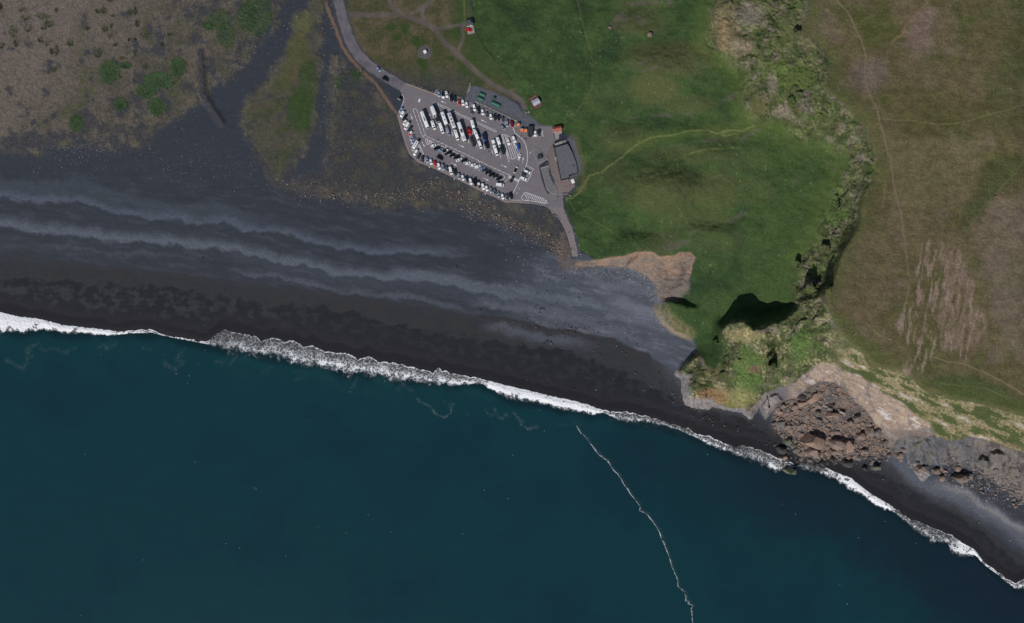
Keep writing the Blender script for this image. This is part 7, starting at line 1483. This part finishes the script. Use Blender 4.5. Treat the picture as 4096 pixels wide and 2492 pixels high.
# loose pebbles and cobbles nobody could count
def pebbles(name, n, region, size, mats, weights, label, seed):
    r = np.random.default_rng(seed); V_, F_, MI = [], [], []; k = 0
    base = np.array([(1, 0, 0), (0.3, 0.95, 0), (-0.8, 0.58, 0), (-0.8, -0.58, 0), (0.3, -0.95, 0), (0.05, 0.02, 0.75)]); fs = [(0, 1, 5), (1, 2, 5), (2, 3, 5), (3, 4, 5), (4, 0, 5)]
    while k < n:
        u_, v_ = region(r)
        if not (-40 < u_ < 4140 and -40 < v_ < 2460): continue
        if 1560 < u_ < 2330 and 330 < v_ < 1030 and seg_dist(np.array([u_]), np.array([v_]), LOT, True)[0] < 3: continue
        s_ = r.uniform(*size) * (1 if r.random() < 0.85 else 1.6); a = r.uniform(0, 6.28); c_, s2 = math.cos(a), math.sin(a); p = on(u_, v_); sx = s_ * r.uniform(0.7, 1.2)
        b = len(V_); V_ += [(p.x + c_ * q_[0] * s_ - s2 * q_[1] * sx, p.y + s2 * q_[0] * s_ + c_ * q_[1] * sx, p.z - 0.05 + q_[2] * s_) for q_ in base]
        F_ += [tuple(i + b for i in f) for f in fs]; MI += [int(r.choice(len(mats), p=weights))] * 5; k += 1
    me = bpy.data.meshes.new(name); me.from_pydata(V_, [], F_)
    for m_ in mats: me.materials.append(M[m_])
    me.polygons.foreach_set('material_index', MI); o = link(name, me); o['kind'] = 'stuff'; o['label'] = label; o['category'] = 'pebbles'
    return o
M['peb'] = pm('white_pebble', lin(150, 148, 152), 0.9, noise=0.25)
def belt(r):
    s_ = BLs[-1] * r.random() ** 0.8; return float(np.interp(s_, BLs, BL[:, 0])) + r.normal(0, 40), float(np.interp(s_, BLs, BL[:, 1])) + r.normal(0, 24)
pebbles('stony_belt', 1500, belt, (0.16, 0.36), ['redrock', 'brownrock', 'greyrock', 'peb'], [.3, .25, .25, .2], 'loose cobbles of the stony belt behind the beach', 61)
def west(r):
    return (r.normal(330, 90), r.normal(600, 24)) if r.random() < 0.4 else (r.uniform(120, 1150), 620 + r.normal(0, 22) + 0.09 * r.uniform(0, 900)) if r.random() < 0.6 else (r.uniform(560, 1100), r.uniform(440, 770))
pebbles('beach_pebbles', 1000, west, (0.12, 0.27), ['peb', 'stone', 'redrock'], [.75, .15, .1], 'white pebbles strewn over the upper western beach', 62)
pebbles('rubble_ground', 1000, lambda r: (r.uniform(1300, 1640), r.uniform(380, 830)), (0.12, 0.24), ['peb', 'greyrock', 'brownrock', 'basalt'], [.4, .25, .2, .15], 'small stones on the rubble ground west of the car park', 63)
pebbles('stream_pebbles', 420, lambda r: (lambda t_: (1240 - 560 * t_ + r.normal(0, 40), 20 + 480 * t_ + r.normal(0, 30)))(r.random()) if r.random() < 0.6 else (r.uniform(1280, 1360), r.uniform(20, 640)), (0.14, 0.28), ['peb', 'stone'], [.8, .2], 'pale pebbles in the dry stream beds', 64)
pebbles('cliff_shingle', 1500, lambda r: (lambda t_: (float(np.interp(t_, [0, .3, .6, .8, 1], [2290, 2450, 2580, 2630, 2640])) + r.normal(0, 24), float(np.interp(t_, [0, .3, .6, .8, 1], [1075, 1085, 1120, 1180, 1300])) + r.normal(0, 22)))(r.random()) if r.random() < 0.75 else (r.uniform(2000, 2640), r.uniform(960, 1330)), (0.14, 0.34), ['peb', 'stone', 'greyrock'], [.5, .3, .2], 'shingle below the orange bank', 65)
def fanp(r):
    while True:
        u_ = r.uniform(3095, 3560); v_ = r.uniform(1530, 1840)
        if seg_dist(np.array([u_]), np.array([v_]), FAN, True)[0] < 2: return u_, v_
def blocks(name, n, region, size, kinds, label, seed):
    """angular blocks too many to count, one mesh"""
    r = random.Random(seed); rn = np.random.default_rng(seed); V_, F_, MI = [], [], []
    src = [[([tuple(q.co) for q in m_.vertices], [tuple(p.vertices) for p in m_.polygons]) for m_ in RK[k]] for k in kinds]
    for i in range(n):
        u_, v_ = region(rn); ki = r.randrange(len(kinds)); vv, ff = src[ki][r.randrange(5)]; s_ = r.uniform(*size) * (1 if r.random() < 0.8 else 1.7); p = on(u_, v_); R_ = Matrix.Rotation(r.uniform(0, 6.28), 3, 'Z') @ Matrix.Rotation(r.uniform(-.6, .6), 3, 'X')
        b = len(V_); V_ += [tuple(p + R_ @ Vector((q[0] * s_, q[1] * s_ * 0.9, q[2] * s_ * 0.8)) + Vector((0, 0, s_ * 0.25))) for q in vv]; F_ += [tuple(k + b for k in f) for f in ff]; MI += [ki] * len(ff)
    me = bpy.data.meshes.new(name); me.from_pydata(V_, [], F_)
    for k in kinds: me.materials.append(M[k])
    me.polygons.foreach_set('material_index', MI); o = link(name, me); o['kind'] = 'stuff'; o['label'] = label; o['category'] = 'rocks'
def fan_edge(r):
    while True:
        u_, v_ = fanp(r)
        if v_ > 1690 or u_ < 3230 or r.random() < 0.3: return u_, v_
blocks('debris_blocks', 900, fan_edge, (0.5, 1.25), ['brownrock', 'redrock', 'greyrock', 'brownrock'], 'angular blocks jumbled over the debris fan', 68)
blocks('shore_blocks', 160, lambda r: (r.uniform(3130, 3560), 1835 + r.normal(0, 14)), (0.4, 1.2), ['basalt', 'greyrock', 'basalt'], 'dark wet blocks where the debris fan meets the sand', 69)
blocks('cove_blocks', 130, lambda r: (lambda t_: (3760 + 340 * t_ + r.normal(0, 20), 1850 + 120 * t_ + r.normal(0, 26)))(r.random()), (0.4, 1.1), ['greyrock', 'brownrock', 'basalt'], 'loose blocks below the rocky shore of the cove', 72)
pebbles('debris_rubble', 1000, fanp, (0.2, 0.6), ['brownrock', 'redrock', 'greyrock', 'basalt'], [.35, .2, .25, .2], 'loose rubble covering the debris fan', 66)
pebbles('cove_pebbles', 600, lambda r: (lambda t_: (3800 + 320 * t_ + r.normal(0, 40), 1870 + 140 * t_ + r.normal(0, 36)))(r.random()), (0.2, 0.5), ['greyrock', 'brownrock', 'peb'], [.45, .3, .25], 'loose stones on the eastern cove', 67)
# white flecks of spray floating on the sea
r = np.random.default_rng(71); V_, F_ = [], []
while len(F_) < 45:
    u_, v_ = r.uniform(-30, 4130), r.uniform(1350, 2500)
    dd = v_ - float(flowV(u_))
    if dd < 12 or (dd > 150 and r.random() < 0.62): continue
    s_ = r.uniform(0.08, 0.17); x, y = (u_ - CU) * S, (CV - v_) * S; b = len(V_); V_ += [(x + s_ * 1.4 * math.cos(a), y + s_ * math.sin(a), 0.05) for a in np.linspace(0, 6.28, 5, endpoint=False)]; F_.append(tuple(range(b, b + 5)))
me = bpy.data.meshes.new('sea_flecks'); me.from_pydata(V_, [], F_); me.materials.append(M['white']); o = link('sea_flecks', me); o['kind'] = 'stuff'; o['label'] = 'tiny white flecks floating on the sea'; o['category'] = 'foam'

# ------------------------------------------------------------------ tussocks on the heath
def tuft_mesh(name, seed, mat, n=150):
    r = random.Random(seed); a = MB()
    for i in range(n):
        t_ = r.uniform(0, 6.28); q_ = math.sqrt(r.random()); x, y = q_ * math.cos(t_), q_ * math.sin(t_); h = (0.9 - 0.55 * q_ * q_) * r.uniform(0.6, 1.1); w = r.uniform(0.07, 0.15); b = r.uniform(0, 6.28); lx, ly = r.uniform(-.25, .25) + 0.3 * x, r.uniform(-.25, .25) + 0.3 * y
        dx, dy = w * math.cos(b), w * math.sin(b)
        a.add([(x - dx, y - dy, -0.1), (x + dx, y + dy, -0.1), (x + lx + dx * 0.5, y + ly + dy * 0.5, h), (x + lx - dx * 0.5, y + ly - dy * 0.5, h * 0.9)], [(0, 1, 2, 3)])
    return a.mesh(name, mat)
TF = [tuft_mesh('grass_tussock', s_, M['tuft']) for s_ in range(4)]; LP = [tuft_mesh('lupin_patch', 40 + s_, M['lupin'], 420) for s_ in range(3)]
kA = 2.406
TUFTS = [(215, 90, 40, 28), (250, 165, 38, 28), (425, 155, 60, 28), (470, 228, 42, 32), (420, 268, 28, 20), (270, 272, 32, 34), (125, 295, 36, 46), (155, 415, 24, 34), (390, 375, 26, 36), (455, 405, 34, 32), (545, 475, 24, 48), (500, 490, 20, 30), (680, 410, 32, 36), (15, 435, 24, 30), (520, 660, 32, 28), (940, 105, 24, 20), (1000, 95, 28, 34), (1080, 152, 14, 14), (1245, 115, 36, 26), (1320, 225, 20, 30), (1010, 275, 28, 30), (1060, 340, 24, 26), (1395, 320, 40, 44), (960, 480, 30, 34), (940, 530, 30, 24), (1180, 555, 26, 18), (1060, 5, 34, 14), (1305, 95, 18, 44), (845, 270, 16, 18), (1070, 245, 14, 20), (1300, 375, 16, 14), (1240, 380, 12, 16), (1110, 430, 16, 16), (1300, 490, 18, 40), (10, 60, 14, 30), (545, 95, 18, 22), (1630, 330, 22, 16), (1560, 420, 18, 18), (1400, 640, 28, 22)]
for i, (x, y, rx, ry) in enumerate(TUFTS):
    p = C(0, 0, kA, [(x, y)])[0]; o = link('grass_tussock', TF[i % 4], None, on(*p)); s_ = S / kA * 0.98; o.scale = (rx * s_, ry * s_, 0.45); o.rotation_euler = (0, 0, 0)
    half = 'western' if p[0] < 300 else 'eastern'; tag(o, 'dark green tussock on the bare brown heath', 'tussock', 'tussocks on the heath')
LN = ['big round dark green patch, the largest of the western patches', 'upper lobe of the long green patch on the heath', 'lower lobe of the long green patch on the heath', 'round green patch nearest the dark stream bed', 'small round green patch between two larger ones', 'lone green patch near the pebbly shore', 'pale green patch left of the gravel bank', 'thin green streak right of the biggest patch']
for i, (a, b, rx, ry) in enumerate(LUP[:8]):
    o = link('lupin_patch', LP[i % 3], None, on(a, b)); o.scale = (rx * S * 0.92, ry * S * 0.92, 0.4); tag(o, LN[i], 'plant patch', 'lupin patches on the heath')

# ------------------------------------------------------------------ people
def person_mesh(name, seed, stride, arms, lean=0.0, sit=False):
    """one continuous skinned body; height about 1.72 m, facing +x"""
    me = bpy.data.meshes.new(name)
    j = {'pelvis': (0, 0, 0.95), 'waist': (0.01, 0, 1.12), 'chest': (0.03 + lean, 0, 1.34), 'neck': (0.04 + lean, 0, 1.48), 'head': (0.06 + lean, 0, 1.60), 'crown': (0.05 + lean, 0, 1.70)}
    r = {'pelvis': (.16, .12), 'waist': (.15, .11), 'chest': (.18, .125), 'neck': (.065, .065), 'head': (.098, .088), 'crown': (.07, .065)}
    e = [('pelvis', 'waist'), ('waist', 'chest'), ('chest', 'neck'), ('neck', 'head'), ('head', 'crown')]
    for s, sd in ((-1, 'r'), (1, 'l')):
        st = stride * s
        j['hip' + sd] = (0, s * .10, .90); j['knee' + sd] = (st * .55 + .03, s * .11, .50); j['ankle' + sd] = (st - .02, s * .11, .09); j['toe' + sd] = (st + .16, s * .12, .04)
        r['hip' + sd] = (.105, .105); r['knee' + sd] = (.07, .07); r['ankle' + sd] = (.05, .05); r['toe' + sd] = (.045, .035)
        a = arms * -s
        j['sho' + sd] = (0.03 + lean, s * .19, 1.40); j['elb' + sd] = (a * .5 + lean * .6, s * .26, 1.13); j['wri' + sd] = (a + .08 + lean, s * .25, .90 + abs(a) * .2); j['hand' + sd] = (a + .12 + lean, s * .24, .80 + abs(a) * .2)
        r['sho' + sd] = (.085, .085); r['elb' + sd] = (.055, .055); r['wri' + sd] = (.042, .042); r['hand' + sd] = (.045, .03)
        e += [('pelvis', 'hip' + sd), ('hip' + sd, 'knee' + sd), ('knee' + sd, 'ankle' + sd), ('ankle' + sd, 'toe' + sd), ('chest', 'sho' + sd), ('sho' + sd, 'elb' + sd), ('elb' + sd, 'wri' + sd), ('wri' + sd, 'hand' + sd)]
    ks = list(j); me.from_pydata([j[k] for k in ks], [(ks.index(a), ks.index(b)) for a, b in e], [])
    o = bpy.data.objects.new('person_source', me); COL.objects.link(o)
    md = o.modifiers.new('skin', 'SKIN')
    for i, k in enumerate(ks):
        sv_ = me.skin_vertices[0].data[i]; sv_.radius = r[k]; sv_.use_root = (k == 'pelvis')
    md2 = o.modifiers.new('sub', 'SUBSURF'); md2.levels = 1; md2.render_levels = 1
    dg = bpy.context.evaluated_depsgraph_get(); dg.update(); m2 = bpy.data.meshes.new_from_object(o.evaluated_get(dg)); m2.name = name
    bpy.data.objects.remove(o)
    m2.materials.clear()
    for k in range(4): m2.materials.append(M['white'])
    mi = []
    for f in m2.polygons:
        c = f.center; hand = abs(c.y) > .2 and c.z < .93 + abs(arms) * .1
        mi.append(2 if hand else (3 if c.z > 1.62 or (c.z > 1.54 and c.x < .04 + lean) else (2 if c.z > 1.47 else (0 if c.z > .93 else 1))))
    m2.polygons.foreach_set('material_index', mi); m2.polygons.foreach_set('use_smooth', [True] * len(mi))
    return m2
PER = [person_mesh('person', 1, 0.0, 0.0), person_mesh('person', 2, 0.22, 0.18), person_mesh('person', 3, 0.16, 0.26, 0.03), person_mesh('person', 4, 0.05, 0.32)]
CL = {k: pm('cloth_' + k.replace(' ', '_'), lin(*c), 0.9, noise=0.1) for k, c in {'black': (24, 24, 28), 'dark blue': (34, 42, 66), 'white': (220, 220, 222), 'red': (196, 44, 40), 'grey': (104, 104, 110), 'light blue': (112, 156, 200), 'olive': (88, 88, 62), 'pink': (222, 120, 132), 'orange': (220, 120, 60)}.items()}
SK = pm('skin', lin(200, 156, 132), 0.7); HR = [pm('hair_dark', lin(40, 32, 28), 0.8), pm('hair_fair', lin(150, 124, 84), 0.8)]
pr = random.Random(3)
def person(p, jacket, label, group, z=None):
    o = link('person', PER[pr.randrange(4)])
    g = z if z is not None else ground(*p)
    o.location = at(p[0], p[1], g); o.location.z = g + 0.01; o.rotation_euler = (0, 0, pr.uniform(0, 6.28)); s_ = pr.uniform(0.96, 1.08); o.scale = (s_, s_, s_)
    tr_ = pr.choice(['black', 'dark blue', 'grey', 'olive', 'black'])
    for i, m_ in enumerate((CL[jacket], CL[tr_], SK, pr.choice(HR))):
        o.material_slots[i].link = 'OBJECT'; o.material_slots[i].material = m_
    tag(o, label, 'person', group)
JK = ['black'] * 6 + ['dark blue'] * 3 + ['white'] * 4 + ['grey'] * 2 + ['red', 'light blue', 'olive', 'pink']
seen = {}
def crowd(pts, where, group, z=None, jackets=None):
    for i, p in enumerate(pts):
        jk = jackets[i] if jackets else pr.choice(JK)
        person(p, jk, 'person in %s %s' % (jk, where), group + ', ' + jk, z)
kB = 3.52
mid_b = C(2000, 1100, kB, [(675, 85), (893, 68), (1098, 210), (1142, 226), (645, 245), (655, 246), (503, 285), (1090, 292), (1080, 326), (1102, 344), (1118, 334), (355, 408), (705, 438), (785, 415), (508, 440), (480, 470), (497, 495)])
crowd(mid_b, 'on the pale shingle below the walkway', 'people on the pale shingle')
crowd(C(2000, 1100, kB, [(562, 485), (570, 492), (585, 482), (592, 492), (604, 490), (612, 498), (552, 512), (560, 505), (543, 546), (567, 544)]), 'in the tight group on the pale shingle', 'tight group on the pale shingle')
crowd(C(2000, 1100, kB, [(385, 618), (408, 625), (370, 622), (558, 698), (570, 696), (507, 740), (537, 760), (795, 695), (783, 718), (902, 694), (958, 716), (1182, 634), (1192, 612), (985, 752), (998, 748), (1010, 752), (1050, 764), (1066, 774), (1086, 780), (940, 808), (950, 803), (987, 808), (1038, 816), (1053, 818), (820, 788), (875, 830), (1142, 836), (1186, 752), (1184, 780), (1248, 746), (1382, 680), (1404, 680), (1488, 714), (1368, 825), (1378, 812), (1055, 880), (910, 888), (705, 866), (310, 988)]), 'at the edge of the damp sand', 'people in mid beach')
crowd(C(2000, 1100, kB, [(605, 985), (615, 978), (632, 948), (645, 942), (660, 938), (668, 942), (690, 955), (702, 962), (715, 952), (712, 970), (725, 972), (735, 985)]), 'in the seated group on the brown sand', 'large group on the brown sand')
crowd(C(2000, 1100, kB, [(855, 1032), (1292, 930), (1300, 912), (1310, 932), (1528, 906), (1662, 912), (1782, 908), (1877, 890), (1366, 1000), (1642, 998), (1663, 1034), (1925, 986), (1994, 998), (1318, 1076), (1365, 1058), (1370, 1116), (1412, 1126), (1420, 1156), (1718, 1076), (1765, 1116), (1780, 1118), (1903, 1384), (2222, 1386), (2260, 1358)]), 'on the brown damp sand towards the headland', 'people on the brown damp sand')
crowd(C(2500, 1480, k4, [(150, 45), (492, 52), (530, 18), (606, 108), (594, 136), (446, 128), (42, 166), (547, 202), (504, 220), (538, 258), (388, 244), (578, 286), (280, 308), (380, 322), (619, 330), (822, 264), (704, 358), (703, 385), (738, 406), (768, 416), (802, 398), (663, 430), (670, 460), (716, 486), (832, 464), (778, 520), (184, 440), (198, 412), (238, 536), (30, 462), (790, 130), (775, 172), (860, 203)]), 'on dark sand west of the cave', 'people west of the cave')
crowd(C(2500, 1480, k4, [(840, 585), (836, 618), (787, 640), (760, 694), (803, 696), (937, 584), (955, 572), (982, 682), (1018, 690), (1047, 726), (1093, 738), (1128, 746), (1115, 600), (1188, 688), (1224, 684), (1165, 720), (1258, 726), (1310, 712), (1338, 653), (1370, 587), (1390, 588), (1412, 590), (1212, 780), (1210, 812), (1293, 762), (1310, 774), (1342, 780), (1300, 804), (1310, 822), (1402, 776)]), 'on wet sand before the basalt cave', 'people in front of the cave')
crowd(C(2500, 1480, k4, [(1482, 834), (1495, 826), (1508, 840), (1492, 874), (1520, 872), (1668, 800), (1655, 862), (1690, 864), (1680, 908), (1670, 868), (1882, 744), (1874, 774), (1868, 826), (1876, 856), (1918, 816), (1427, 978), (2106, 912), (2112, 1110), (2152, 1082), (2224, 1125), (2235, 1130)]), 'near the tip of the headland', 'people near the headland tip')
crowd(C(3000, 1480, k4, [(238, 1110), (282, 1080), (348, 1132), (370, 1106), (42, 816), (235, 912)]), 'between the headland and the debris fan', 'people beside the debris fan'); crowd(C(3000, 1480, k4, [(398, 1157)]), 'standing at the dark boulder by the surf', 'person at the dark boulder', jackets=['red'])
crowd(C(2048, 623, 2.406, [(300, 505), (296, 500), (278, 596), (300, 586), (352, 562), (360, 586), (400, 572), (458, 720), (466, 745), (435, 962), (476, 966), (585, 1052), (462, 1096), (362, 910), (408, 916), (134, 795), (10, 1012), (16, 1005), (497, 1195), (656, 1004), (500, 718), (425, 775)]), 'on the stony ground beside the walkway', 'people beside the walkway')
crowd(C(2048, 623, 2.406, [(545, 742), (567, 902), (578, 896), (596, 918), (562, 915)]), 'walking on the paved walkway', 'people on the walkway')
crowd(C(2048, 1246, 2.406, [(735, 632), (733, 678), (588, 752), (580, 748), (108, 628), (147, 656), (975, 646), (990, 686), (1038, 672), (808, 754), (20, 658), (1118, 668)]), 'on the wet dark sand above the surf', 'people above the surf')
crowd([(809, 1032), (812, 1034), (896, 1162), (849, 1224), (1821, 1067), (1824, 1069), (1634, 1188), (1628, 1190), (1851, 1345), (1855, 1343), (1671, 1380), (1911, 1226), (1918, 1240), (1924, 1244)], 'on the wide western beach', 'people on the western beach')
crowd(C4([(1438, 1268), (1448, 1258), (885, 1318), (1222, 1420), (768, 92), (800, 100), (802, 118), (706, 38), (64, 352), (118, 412), (262, 1282), (292, 1284), (1605, 790 + 90), (938, 772)]) + C1([(1055, 1318), (1045, 1320), (1532, 1332), (1548, 1325)]) + C2([(820, 1098), (906, 1238), (1692 - 1800 + 1800 - 1692 + 690, 1292)]) + C3([(1490, 850), (1545, 830), (1695, 292), (1862, 358), (1918, 420), (1880, 690)]), 'walking on the car park asphalt', 'people on the car park', z=ZL)
crowd(C4([(1240, 478), (1250, 560), (1272, 585), (1235, 570), (1448, 936), (1330, 756), (1372, 912)]), 'on the paved walk beside the cafe', 'people beside the cafe', z=7.03)
crowd(kd([(1120, 680), (1165, 678), (1205, 672), (1350, 648), (1300, 590), (1215, 880), (1230, 900), (1190, 930), (1275, 840), (1320, 815), (1345, 805), (1375, 760)]), 'at the picnic tables of the cafe', 'people at the picnic tables', z=7.12)
crowd(C(1024, 0, 2.406, [(1014, 670), (1036, 668), (1018, 694), (1042, 700), (1008, 686), (1026, 682)]), 'in the group on the brown footpath', 'group on the footpath'); crowd(C(1024, 0, 2.406, [(660, 24), (672, 20)]), 'at the top of the brown footpath', 'pair on the footpath')
crowd([(4057, 695), (3975, 790), (3979, 786)], 'hiking along the thin trail on the moor', 'hikers on the moor'); crowd([(3409, 1341), (3413, 1338)], 'sitting near the cliff edge on the moor', 'pair at the cliff edge')
crowd([(3529, 1916), (3906, 2092), (3909, 2088), (4035, 2160), (4074, 2200)], 'on the eastern cove beach', 'people on the eastern cove')
crowd([(1594, 800), (1294, 777), (1700, 805 - 30), (1882, 808), (1914, 858), (1950, 830), (1932, 780)], 'among the stones behind the beach', 'people among the stones')

# ------------------------------------------------------------------ look-alikes are told apart by counting from the left
TENS = ORD[:20] + ['twenty-' + q_ for q_ in ORD[:9]] + ['thirtieth'] + ['thirty-' + q_ for q_ in ORD[:9]]
same = {}
for o in list(scene.objects):
    if o.parent is None and 'label' in o and 'category' in o: same.setdefault(o['label'], []).append(o)
for lb, os_ in same.items():
    if len(os_) < 2: continue
    os_.sort(key=lambda q_: q_.location.x)
    for i, o in enumerate(os_):
        if i < len(TENS) and len(lb.replace(',', ' ').split()) + 4 <= 16: o['label'] = '%s, %s from the left' % (lb, TENS[i])
